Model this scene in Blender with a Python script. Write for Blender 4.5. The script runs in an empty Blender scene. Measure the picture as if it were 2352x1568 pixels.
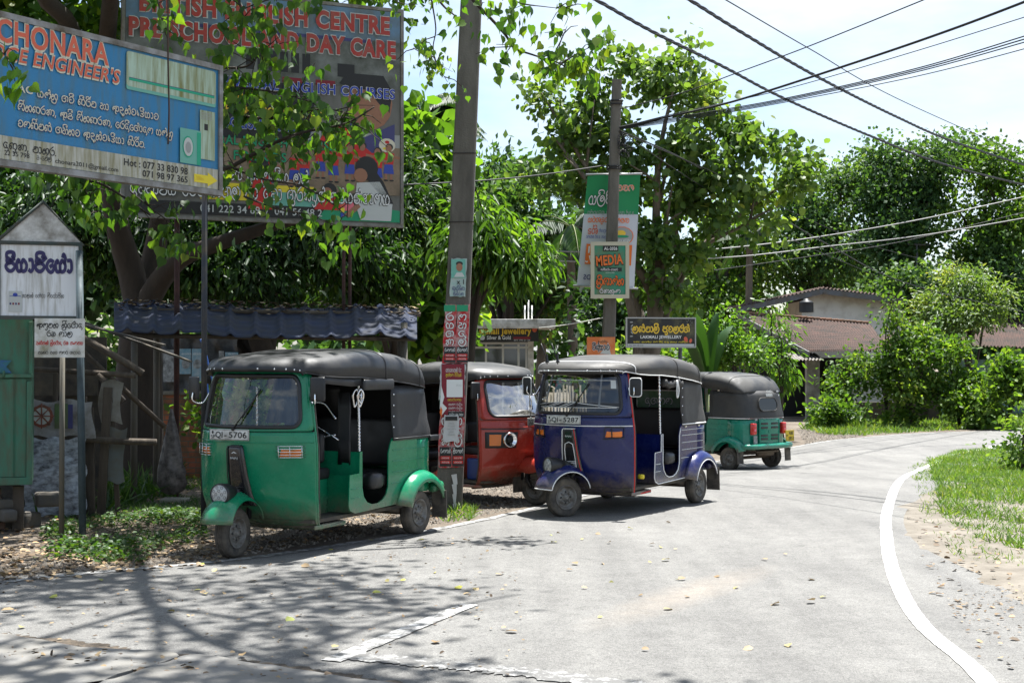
import bpy, bmesh, math, random
import numpy as np
from mathutils import Vector, Matrix, geometry
random.seed(7); RNG = np.random.default_rng(7)
S = bpy.context.scene
COL = S.collection
R = math.radians
# ---------------------------------------------------------------- camera model used to lay the place out
F, PIT, CH = 1354.0, 0.014, 1.64
def sstep(a, b, x):
    t = min(1, max(0, (x - a) / (b - a))); return t * t * (3 - 2 * t)
def gz(x, y):                                   # the ground dips gently beyond the poles
    return -0.32 * sstep(16, 27, y)
def ray(px, py):
    a = (px - 512) / F; b = (341 - py) / F
    c, s = math.cos(PIT), math.sin(PIT)
    return Vector((a, c - s * b, s + c * b))
def at(px, py, Y):
    r = ray(px, py); return r * (Y / r.y) + Vector((0, 0, CH))
def ao(u, v, Y): return at(u * .43537, v * .43537, Y)          # measured on the 2352 px wide view
def gnd(px, py):
    z = 0
    for _ in range(25):
        r = ray(px, py); t = (z - CH) / r.z; p = r * t; z = .5 * z + .5 * gz(p.x, p.y)
    return Vector((p.x, p.y, gz(p.x, p.y)))
def go(u, v): return gnd(u * .43537, v * .43537)
# ---------------------------------------------------------------- objects
def tag(o, label=None, cat=None, group=None, kind=None):
    if label: o['label'] = label
    if cat: o['category'] = cat
    if group: o['group'] = group
    if kind: o['kind'] = kind
    return o
def empty(name, loc=(0, 0, 0), rz=0, label=None, cat=None, group=None, scale=1, rot=None):
    o = bpy.data.objects.new(name, None); COL.objects.link(o); o.location = loc
    o.rotation_euler = rot if rot else (0, 0, rz); o.scale = (scale,) * 3; o.empty_display_size = .1
    return tag(o, label, cat, group)
def smoothpts(P, n=6, closed=False):
    P = [Vector(p) for p in P]; out = []; m = len(P)
    if m < 3: return P
    for i in range(m if closed else m - 1):
        if closed: a, b, c, d = P[i - 1], P[i], P[(i + 1) % m], P[(i + 2) % m]
        else: a, b, c, d = P[max(i - 1, 0)], P[i], P[i + 1], P[min(i + 2, m - 1)]
        for k in range(n):
            t = k / n
            out.append(.5 * ((2 * b) + (c - a) * t + (2 * a - 5 * b + 4 * c - d) * t * t + (3 * b - a - 3 * c + d) * t ** 3))
    if not closed: out.append(P[-1])
    return out
class MB:
    def __init__(s): s.v = []; s.f = []; s.m = []; s.mi = 0; s.sm = []; s.smooth = True
    def mat(s, i): s.mi = i; return s
    def add(s, vs, fs, M=None, smooth=None):
        b = len(s.v)
        s.v += [tuple(M @ Vector(p)) if M else tuple(p) for p in vs]
        s.f += [tuple(b + i for i in f) for f in fs]; s.m += [s.mi] * len(fs)
        s.sm += [s.smooth if smooth is None else smooth] * len(fs); return s
    def box(s, c, d, M=None, bev=0, rz=0):
        x, y, z = d[0] / 2, d[1] / 2, d[2] / 2
        T = Matrix.Translation(c) @ Matrix.Rotation(rz, 4, 'Z')
        if M: T = M @ T
        if bev:
            bm = bmesh.new(); bmesh.ops.create_cube(bm, size=1)
            for v in bm.verts: v.co = Vector((v.co.x * d[0], v.co.y * d[1], v.co.z * d[2]))
            bmesh.ops.bevel(bm, geom=list(bm.edges), offset=bev, segments=3, affect='EDGES', profile=.5)
            bm.verts.index_update()
            s.add([v.co.copy() for v in bm.verts], [[v.index for v in f.verts] for f in bm.faces], T, True); bm.free(); return s
        vs = [(i * x, j * y, k * z) for i in (-1, 1) for j in (-1, 1) for k in (-1, 1)]
        return s.add(vs, [(0, 1, 3, 2), (4, 6, 7, 5), (0, 4, 5, 1), (2, 3, 7, 6), (0, 2, 6, 4), (1, 5, 7, 3)], T, False)
    def tube(s, P, r, n=8, closed=False, cap=True, M=None):
        P = [Vector(p) for p in P]; m = len(P)
        rs = r if isinstance(r, (list, tuple)) else [r] * m
        vs = []; up = None
        for i in range(m):
            a = P[i - 1] if (i or closed) else P[i]; b = P[(i + 1) % m] if (i < m - 1 or closed) else P[i]
            t = (b - a).normalized() if (b - a).length > 1e-9 else Vector((0, 0, 1))
            if up is None: up = t.orthogonal().normalized()
            up = (up - t * up.dot(t)); up = up.normalized() if up.length > 1e-6 else t.orthogonal().normalized()
            w = t.cross(up)
            for k in range(n):
                q = 2 * math.pi * k / n; vs.append(P[i] + (up * math.cos(q) + w * math.sin(q)) * rs[i])
        fs = []
        for i in range(m if closed else m - 1):
            for k in range(n):
                a = i * n; b = ((i + 1) % m) * n; fs.append((a + k, a + (k + 1) % n, b + (k + 1) % n, b + k))
        if cap and not closed: fs += [tuple(range(n))[::-1], tuple(range((m - 1) * n, m * n))]
        return s.add(vs, fs, M)
    def grid(s, G, M=None, cu=False, cv=False, smooth=None):
        a = len(G); b = len(G[0]); vs = [p for r in G for p in r]; fs = []
        for i in range(a if cu else a - 1):
            for j in range(b if cv else b - 1):
                i2 = (i + 1) % a; j2 = (j + 1) % b; fs.append((i * b + j, i * b + j2, i2 * b + j2, i2 * b + j))
        return s.add(vs, fs, M, smooth)
    def lathe(s, prof, M=None, n=24):            # prof: (radius, x) about the X axis
        G = [[(x, r * math.cos(2 * math.pi * k / n), r * math.sin(2 * math.pi * k / n)) for k in range(n)] for r, x in prof]
        return s.grid(G, M, cv=True)
    def poly(s, pts, M=None, smooth=False):
        P = [Vector(p) for p in pts]
        return s.add(P, [tuple(t) for t in geometry.tessellate_polygon([P])], M, smooth)
    def prism(s, pts, h, M=None):                # pts 2-D (x, z) -> extruded along y from 0 to h
        n = len(pts); A = [Vector((x, 0, z)) for x, z in pts]; B = [Vector((x, h, z)) for x, z in pts]
        t = [tuple(q) for q in geometry.tessellate_polygon([A])]
        fs = t + [tuple(n + i for i in q[::-1]) for q in t] + [(i, (i + 1) % n, n + (i + 1) % n, n + i) for i in range(n)]
        return s.add(A + B, fs, M, False)
    def build(s, name, mat, parent=None, solid=0, label=None, bevel=0, fixn=True, sub=0):
        me = bpy.data.meshes.new(name); me.from_pydata(s.v, [], s.f)
        for q in (mat if isinstance(mat, (list, tuple)) else [mat]): me.materials.append(q)
        me.polygons.foreach_set('material_index', s.m); me.polygons.foreach_set('use_smooth', s.sm); me.update()
        if fixn:
            bm = bmesh.new(); bm.from_mesh(me); bmesh.ops.recalc_face_normals(bm, faces=bm.faces); bm.to_mesh(me); bm.free()
        o = bpy.data.objects.new(name, me); COL.objects.link(o)
        if parent: o.parent = parent
        if sub:
            q = o.modifiers.new('sub', 'SUBSURF'); q.levels = q.render_levels = sub
        if solid:
            q = o.modifiers.new('thick', 'SOLIDIFY'); q.thickness = solid; q.offset = 0
        if bevel:
            q = o.modifiers.new('bev', 'BEVEL'); q.width = bevel; q.segments = 2; q.limit_method = 'ANGLE'
        if label: o['label'] = label
        return o
# ---------------------------------------------------------------- materials
def newmat(name):
    m = bpy.data.materials.new(name); m.use_nodes = True; nt = m.node_tree
    return m, nt, nt.nodes['Principled BSDF'], nt.nodes['Material Output']
def N(nt, t, **k):
    n = nt.nodes.new(t)
    for a, b in k.items():
        if a in n.inputs: n.inputs[a].default_value = b
        else: setattr(n, a, b)
    return n
def ramp(nt, src, stops):
    r = nt.nodes.new('ShaderNodeValToRGB'); e = r.color_ramp.elements
    while len(e) < len(stops): e.new(.5)
    for q, (p, c) in zip(e, stops):
        q.position = p; q.color = (*c, 1) if len(c) == 3 else c
    nt.links.new(src, r.inputs[0]); return r.outputs[0]
def mix(nt, f, a, b, mode='MIX'):
    n = nt.nodes.new('ShaderNodeMix'); n.data_type = 'RGBA'; n.blend_type = mode
    for i, v in ((0, f), (6, a), (7, b)):
        if hasattr(v, 'is_output'): nt.links.new(v, n.inputs[i])
        else: n.inputs[i].default_value = v if i == 0 else (*v, 1)
    return n.outputs[2]
def noise(nt, scale, detail=4, rough=.55, obj=True, stretch=None, w=None):
    tc = nt.nodes.new('ShaderNodeTexCoord'); src = tc.outputs['Object' if obj else 'Generated']
    if stretch:
        mp = N(nt, 'ShaderNodeMapping'); mp.inputs['Scale'].default_value = stretch; nt.links.new(src, mp.inputs[0]); src = mp.outputs[0]
    n = N(nt, 'ShaderNodeTexNoise', Scale=scale, Detail=detail, Roughness=rough); nt.links.new(src, n.inputs['Vector'])
    return n.outputs['Fac']
def bump(nt, bs, h, strength=.3, dist=.01):
    b = N(nt, 'ShaderNodeBump', Strength=strength, Distance=dist); nt.links.new(h, b.inputs['Height']); nt.links.new(b.outputs[0], bs.inputs['Normal'])
_mc = {}
def simple(name, col, rough=.5, metal=0, dirt=.0, dcol=(.12, .10, .07), coat=0, dscale=4, spec=.5, bmp=0, bscale=60, stretch=None):
    if name in _mc: return _mc[name]
    m, nt, b, o = newmat(name)
    b.inputs['Roughness'].default_value = rough; b.inputs['Metallic'].default_value = metal
    b.inputs['Coat Weight'].default_value = coat; b.inputs['Coat Roughness'].default_value = .06
    b.inputs['Specular IOR Level'].default_value = spec
    if dirt:
        f = ramp(nt, noise(nt, dscale, 7, .65, stretch=stretch), [(.5 - dirt * .22, (0, 0, 0)), (.78 - dirt * .15, (1, 1, 1))])
        c = mix(nt, f, col, dcol); v = mix(nt, noise(nt, 1.7, 3), [x * .82 for x in col], col)
        nt.links.new(v, c.node.inputs[6]); nt.links.new(c, b.inputs['Base Color'])
        rr = N(nt, 'ShaderNodeMapRange'); rr.inputs['To Min'].default_value = rough; rr.inputs['To Max'].default_value = min(1, rough + .4)
        nt.links.new(f, rr.inputs[0]); nt.links.new(rr.outputs[0], b.inputs['Roughness'])
    else: b.inputs['Base Color'].default_value = (*col, 1)
    if bmp: bump(nt, b, noise(nt, bscale, 4), bmp)
    _mc[name] = m; return m
def paint(name, col):
    if name in _mc: return _mc[name]
    m, nt, b, o = newmat(name)
    g = N(nt, 'ShaderNodeNewGeometry'); sx = N(nt, 'ShaderNodeSeparateXYZ'); tc = N(nt, 'ShaderNodeTexCoord'); nt.links.new(tc.outputs['Object'], sx.inputs[0])
    low = N(nt, 'ShaderNodeMapRange'); low.inputs['From Min'].default_value = .62; low.inputs['From Max'].default_value = .26
    nt.links.new(sx.outputs[2], low.inputs[0])
    n1 = noise(nt, 9, 8, .7); mu = N(nt, 'ShaderNodeMath', operation='MULTIPLY'); nt.links.new(n1, mu.inputs[0]); nt.links.new(low.outputs[0], mu.inputs[1])
    f = ramp(nt, mu.outputs[0], [(.20, (0, 0, 0)), (.55, (.85, .85, .85))])
    n2 = ramp(nt, noise(nt, 3, 6, .6), [(.35, (.0, .0, .0)), (.7, (1, 1, 1))])
    base = mix(nt, n2, [c * .85 for c in col], [c * 1.08 + .004 for c in col])
    nt.links.new(mix(nt, f, base, (.16, .13, .09)), b.inputs['Base Color'])
    for q in [base]: pass
    b.inputs['Coat Weight'].default_value = .4; b.inputs['Coat Roughness'].default_value = .06; b.inputs['Specular IOR Level'].default_value = .3
    rr = ramp(nt, noise(nt, 6, 8, .7), [(.3, (.14, .14, .14)), (.75, (.42, .42, .42))]); nt.links.new(rr, b.inputs['Roughness'])
    bump(nt, b, noise(nt, 2.6, 2), .12, .02)
    _mc[name] = m; return m
def glassmat(name, tint=(.72, .76, .74), gloss=.035, dirt=.05):
    if name in _mc: return _mc[name]
    m, nt, b, o = newmat(name); nt.nodes.remove(b)
    t = N(nt, 'ShaderNodeBsdfTransparent'); t.inputs[0].default_value = (*tint, 1)
    g = N(nt, 'ShaderNodeBsdfGlossy', Roughness=.02); g.inputs[0].default_value = (1, 1, 1, 1)
    fr = N(nt, 'ShaderNodeFresnel', IOR=1.5); ad = N(nt, 'ShaderNodeMath', operation='ADD'); ad.inputs[1].default_value = gloss; nt.links.new(fr.outputs[0], ad.inputs[0])
    mx = N(nt, 'ShaderNodeMixShader'); nt.links.new(ad.outputs[0], mx.inputs[0]); nt.links.new(t.outputs[0], mx.inputs[1]); nt.links.new(g.outputs[0], mx.inputs[2])
    d = N(nt, 'ShaderNodeBsdfDiffuse'); d.inputs[0].default_value = (.45, .43, .38, 1)
    f = ramp(nt, noise(nt, 5, 8, .7, stretch=(1, 1, .4)), [(.45, (0, 0, 0)), (.85, (dirt * 2.5,) * 3)])
    m2 = N(nt, 'ShaderNodeMixShader'); nt.links.new(f, m2.inputs[0]); nt.links.new(mx.outputs[0], m2.inputs[1]); nt.links.new(d.outputs[0], m2.inputs[2])
    nt.links.new(m2.outputs[0], o.inputs[0]); _mc[name] = m; return m
def leafmat(name, dark, mid, light, trans=.45, rough=.46, tcol=None, spec=.45):
    if name in _mc: return _mc[name]
    m, nt, b, o = newmat(name)
    a = N(nt, 'ShaderNodeAttribute', attribute_name='v')
    c = ramp(nt, a.outputs['Fac'], [(0, dark), (.45, mid), (.85, light), (1, [light[0] * 1.5, light[1] * 1.15, light[2]])])
    nt.links.new(c, b.inputs['Base Color']); b.inputs['Roughness'].default_value = max(rough, .42); b.inputs['Specular IOR Level'].default_value = spec
    t = N(nt, 'ShaderNodeBsdfTranslucent')
    tc = mix(nt, 1.0, c, tcol or (1.9, 1.9, .55), 'MULTIPLY'); nt.links.new(tc, t.inputs[0])
    mx = N(nt, 'ShaderNodeMixShader', Fac=trans); nt.links.new(b.outputs[0], mx.inputs[1]); nt.links.new(t.outputs[0], mx.inputs[2])
    nt.links.new(mx.outputs[0], o.inputs[0]); _mc[name] = m; return m
BLACKPL = simple('black_plastic', (.012, .012, .013), .42)
VINYL = simple('black_vinyl', (.012, .012, .013), .42, dirt=.3, dcol=(.035, .034, .032), dscale=3, bmp=.12, bscale=7)
RUBBER = simple('rubber', (.03, .028, .026), .85, dirt=.7, dcol=(.14, .12, .095), dscale=7)
RIM = simple('rim', (.22, .22, .21), .45, .3, dirt=.6, dcol=(.10, .08, .06), dscale=14)
CHROME = simple('chrome', (.75, .75, .76), .14, 1)
STEEL = simple('steel_dull', (.4, .4, .4), .4, .8)
WHITE = simple('white_trim', (.75, .75, .73), .5)
CONC = simple('pole_concrete', (.19, .175, .15), .9, dirt=.8, dcol=(.075, .07, .06), dscale=3, bmp=.5, bscale=45, stretch=(1, 1, .25))
BARK = simple('bark', (.05, .037, .027), .95, dirt=.7, dcol=(.03, .024, .018), dscale=5, bmp=.8, bscale=22, stretch=(1, 1, .3))
BARKL = simple('bark_pale', (.19, .155, .115), .95, dirt=.7, dcol=(.08, .065, .05), dscale=5, bmp=.6, bscale=25, stretch=(1, 1, .3))
WOOD = simple('old_wood', (.12, .095, .07), .9, dirt=.8, dcol=(.045, .036, .028), dscale=4, bmp=.5, bscale=30, stretch=(2, 2, .2))
GLASS = glassmat('glass_thin')
def flat(name, col, rough=.6): return simple('ink_' + name, col, rough)
K = dict(white=flat('white', (.72, .72, .70)), black=flat('black', (.015, .015, .015)), red=flat('red', (.5, .02, .015)), orange=flat('orange', (.75, .16, .02)),
         gold=flat('gold', (.72, .48, .04)), green=flat('green', (.01, .26, .12)), teal=flat('teal', (.015, .34, .2)), blue=flat('blue', (.03, .06, .35)),
         navy=flat('navy', (.05, .05, .16)), maroon=flat('maroon', (.2, .008, .02)), yellow=flat('yellow', (.75, .6, .03)), pink=flat('pink', (.7, .15, .2)),
         skin=flat('skin', (.3, .14, .08)), brown=flat('brown', (.14, .07, .035)), sky=flat('sky', (.12, .28, .5)), grey=flat('grey', (.3, .31, .3)),
         lgrey=flat('lgrey', (.5, .52, .5)), cream=flat('cream', (.62, .58, .45)), mint=flat('mint', (.14, .4, .32)), coral=flat('coral', (.62, .12, .06)))
# ---------------------------------------------------------------- writing
_tc = {}
def latin(txt, bold=0.0, shear=0.0):
    k = (txt, bold, shear)
    if k in _tc: return _tc[k]
    c = bpy.data.curves.new('t', 'FONT'); c.body = txt; c.offset = bold; c.shear = shear; c.resolution_u = 3; c.space_character = 1 + bold * 2.2; c.fill_mode = 'FRONT'
    o = bpy.data.objects.new('t', c); COL.objects.link(o); dg = bpy.context.evaluated_depsgraph_get()
    me = bpy.data.meshes.new_from_object(o.evaluated_get(dg)); vs = [v.co.copy() for v in me.vertices]; fs = [tuple(p.vertices) for p in me.polygons]
    bpy.data.objects.remove(o); bpy.data.meshes.remove(me); bpy.data.curves.remove(c)
    _tc[k] = (vs, fs); return vs, fs
SG = {  # hand drawn strokes for the Sinhala letters, body 0..10 high
 'ප': (10, "5 9 2 10 1 8 3 6.5 7 6.5 10 4 8 1 5 0 2 1 0 4 3 6.5|5 9 6 7.5 8 10 9 9"), 'ය': (12, "3 7 2 9 0 6 1 1 3 0 5 1 5 6|5 1 7 0 10 1 11 5 9 8 7 9 6 7"),
 'ජ': (11, "5 9 2 10 1 8 3 6.5 7 6.5 10 4 8 1 5 0 2 1 0 4 3 6.5|5 9 6 7.5 9 9 12 11"), 'අ': (13, "1 2 0 5 3 8 5 6 3 4 2 6|5 6 7 9 9 7 7 5 6 3|8 7 11 9 13 6 12 2 9 1 7 3|6 3 6 -2 8 -3"),
 'න': (11, "2 1 0 4 2 8 5 9 6 6 4 5 3 7|6 7 8 9 11 8 11 3 9 0"), 'ම': (10, "5 6 3 5 2 8 5 9 5 6|3 5 0 4 1 1 5 0 9 1 10 5 9 8 7 9 5 7"),
 'ත': (12, "1 6 3 8 5 6 3 5 0 4 1 0 4 0 6 4 7 8 10 9 12 6 11 1 9 0 8 3"), 'ර': (9, "7 13 4 11 0 7 1 2 4 0 8 1 9 5 7 8 4 7"),
 'ද': (9, "7 8 3 9 0 5 2 1 5 1 6 4 4 5|6 2 9 -1 7 -4"), 'ථ': (10, "1 8 4 9 6 7 4 5 1 4 1 1 5 0 9 2 9 7 7 9|4 2 6 4"),
 'ග': (12, "2 1 0 4 2 8 5 9 6 6 4 4 2 5|5 8 9 9 12 6 11 1 9 0"), 'ල': (12, "6 5 4 7 2 5 4 3 7 4 7 7 4 9 1 7 0 2 4 -2 9 -1 12 4 11 8 8 10"),
 'එ': (10, "1 8 4 10 7 8 7 5 3 4 0 2 3 0 8 0 10 3 9 5"), 'ක': (14, "3 9 1 7 0 3 2 0 4 2 3 5 1 4|3 9 6 9 7 6 7 1|7 6 9 9 13 8 14 4 12 0 9 1"),
 'ස': (12, "3 9 0 6 1 1 5 0 8 2 7 5 4 5|4 9 7 9 7 5|7 8 10 9 12 6 11 1"), 'හ': (11, "1 9 4 9 4 6 1 5 0 2 3 0 6 1 6 5|6 4 8 8 11 7 11 2 9 0"),
 'ව': (10, "1 7 4 10 8 9 10 5 8 1 4 0 1 2 2 5 5 5"), 'ශ': (12, "3 2 1 1 0 5 2 9 6 10 6 6 3 5|6 9 10 10 12 6 11 1 9 0 8 3"),
 'ණ': (16, "1 6 3 8 5 6 3 4 1 2 4 0 6 3 6 8 9 9 10 5 9 1|10 7 13 9 16 6 15 1 13 0"), 'ධ': (10, "2 7 5 9 8 7 6 5 2 4 0 2 3 0 8 0 10 3 8 5"),
 'ඩ': (10, "2 9 7 9 9 7 6 5 3 5 6 4 9 2 5 0 1 2"), 'ළ': (10, "1 8 5 9 8 6 5 4 1 4 2 0 6 -2 9 -4 6 -5"), 'බ': (11, "3 4 5 6 7 4 4 1 1 3 0 7 3 10 8 10 11 6 9 1 7 0"),
 'ඉ': (10, "2 8 6 9 8 6 4 5 1 2 5 0 9 2 5 3"), 'ඔ': (11, "4 6 6 4 3 2 1 5 3 9 8 9 10 5 8 0 4 0"), 'ඇ': (14, "2 8 0 5 2 3 4 5 3 8 6 9 8 6 6 3 8 0 11 2 12 6|12 9 14 6 12 1"),
 'ච': (10, "1 9 6 9 8 6 3 5 1 2 5 0 9 2 9 5"), 'ට': (9, "8 9 3 9 0 5 3 0 8 1"), 'භ': (11, "1 9 5 9 4 6 1 5 1 1 5 0 10 2 10 7 7 9"), 'ඥ': (12, "1 7 4 9 6 6 2 4 1 1 5 0 9 2 12 7 9 9"),
 'ඛ': (11, "3 4 5 6 7 4 4 1 1 3 0 7 3 10 8 10 11 6 9 1"), 'ෆ': (11, "2 9 5 7 2 4 5 0 9 3 7 8 10 9")}
MK = {'ා': (5, "0 9 3 9 4 6 4 2 2 0 0 1"), 'ැ': (5, "1 9 2 6 1 3 4 1 4 5"), 'ෙ': (8, "7 8 4 9 1 7 0 3 3 0 6 0 8 3 6 5 4 4")}
OV = {'ි': "1 11 1 14 5 15 9 14 9 11 7 12", 'ී': "1 11 1 14 5 15 9 13 8 11|9 13 10 16", '්': "9 7 10 11 8 14 7 12", 'ු': "9 0 10 -3 7 -5 5 -3", 'ූ': "9 0 11 -3 7 -5 4 -4", 'ං': None}
def sinhala(txt, wt=1.3):
    """returns ribbons as (verts, faces) with body height 1"""
    vs = []; fs = []; x = 0; chars = []; t = txt.replace('ෝ', 'ො\u0dca').replace('ේ', 'ෙ\u0dca')
    i = 0
    while i < len(t):
        c = t[i]; marks = []; i += 1
        while i < len(t) and (t[i] in OV or t[i] in MK or t[i] in 'ො\u200d'):
            if t[i] == '\u0dca' and i + 2 < len(t) and t[i + 1] == '\u200d' and t[i + 2] == 'ර': marks.append('RA'); i += 3; continue
            marks.append(t[i]); i += 1
        chars.append((c, marks))
    def stroke(sp, x0, sx=1):
        for one in sp.split('|'):
            q = [float(a) for a in one.split()]; P = smoothpts([(x0 + q[k] * sx, q[k + 1], 0) for k in range(0, len(q), 2)], 4)
            b = len(vs); m = len(P)
            for k, p in enumerate(P):
                d = (P[min(k + 1, m - 1)] - P[max(k - 1, 0)]); d = d.normalized() if d.length > 1e-6 else Vector((1, 0, 0)); n_ = Vector((-d.y, d.x, 0)) * wt * .5
                if k == 0: p = p - d * wt * .3
                if k == m - 1: p = p + d * wt * .3
                vs.extend([p + n_, p - n_])
            fs.extend([(b + 2 * k, b + 2 * k + 1, b + 2 * k + 3, b + 2 * k + 2) for k in range(m - 1)])
    for c, marks in chars:
        if c == ' ': x += 7; continue
        if 'ෙ' in marks or 'ො' in marks: stroke(MK['ෙ'][1], x); x += MK['ෙ'][0] + 1.6
        if c in SG: w, sp = SG[c]; stroke(sp, x)
        elif c in '.,': w = 2; stroke("0 0 1 0" if c == '.' else "1 1 0 -2", x)
        elif c == '-': w = 5; stroke("0 4 4 4", x)
        else: w = 9; stroke("1 8 5 9 8 6 5 4 1 4 2 0 8 1", x)
        for m_ in marks:
            if m_ == 'RA': stroke("0 -2 3 -5 8 -5 10 -1", x)
            elif m_ == 'ං': stroke("0 3 2 5 4 3 2 1 0 3", x + w + 1); x += 5
            elif m_ in OV: stroke(OV[m_], x + (w - 10) * .5)
        x += w + 1.8
        for m_ in marks:
            if m_ in 'ොා': stroke(MK['ා'][1], x); x += MK['ා'][0] + 1.6
            elif m_ == 'ැ': stroke(MK['ැ'][1], x); x += MK['ැ'][0] + 1.6
    return [Vector((v.x / 10, v.y / 10, 0)) for v in vs], fs
def put(mb, kind, txt, x, z, h, w=None, d=.004, bold=.0, align='L', M=None, rot=0, curve=0, shear=0):
    """lay writing on a sheet: local x right, z up, facing -y; h = letter height, w = fitted width"""
    vs, fs = (sinhala(txt, 1.3 + bold * 10) if kind == 's' else latin(txt, bold, shear))
    if not vs: return
    x0 = min(v.x for v in vs); x1 = max(v.x for v in vs)
    s = h if kind == 's' else h / .70
    sx = s if w is None else w / (x1 - x0); W = (x1 - x0) * sx
    ox = x - (0 if align == 'L' else W / 2 if align == 'C' else W)
    c, sn = math.cos(rot), math.sin(rot); out = []
    for v in vs:
        a = (v.x - x0) * sx; b = v.y * s + curve * math.sin(math.pi * a / W)
        out.append((ox + a * c - b * sn, -d, z + a * sn + b * c))
    mb.add(out, fs, M, False)
def rect(mb, x0, z0, x1, z1, d=.002, M=None, r=0):
    if r:
        P = []
        for cx, cz, a0 in ((x1 - r, z1 - r, 0), (x0 + r, z1 - r, 90), (x0 + r, z0 + r, 180), (x1 - r, z0 + r, 270)):
            P += [(cx + r * math.cos(R(a0 + k * 22.5)), -d, cz + r * math.sin(R(a0 + k * 22.5))) for k in range(5)]
        mb.add(P, [tuple(range(len(P)))], M, False)
    else: mb.add([(x0, -d, z0), (x1, -d, z0), (x1, -d, z1), (x0, -d, z1)], [(0, 1, 2, 3)], M, False)
def ell(mb, x, z, a, b, d=.002, M=None, n=14, rot=0):
    c, s_ = math.cos(rot), math.sin(rot)
    P = [(a * math.cos(2 * math.pi * k / n), b * math.sin(2 * math.pi * k / n)) for k in range(n)]
    mb.add([(x + p * c - q * s_, -d, z + p * s_ + q * c) for p, q in P], [tuple(range(n))], M, False)
def pol(mb, pts, d=.002, M=None): mb.poly([(x, -d, z) for x, z in pts], M)
class Ink:
    """several inks gathered into one mesh of writing / print"""
    def __init__(s): s.mb = MB(); s.names = []
    def __call__(s, name):
        if name not in s.names: s.names.append(name)
        s.mb.mi = s.names.index(name); return s.mb
    def build(s, name, parent, label=None): return s.mb.build(name, [K[n] for n in s.names], parent, fixn=False, label=label)
# ================================================================= three-wheelers (x forward from rear axle, y left, z up)
def lerp(a, b, t): return a + (b - a) * t
def interp(tab, z):
    for (z0, *a), (z1, *b) in zip(tab, tab[1:]):
        if z <= z1:
            t = max(0, (z - z0) / (z1 - z0)); t = t * t * (3 - 2 * t) * .4 + t * .6
            return [lerp(p, q, t) for p, q in zip(a, b)]
    return tab[-1][1:]
SEC = [(.20, 1.50, 1.44, .50), (.26, 1.64, 1.56, .545), (.34, 1.75, 1.61, .575), (.5, 1.85, 1.65, .597), (.7, 1.90, 1.66, .602), (.9, 1.93, 1.66, .60), (1.05, 1.93, 1.66, .582), (1.3, 1.87, 1.65, .545), (1.55, 1.80, 1.62, .50)]
SEC_OLD = SEC; SEC_RAKED = [(.20, 1.46, 1.42, .50), (.26, 1.62, 1.54, .545), (.34, 1.74, 1.60, .575), (.5, 1.86, 1.64, .597), (.7, 1.95, 1.64, .602), (.9, 1.99, 1.63, .60), (1.05, 1.96, 1.61, .585), (1.3, 1.81, 1.55, .55), (1.55, 1.62, 1.47, .50)]
def surf(t, z, out=0.0):
    """point on the front bodywork: t in -1..1 from right door edge to left door edge"""
    xc, xd, w = interp(SEC, z); e = 2.1
    x = xd + (xc - xd) * (1 - abs(t) ** e); y = w * t
    nx = 1; ny = (xc - xd) * e * abs(t) ** (e - 1) * (1 if t > 0 else -1) / w; l = math.hypot(nx, ny)
    return (x + out * nx / l, y + out * ny / l, z)
def rrect(a, b, r, n=5, cx=0, cz=0, top=None):
    P = []
    for sx, sz, a0 in ((1, 1, 0), (-1, 1, 90), (-1, -1, 180), (1, -1, 270)):
        for k in range(n):
            q = R(a0 + 90 * k / (n - 1)); P.append((cx + sx * (a - r) + r * math.cos(q), cz + sz * (b - r) + r * math.sin(q)))
    return P
def densify(P, m=4):
    out = []
    for i in range(len(P)):
        a, b = P[i], P[(i + 1) % len(P)]; L = math.hypot(b[0] - a[0], b[1] - a[1]); k = max(1, int(L / .08))
        out += [(lerp(a[0], b[0], j / k), lerp(a[1], b[1], j / k)) for j in range(k)]
    return out
def arcpath(n=9):
    return [(lerp(.46, -.12, k / 4), .6) for k in range(4)] + [(-.12 - .24 * math.sin(R(a)), .36 + .24 * math.cos(R(a)) - .0) for a in (0, 18, 36, 54, 72)] + [(-.385, .24), (-.405, .12), (-.41, 0)]
def wrap(P): return P + [(x, -y) for x, y in P[::-1][1:]]
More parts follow.
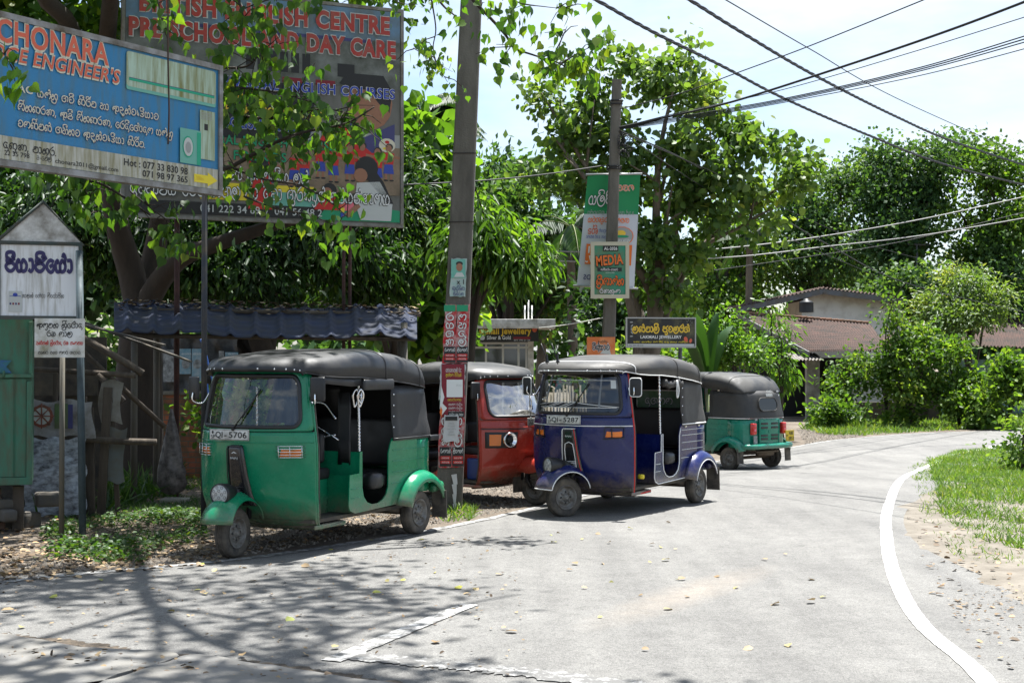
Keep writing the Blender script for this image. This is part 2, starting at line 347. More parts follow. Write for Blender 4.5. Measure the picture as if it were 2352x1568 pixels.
def make_wheel(root, c, steer=0):
    T = Matrix.Translation(c) @ Matrix.Rotation(steer, 4, 'Z') @ Matrix.Rotation(R(90), 4, 'Z')
    w = .056
    tp = [(.122, -.042), (.135, -.05), (.165, -w), (.186, -w), (.198, -.047), (.205, -.034), (.209, -.012), (.209, .012), (.205, .034), (.198, .047), (.186, w), (.165, w), (.135, .05), (.122, .042)]
    G = []
    n = 48
    for r, x in tp:
        row = []
        for k in range(n):
            rr = r
            if abs(x) < .045 and r > .19: rr = r - (.004 if (k + (1 if x > 0 else 0)) % 2 else 0)
            row.append((x, rr * math.cos(2 * math.pi * k / n), rr * math.sin(2 * math.pi * k / n)))
        G.append(row)
    wh = MB().grid(G, T, cv=True)
    for x in (-.02, 0, .02):
        wh.tube([T @ Vector((x, .2095 * math.cos(2 * math.pi * k / 32), .2095 * math.sin(2 * math.pi * k / 32))) for k in range(32)], .0035, 4, True)
    t = wh.build('wheel', RUBBER, root)
    m = MB()
    for s in (-1, 1):
        Q = T @ Matrix.Scale(s, 4, (1, 0, 0))
        m.lathe([(.124, .046), (.130, .052), (.126, .055), (.118, .050), (.112, .036), (.100, .022), (.085, .018), (.074, .030), (.052, .036), (.047, .030), (.045, .040), (.03, .046), (.024, .060), (.014, .062), (.001, .062)], Q, 28)
        for k in range(4):
            a = R(45 + 90 * k); p = (.032, .058 * math.cos(a), .058 * math.sin(a))
            m.lathe([(.011, 0), (.011, .016), (.006, .02), (.001, .02)], Q @ Matrix.Translation(p), 8)
    m.mi = 1
    for s in (-1, 1):
        Q = T @ Matrix.Scale(s, 4, (1, 0, 0))
        for k in range(4):
            a = R(90 * k); m.lathe([(.011, .0), (.011, .0385), (.001, .0385)], Q @ Matrix.Translation((0, .057 * math.cos(a), .057 * math.sin(a))), 8)
    m.build('rim', [RIM, BLACKPL], t)
    return t
def plate(root, M, txt, w=.34, h=.085, bg='white', two=None, name='number_plate'):
    p = MB(); p.box((0, .004, 0), (w, .006, h), M, .002); pl = p.build(name, simple('plate_' + bg, (.62, .62, .58) if bg == 'white' else (.7, .5, .02), .4, dirt=.25), root)
    i = Ink()
    def r4(x0, z0, x1, z1, t=.003):
        for q in ((x0, z0, x1, z0 + t), (x0, z1 - t, x1, z1), (x0, z0, x0 + t, z1), (x1 - t, z0, x1, z1)): rect(i('black'), *q, d=.002, M=M)
    r4(-w / 2 + .004, -h / 2 + .004, w / 2 - .004, h / 2 - .004)
    if two:
        put(i('black'), 'l', two[0], w * .12, h * .08, h * .30, w * .52, .003, .012, 'C', M); put(i('black'), 'l', two[1], w * .12, -h * .40, h * .32, w * .6, .003, .012, 'C', M)
        put(i('black'), 'l', 'SP', -w * .33, -h * .1, h * .2, w * .2, .003, .01, 'C', M)
    else:
        a, b = txt.split(' ')
        put(i('black'), 'l', 'SP', -w * .485 + .012, -h * .36, h * .34, w * .11, .003, .004, 'L', M); ell(i('black'), -w * .41, h * .2, .010, .012, .003, M)
        put(i('black'), 'l', a, -w * .34, -h * .27, h * .54, w * .18, .003, .012, 'L', M); put(i('black'), 'l', '-', -w * .115, -h * .27, h * .54, w * .06, .003, .016, 'L', M)
        put(i('black'), 'l', b, w * .0, -h * .27, h * .54, w * .45, .003, .012, 'L', M)
    i.build('plate_lettering', pl)
def make_tuk(pose, col, style, label, steer=0.0, num='', trims=None, group='three-wheelers parked along the road', scale=1.0, z0=None, roof=0):
    global SEC
    SEC = SEC_RAKED if style == 'red' else SEC_OLD
    x, y, a = pose
    root = empty('three_wheeler', (x, y, gz(x, y) if z0 is None else z0), a, label, 'auto rickshaw', group, scale)
    PNT = paint('paint_' + style, col); TR = WHITE if trims else None
    new = style in ('red', 'far')
    # --- front cowl
    zs = [.20, .21, .23, .26, .30, .36, .43, .5, .58, .66, .74, .82, .90, .97, 1.01, 1.045]
    ts = [math.sin(R(q)) for q in np.linspace(-90, 90, 31)]
    G = []
    for z in zs:
        row = [surf(t, z) for t in ts]; a0 = row[0]; b0 = row[-1]
        G.append([(a0[0] - .045, a0[1] + .004, z)] + row + [(b0[0] - .045, b0[1] - .004, z)])
    g0 = [(p[0] * .6 + .55, p[1] * .9, .205) for p in G[0]]
    G = [g0] + G
    m = MB().grid(G)
    # upper frame around the windscreen
    zb, zt = 1.045, 1.56; zc = 1.297
    inner = densify(rrect(.87, .213, .10, 6, 0, zc)); outer = []
    for (t, z) in inner:
        dx, dz = t, z - zc; k = min(1 / max(abs(dx), 1e-6), (zt - zc if dz > 0 else zc - zb) / max(abs(dz), 1e-6)); outer.append((dx * k, zc + dz * k))
    rows = [[surf(lerp(o[0], i_[0], q), lerp(o[1], i_[1], q)) for o, i_ in zip(outer, inner)] for q in (0, .35, .7, 1)]
    m.grid(rows, cv=True)
    for s in (-1, 1):   # door pillar return
        m.grid([[surf(s, z) for z in (1.08, 1.2, 1.35, 1.5, 1.56)], [(surf(s, z)[0] - .05, surf(s, z)[1] - .006 * s, z) for z in (1.08, 1.2, 1.35, 1.5, 1.56)]])
    cw = m.build('front_cowl', PNT, root, solid=.012)
    gs = MB().tube([surf(t, z, .006) for t, z in inner], .019, 6, True); 
    GL = GLASS if style != 'red' else glassmat('glass_bright', (.6, .65, .68), .30, .25)
    gg = MB(); nn = 24; RW = []
    for j in range(9):
        zz = lerp(zc - .213, zc + .213, j / 8); e = min(1, max(0, (abs(zz - zc) - .113) / .10)); half = .87 - .05 * (1 - math.sqrt(max(0, 1 - e * e)))
        RW.append([surf(lerp(-half, half, k / nn), zz, -.004) for k in range(nn + 1)])
    gl = gg.grid(RW).build('windscreen', GL, root); gs.build('windscreen_seal', BLACKPL, gl)
    # bead line under the windscreen
    bd = MB().tube([surf(t, .955, .006) for t in ts], .006, 5); bd.build('waist_bead', TR or PNT, root)
    # door-edge beading
    for s in (-1, 1):
        P = [(surf(s, z)[0] - .02, surf(s, z)[1] + .004 * s, z) for z in (1.54, 1.3, 1.08, .9, .7, .5, .38, .3, .25)] + [(1.50, .53 * s, .225), (1.35, .55 * s, .225), (1.18, .57 * s, .24)]
        MB().tube(smoothpts(P, 3), .009, 6).build('door_beading', K['red'] if trims == 'blue' else PNT, root)
    sm_ = MB()
    for z_, t_ in ((1.046, ts), (.30, ts[6:-6])): MB().tube([surf(t, z_, .0062) for t in t_], .0035, 4).build('panel_seam', simple('seam_dark', (.01, .012, .012), .7), cw)
    for s in (-1, 1): MB().tube([(surf(s, z)[0] - .05, surf(s, z)[1] - .004 * s, z) for z in (.3, .5, .7, .9, 1.08, 1.3, 1.5)], .012, 6).build('door_rubber', RUBBER, root)
    # wiper
    w = MB(); A = surf(-.05 if not new else -.15, 1.065, .03); B = surf(.18, 1.27, .02); C = surf(.32, 1.40, .015)
    w.tube([surf(-.05, 1.06, .0), A], .014, 8).tube([A, B], .006, 5).tube([surf(.06, 1.16, .012), C], .007, 5); w.build('wiper', BLACKPL, root)
    # plate: rests on the cowl under the glass
    p0 = Vector(surf(-.12 if not new else .0, 1.018, .024)); M = Matrix.Translation(p0) @ Matrix.Rotation(R(90 + (3 if not new else 0)), 4, 'Z') @ Matrix.Scale(1, 4)
    if num: plate(root, M, num, .40 if not new else .30, .092)
    # steering group
    Q = Matrix.Translation((1.9, 0, 0)) @ Matrix.Rotation(steer, 4, 'Z') @ Matrix.Translation((-1.9, 0, 0))
    if not new:
        v = MB()   # black vent spine running down the cowl
        def strip(z, h, o): xc = interp(SEC, z)[0]; return [(xc + o * (1 if abs(q) < .99 else .1) + .004, h * q, z) for q in (-1, -.9, -.5, 0, .5, .9, 1)]
        GG = [strip(.935, .05, .02)] + [strip(.925, .065, .04)] + [strip(z, lerp(.072, .115, (.9 - z) / .5) , .045) for z in (.9, .8, .7, .6, .52, .45)] + [strip(.42, .118, .03)]
        v.grid(GG); vo = v.build('vent_panel', simple('vent_black', (.012, .012, .014), .25, coat=.4), root)
        tr = MB()
        for s in (-1, 1): tr.mat(0 if s < 0 else 1).tube([(g[3][0] + .002, g[6][1] * s * .98, g[3][2]) for g in GG[1:]], .005, 5)
        tr.mat(0).tube([(g[0] + .002, g[1] * .98, g[2]) for g in GG[1]], .005, 5)
        if trims: tr.build('vent_trim', [WHITE, K['red']], vo)
        else: tr.build('vent_trim', BLACKPL, vo)
        ML = Matrix.Translation((interp(SEC, .84)[0] + .052, 0, .82)) @ Matrix.Rotation(R(90), 4, 'Z')
        lg = Ink(); put(lg('lgrey'), 'l', 'BAJAJ', 0, 0 if not trims else .02, .016, .075, .002, .01, 'C', ML)
        if not trims:
            for k in (0, 1): pol(lg('lgrey'), [(-.03, .045 + .02 * k), (0, .062 + .02 * k), (.03, .045 + .02 * k), (.012, .045 + .02 * k), (0, .052 + .02 * k), (-.012, .045 + .02 * k)], .002, ML)
        lg.build('emblem', vo)
        lv = MB()
        for k in range(6):
            z = .50 + k * .016; xx = interp(SEC, z)[0] + .052; lv.box((xx, 0, z), (.008, .12, .006))
        if trims:
            zz = [(.495, -.062), (.7, -.055), (.765, -.045), (.785, 0), (.765, .045), (.7, .055), (.495, .062)]
            lv.tube([(interp(SEC, z)[0] + .053, yy, z) for z, yy in zz], .005, 5, True)
        lv.build('vent_louvre', WHITE if trims else BLACKPL, vo)
        # headlamp on its stalk
        C0 = (2.16, 0, .545); hl = MB(); hl.lathe([(.02, -.17), (.05, -.15), (.078, -.08), (.088, 0), (.090, .03), (.086, .045), (.079, .045), (.079, .038)], Q @ Matrix.Translation(C0), 28)
        hl.tube([Q @ Vector(p) for p in ((2.0, 0, .545), (1.88, 0, .5))], .05, 10); ho = hl.build('headlamp', BLACKPL, root)
        le = MB(); le.lathe([(.081, .036), (.06, .044), (.03, .047), (.001, .048)], Q @ Matrix.Translation(C0), 28)
        le.build('lens', simple('lens_clear', (.42, .43, .42), .12, coat=.6), ho)
        cells = MB()
        for k in range(12):
            r_, a_ = (.028, k * 90) if k < 4 else (.058, (k - 4) * 45 + 20)
            cells.tube([Q @ Matrix.Translation(C0) @ Vector((.049 - (r_ - .028) * .12, r_ * math.cos(R(a_)) + .0115 * math.cos(R(b)), r_ * math.sin(R(a_)) + .0115 * math.sin(R(b)))) for b in range(0, 360, 45)], .002, 4, True)
        cells.build('led_ring', simple('lens_dark', (.12, .12, .12), .3), ho)
        # mudguard
        mg = []
        for th in np.linspace(8, 172, 18):
            t = R(th); row = []
            rx = .345 if th < 90 else .30
            for q in np.linspace(-1, 1, 11):
                wy = .105 + .02 * abs(math.cos(t)); drop = .085 * abs(q) ** 2.6; rr = 1 - drop / .33
                row.append(Q @ Vector((1.99 + rx * rr * math.cos(t) , wy * q * (1.0 + .25 * abs(q) ** 3), .245 + (.275 * rr) * math.sin(t) + .045 * math.cos(t) * 0 + .03)))
            mg.append(row)
        mo = MB().grid(mg).build('mudguard', PNT, root, solid=.008)
        if trims:
            MB().tube([r_[0] for r_ in mg], .006, 5).tube([r_[-1] for r_ in mg], .006, 5).tube(mg[0], .006, 5).build('mudguard_trim', WHITE, mo)
    else:
        mg = []   # long snout mudguard, fixed to the body
        for xq, zt_, wd in ((1.62, .50, .11), (1.74, .57, .14), (1.86, .585, .145), (2.0, .57, .145), (2.12, .545, .14), (2.2, .51, .125), (2.24, .47, .10)):
            mg.append([Vector((xq + .03 * (1 - abs(q)), wd * math.copysign(abs(q) ** .7, q), zt_ - .0 - (.13 if xq < 2.2 else .06) * abs(q) ** 3.5 - (.05 if abs(q) == 1 and xq < 2.1 else 0))) for q in np.linspace(-1, 1, 13)])
        MB().grid(mg).build('mudguard', PNT, root, solid=.01)
        fl = MB(); fl.box((1.72, 0, .26), (.012, .22, .24)); fl.build('mud_flap', RUBBER, root)
        for s in (-1, 1):   # headlamp clusters
            c = MB(); RWs = []
            for z in (.70, .71, .80, .895, .905):
                RWs.append([surf(s * t, z, .012 if z in (.71, .80, .895) and t not in (.42, .96) else .0) for t in (.42, .45, .6, .78, .9, .94, .96)])
            c.grid(RWs); co = c.build('headlamp_housing', BLACKPL, root)
            oi = MB().grid([[surf(s * t, z, .022) for t in (.72, .76, .84, .89)] for z in (.735, .80, .87)]); oi.build('turn_signal', simple('lens_amber', (.75, .18, .01), .25, coat=.5), co)
            pc = Vector(surf(s * .58, .805, .01)); ny = .35 * s; Mh = Matrix.Translation(pc) @ Matrix.Rotation(ny, 4, 'Z')
            MB().lathe([(.088, -.03), (.092, .03), (.084, .04), (.078, .036), (.05, .012), (.02, .0), (.001, .0)], Mh, 24).build('headlamp', CHROME, co)
            MB().lathe([(.034, .008), (.034, .034), (.028, .038), (.001, .038)], Mh, 16).build('lamp_cap', BLACKPL, co)
        tb = MB().tube([surf(t, .935, .006) for t in ts if abs(t) > .3], .007, 5); tb.build('waist_trim', BLACKPL, root)
        lgm = Ink(); ME = Matrix.Translation((interp(SEC, .82)[0] + .014, 0, .80)) @ Matrix.Rotation(R(90), 4, 'Z'); rect(lgm('black'), -.04, -.04, .04, .04, .0, ME, .008); rect(lgm('lgrey'), -.036, -.036, .036, .036, .001, ME, .008); rect(lgm('black'), -.031, -.031, .031, .031, .002, ME, .006); put(lgm('white'), 'l', 'RE', 0, -.016, .034, .045, .003, .03, 'C', ME)
        lgm.build('emblem', root)
    make_wheel(root, Q @ Vector((2.0, 0, .209)), steer)
    fk = MB(); fk.tube([Q @ Vector(p) for p in ((1.97, -.09, .21), (1.90, -.09, .34), (1.86, 0, .46), (1.80, 0, .7))], .022, 8); fk.tube([Q @ Vector(p) for p in ((2.0, -.11, .21), (2.0, .06, .21))], .016, 8)
    fk.tube([Q @ Vector((1.92 + .028 * math.cos(q * .9), -.10 + .028 * math.sin(q * .9), .27 + q * .0035)) for q in range(50)], .006, 4); fk.build('front_fork', BLACKPL, root)
    # side body
    AMB = simple('lens_amber', (.75, .18, .01), .25, coat=.5)
    prof = [(1.145, .335), (1.165, .38), (1.15, .645), (1.00, .65), (.995, .835), (.955, .84), (.952, .52), (.93, .44), (.875, .385), (.80, .362), (.70, .362), (.62, .385), (.56, .43), (.53, .50), (.525, .80), (.49, .885), (.46, .93), (.2, .935), (-.12, .935), (-.12, .5), (-.12, .42)] + \
           [(.275 * math.cos(R(q)), .21 + .275 * math.sin(R(q))) for q in (116, 100, 84, 68, 52, 38, 27)] + [(.33, .325), (.7, .315), (1.07, .305)]
    for s in (-1, 1):
        m = MB(); M = Matrix.Translation((0, .592 * s, 0)); m.prism(prof, .012 * s, M)
        b = m; m.mi = 1
        for z in ((.82, .72, .62, .52) if not trims else (.86, .80, .72, .64, .55)): b.box((.17 if z > .6 else .38, .606 * s, z), (.58 if z > .6 else .2, .008, .008), bev=.003)
        for z in (.44, .52): b.box((1.07, .606 * s, z), (.12, .008, .008), bev=.003)
        m.mi = 0; m.box((1.36, .545 * s, .232), (.46, .014, .035), bev=.005)
        so = m.build('side_panel', [PNT, K['lgrey'] if trims else PNT], root, bevel=.003)
        if trims:
            P = [(px, .608 * s, pz) for px, pz in prof[:16]]; e = [(px, .608 * s, pz) for px, pz in ((.33, .325), (.7, .315), (1.07, .305), (1.145, .335))]
            MB().tube(P, .006, 5).tube(e, .006, 5).build('white_beading', WHITE, so)
        # wheel-arch flare
        fl = []
        for th in np.linspace(14, 158, 17):
            t = R(th); k = 1 + .05 * math.cos(t) * 0
            fl.append([(rr * 1.02 * math.cos(t) - .01, yy * s, .215 + rr * .98 * math.sin(t)) for rr, yy in ((.405, .598), (.40, .62), (.385, .665), (.36, .70), (.325, .715), (.30, .716), (.295, .70))])
        fo = MB().grid(fl).build('wheel_arch', PNT, root, solid=.006)
        if trims: MB().tube([g[5] for g in fl], .006, 5).build('arch_trim', WHITE, fo)
        fp = MB(); fp.box((-.30, .655 * s, .25), (.012, .16, .26), Matrix.Translation((-.02, 0, 0)) @ Matrix.Rotation(R(3), 4, 'Y')); fp.build('mud_flap', RUBBER, root)
        make_wheel(root, (0, .60 * s - .03 * s, .209))
        # inner tub beside the passenger feet
        if s < 0 or True:
            tb = MB(); tb.box((1.05, .33 * s, .47), (.018, .51, .33)); tb.box((.975, .33 * s, .585), (.02, .51, .50)); tb.build('bulkhead', PNT, root)
        # mirror
        mr = MB(); bx = surf(s, 1.36); c = Vector((bx[0] + .06, bx[1] * 1 + .12 * s, 1.40 if not trims else 1.36))
        MM = Matrix.Translation(c) @ Matrix.Rotation(R(90 + 12 * s), 4, 'Z')
        mr.box((0, 0, 0), (.135, .03, .205 if not trims else .20), MM, .018); mo = mr.build('mirror', BLACKPL, root)
        MB().tube(smoothpts([bx, (bx[0] + .03, bx[1] + .05 * s, 1.27), (c.x + .028, c.y - .01 * s, 1.29), (c.x + .026, c.y - .01 * s, 1.36)], 5), .008, 6).build('mirror_arm', CHROME, mo)
        if trims: MB().tube([MM @ Vector((px, -.017, pz)) for px, pz in rrect(.064, .096, .03)], .005, 5, True).build('mirror_trim', WHITE, mo)
        # front turn signal
        if not new:
            oi = MB(); tt = .80; wd = .10
            oi.grid([[surf(s * t, z, .03 if 0 < i < 3 and 0 < j < 2 else .0) for i, t in enumerate((.60, .63, .83, .86))] for j, z in enumerate((.835, .85, .915, .93)) if j != 3] + [[surf(s * t, .93, .0) for t in (.60, .63, .83, .86)]])
            to = oi.build('turn_signal', AMB, root)
            ga = MB()
            if not trims:
                for z in (.835, .857, .881, .905, .928): ga.tube([surf(s * t, z, .004 if t in (.56, .90) else .042) for t in (.56, .62, .70, .78, .84, .90)], .0035, 4)
                for t in (.60, .73, .86): ga.tube([surf(s * t, z, .040) for z in (.832, .881, .931)], .0035, 4)
            else: ga.tube([surf(s * t, z, .02) for t, z in ((.58, .82), (.87, .835), (.88, .94), (.61, .945))], .007, 5, True); ga.tube([surf(s * .70, z, .032) for z in (.835, .93)], .007, 5)
            ga.build('signal_guard', CHROME if not trims else BLACKPL, to)
    # rear wrap body
    pw = wrap(arcpath()[3:]); G = [[(px - .0 - (.02 if z < .5 else 0), py, z) for px, py in pw] for z in (.40, .44, .6, .8, .935)]
    rb = MB().grid(G).build('rear_panel', PNT, root, solid=.012)
    MR = Matrix.Translation((-.422, 0, 0)) @ Matrix.Rotation(R(-90), 4, 'Z')
    dr = MB(); dr.box((0, .004, .685), (.56, .016, .46), MR, .006); do = dr.build('engine_door', PNT, rb)
    sl = MB()
    for cx in (-.14, .14):
        for z in (.56, .62, .76, .83): sl.box((cx, -.006, z), (.19, .01, .038), MR, .004)
    sl.build('louvre', BLACKPL, do)
    fr = MB(); fr.tube([MR @ Vector((px, -.006, pz)) for px, pz in rrect(.265, .215, .03, cz=.685)], .008, 5, True); fr.box((0, -.008, .69), (.05, .006, .05), MR); fr.build('door_edge', PNT, do)
    for s in (-1, 1):
        MB().box((.41 * s, .02, .74), (.10, .08, .20), MR, .014).build('tail_lamp', simple('lens_red', (.5, .01, .01), .2, coat=.6), root)
        MB().box((.41 * s, -.022, .72), (.05, .006, .05), MR, .002).build('reflector', K['pink'], root)
    bp = MB(); bp.tube(smoothpts([(-.22, .62, .43), (-.40, .60, .43), (-.47, .45, .43), (-.475, 0, .43), (-.47, -.45, .43), (-.40, -.60, .43), (-.22, -.62, .43)], 4), .05, 8)
    bp.build('bumper', PNT, root)
    ex = MB(); ex.tube([(-.30, -.22 * 1, .30), (-.30, .18, .30)], .055, 12).tube([(-.30, .18, .30), (-.34, .3, .36), (-.2, .33, .4)], .02, 8).tube([(0, -.54, .209), (0, .54, .209)], .03, 8).tube([(-.15, -.3, .4), (-.38, -.3, .33), (-.38, .3, .33)], .02, 6)
    ex.build('exhaust', simple('rust_pipe', (.13, .09, .06), .7, .3, dirt=.6), root)
    un = MB(); un.box((.25, 0, .33), (.55, .5, .16), bev=.03); un.tube([(0, .52, .209), (.45, .45, .30)], .035, 8).tube([(0, -.52, .209), (.45, -.45, .30)], .035, 8).tube([(.12, .45, .24), (.14, .45, .46)], .035, 8)
    un.box((-.1, 0, .40), (.4, .8, .12), bev=.03); un.build('engine', simple('engine_dirty', (.05, .045, .04), .8, dirt=.6, dcol=(.14, .11, .08)), root)
    # floor and driver's cell
    f = MB(); f.box((.85, 0, .285), (1.55, 1.10, .03)); f.box((.72, 0, .315), (.45, 1.04, .012)); f.box((1.36, 0, .24), (.42, 1.08, .03)); f.build('floor', simple('floor_dark', (.03, .028, .025), .8, dirt=.6), root)
    st = MB(); st.box((1.18, 0, .44), (.26, .62, .34), bev=.02); so = st.build('seat_box', PNT, root)
    MB().box((1.19, 0, .645), (.30, .66, .10), bev=.03).build('driver_seat', VINYL, root)
    MB().box((1.04, 0, .86), (.07, .50, .26), bev=.03).build('driver_backrest', simple('seat_blue_vinyl', (.02, .08, .22), .5) if trims else VINYL, root)
    MB().box((.26, 0, .55), (.48, 1.10, .12), bev=.04).build('passenger_seat', VINYL, root)
    MB().box((.42, 0, .42), (.03, 1.12, .22), bev=.005).build('seat_skirt', PNT if trims else VINYL, root)
    MB().box((-.02, 0, .86), (.10, 1.10, .46), bev=.04).build('passenger_backrest', VINYL, root)
    hb = MB(); hb.tube([(1.78, 0, .3), (1.70, 0, 1.0)], .025, 8).tube(smoothpts([(1.55, .34, 1.03), (1.62, .2, 1.06), (1.70, 0, 1.02), (1.62, -.2, 1.06), (1.55, -.34, 1.03)], 4), .014, 8); hb.box((1.74, 0, 1.02), (.10, .36, .10), bev=.03); hb.build('handlebar', BLACKPL, root)
    # canopy
    def rsec(xs, zE, zP, w, bow, ex):
        row = []
        for k in range(25):
            q = math.pi * k / 24; cc = math.cos(q); sn = math.sin(q)
            yy = w * math.copysign(abs(cc) ** ex, cc); row.append((xs - bow * abs(yy / .6) ** 2, yy, zE + (zP - zE) * sn ** (ex * .9)))
        return row
    D = .0
    SR = [(1.915, 1.515, 1.545, .50, .30, .5), (1.925, 1.53, 1.57, .51, .30, .5), (1.91, 1.535, 1.60, .525, .30, .5), (1.85, 1.525, 1.635, .56, .25, .5), (1.74, 1.515, 1.665, .592, .16, .48), (1.6, 1.505, 1.68, .61, .08, .48), (1.3, 1.495, 1.705, .615, 0, .46), (1.0, 1.49, 1.735, .617, 0, .46), (.97, 1.488, 1.738, .618, 0, .46),
          (.6, 1.465, 1.735, .62, 0, .46), (.25, 1.43, 1.71, .62, 0, .46), (.22, 1.428, 1.705, .62, 0, .46), (.0, 1.40, 1.665, .615, 0, .5), (-.1, 1.39, 1.63, .605, -.02, .52), (-.2, 1.38, 1.56, .575, -.05, .57), (-.28, 1.375, 1.48, .53, -.07, .62), (-.315, 1.375, 1.41, .50, -.08, .66), (-.32, 1.375, 1.38, .49, -.08, .7)]
    if style == 'red': SR = [(q[0] - .20 * sstep(1.0, 1.9, q[0]), *q[1:]) for q in SR]
    if roof: SR = [(q[0], q[1] + roof * .3, q[2] + roof, *q[3:]) for q in SR]
    HOOD = simple('vinyl_' + style, (.011, .012, .014) if style == 'green' else (.036, .034, .032) if style == 'blue' else (.018, .019, .020), .36 if style == 'green' else .5, dirt=.45, dcol=(.035, .034, .034) if style == 'green' else (.06, .057, .052), dscale=2.6, bmp=.35, bscale=6)
    cp = MB().grid([rsec(*q) for q in SR]); ca = cp.build('canopy', HOOD, root, solid=.01)
    # ribs under the vinyl show as soft ridges
    rb_ = MB(); rb_.mi = 0
    for xs in (.6, .0): rb_.tube([(p[0], p[1] * 1.004, p[2] + .004) for p in rsec(xs, *interp([(-q[0], *q[1:]) for q in SR], -xs))], .010, 6)
    rb_.mi = 1
    for pth in (-1, 1): rb_.tube([(q[0] - q[4] * (q[3] / .6) ** 2, q[3] * pth * 1.004, q[1]) for q in SR[:16]], .006, 6)
    if trims: rb_.tube(rsec(*SR[1]), .006, 5).tube([(p[0] , p[1] * 1.003, p[2] + .003) for p in rsec(*SR[4])], .006, 5)
    rb_.build('canopy_seam', [HOOD, WHITE if trims else HOOD], ca)
    # snap studs along the front edge
    stu = MB()
    fr_ = rsec(*SR[1])
    for k in range(3, 22, 2): stu.lathe([(.009, 0), (.007, .005), (.001, .007)], Matrix.Translation(Vector(fr_[k]) + Vector((.004, 0, 0))), 8)
    for z in (.93, 1.03, 1.13, 1.23, 1.33):
        for s in (-1, 1): stu.lathe([(.008, 0), (.006, .004), (.001, .006)], Matrix.Translation((.45, .612 * s, z)) @ Matrix.Rotation(R(90 * s), 4, 'Z'), 8)
    stu.build('snap_stud', CHROME, ca)
    # side and rear curtain
    crt = MB(); pth = wrap(arcpath())
    G = []
    for z, ins in ((.905, -.008), (.94, -.01), (.97, -.008), (1.08, .008), (1.2, .028), (1.32, .05), (1.41, .075)):
        row = []
        for px, py in pth:
            k = sstep(.2, -.35, px); row.append((px + ins * k * 1.1 + .0, py * (1 - ins * .25) - (0.006 if z > 1 else -0.012) * (1 if py > 0 else -1), z))
        G.append(row)
    if style == 'far':
        wn = MB(); wn.tube([(-.412 + (pz - 1.08) * .19, px, pz) for px, pz in rrect(.25, .115, .10, 6, 0, 1.17)], .010, 6, True).build('window_rim', HOOD, ca)
        MB().poly([(-.410 + (pz - 1.08) * .19, px, pz) for px, pz in rrect(.245, .11, .098, 6, 0, 1.17)]).build('rear_window', simple('window_dark', (.006, .007, .006), .08, coat=.3), ca)
    crt.grid(G).build('rear_curtain', HOOD, root, solid=.008)
    wb_ = MB(); wb_.tube([(px * 1.02, py * 1.015 + (.012 if py > 0 else -.012), .925) for px, py in pth], .007, 6)
    wb_.build('curtain_beading', WHITE if style in ('blue', 'far') else HOOD, root)
    inn = MB().box((-.26, 0, 1.16), (.012, .92, .5)); inn.build('inner_lining', simple('lining', (.01, .01, .01), .9), root)
    return root, PNT, HOOD, Q
# ---- green
g, PG, HG, _ = make_tuk((-1.421, 13.07, -2.044), (.003, .20, .092), 'green', 'green three-wheeler with black canopy, nearest one, front wheel beside the road edge', steer=.10, num='QI 5706', z0=0)
def twisted(P, r=.011, name='grab_pole', par=None):
    m = MB(); P = smoothpts(P, 12); m.tube(P, r * .8, 6)
    L = 0
    for s in (0, math.pi):
        pts = []
        for i in range(len(P) * 3 - 2):
            a = P[min(i // 3, len(P) - 1)].lerp(P[min(i // 3 + 1, len(P) - 1)], (i % 3) / 3); q = i * .9 + s; pts.append(a + Vector((math.cos(q), math.sin(q), 0)) * r * .6)
        m.tube(pts, r * .6, 5)
    return m.build(name, CHROME, par)
twisted([(.975, .585, .84), (.975, .58, 1.1), (.975, .575, 1.24)], par=g); twisted([(1.02, .08, .72), (1.02, .08, 1.0), (1.02, .08, 1.28)], par=g); twisted([(1.02, -.5, .72), (1.02, -.5, 1.0), (1.02, -.5, 1.4)], par=g)
o = MB(); o.tube([(.975, .578, 1.38), (.975, .578, 1.49)], .012, 8)
for k in (0, .035): o.tube(smoothpts([(.975 + k * .6, .585 - k, 1.23), (.955 + k * .6, .60 - k, 1.28), (.95 + k * .6, .61 - k, 1.34), (.975 + k * .6, .60 - k, 1.385), (1.0 + k * .6, .585 - k, 1.34), (.995 + k * .6, .585 - k, 1.28)], 4, True), .009, 6, True)
o.tube([(.975, .60, 1.26), (.975, .605, 1.36)], .006, 5).tube(smoothpts([(.955, .61, 1.30), (.965, .605, 1.27), (.985, .60, 1.27), (.995, .59, 1.30)], 3), .006, 5).tube([(.96, .606, 1.335), (.99, .596, 1.335)], .006, 5); o.build('anchor_ornament', CHROME, g)
o = MB(); o.tube(smoothpts([(1.02, .08, 1.26), (1.0, .22, 1.26), (.99, .3, 1.18), (.985, .34, 1.12)], 5), .011, 6).tube(smoothpts([(1.02, .09, .78), (1.0, .2, .84), (.99, .22, .95), (.985, .34, .98)], 5), .01, 6).tube([(1.0, .16, 1.05), (.985, .38, .93)], .006, 5); o.build('grab_rail', CHROME, g)
MB().box((.72, .615, 1.425), (.50, .045, .10), bev=.022).build('rolled_flap', HG, g)
m_ = MB(); m_.grid([[(1.62 - k * .16, .603 + .004 * math.sin(k * 2), 1.505 - k * .002), (1.62 - k * .16, .61, 1.45 - k * .012 + (.015 if k == 4 else 0))] for k in range(5)]); m_.build('door_flap', HG, g, solid=.006)
MB().grid([[(.99 - .01 * math.sin(z * 9 + k), .50 - k * .035 + .02 * math.sin(k * 2.2), .72 + z * .16) for k in range(5)] for z in range(5)]).build('hanging_curtain', HG, g, solid=.004)
kn = MB(); kn.box((.70, .55, .56), (.20, .14, .15), bev=.05); kn.build('seat_bolster', VINYL, g)
fm = MB()
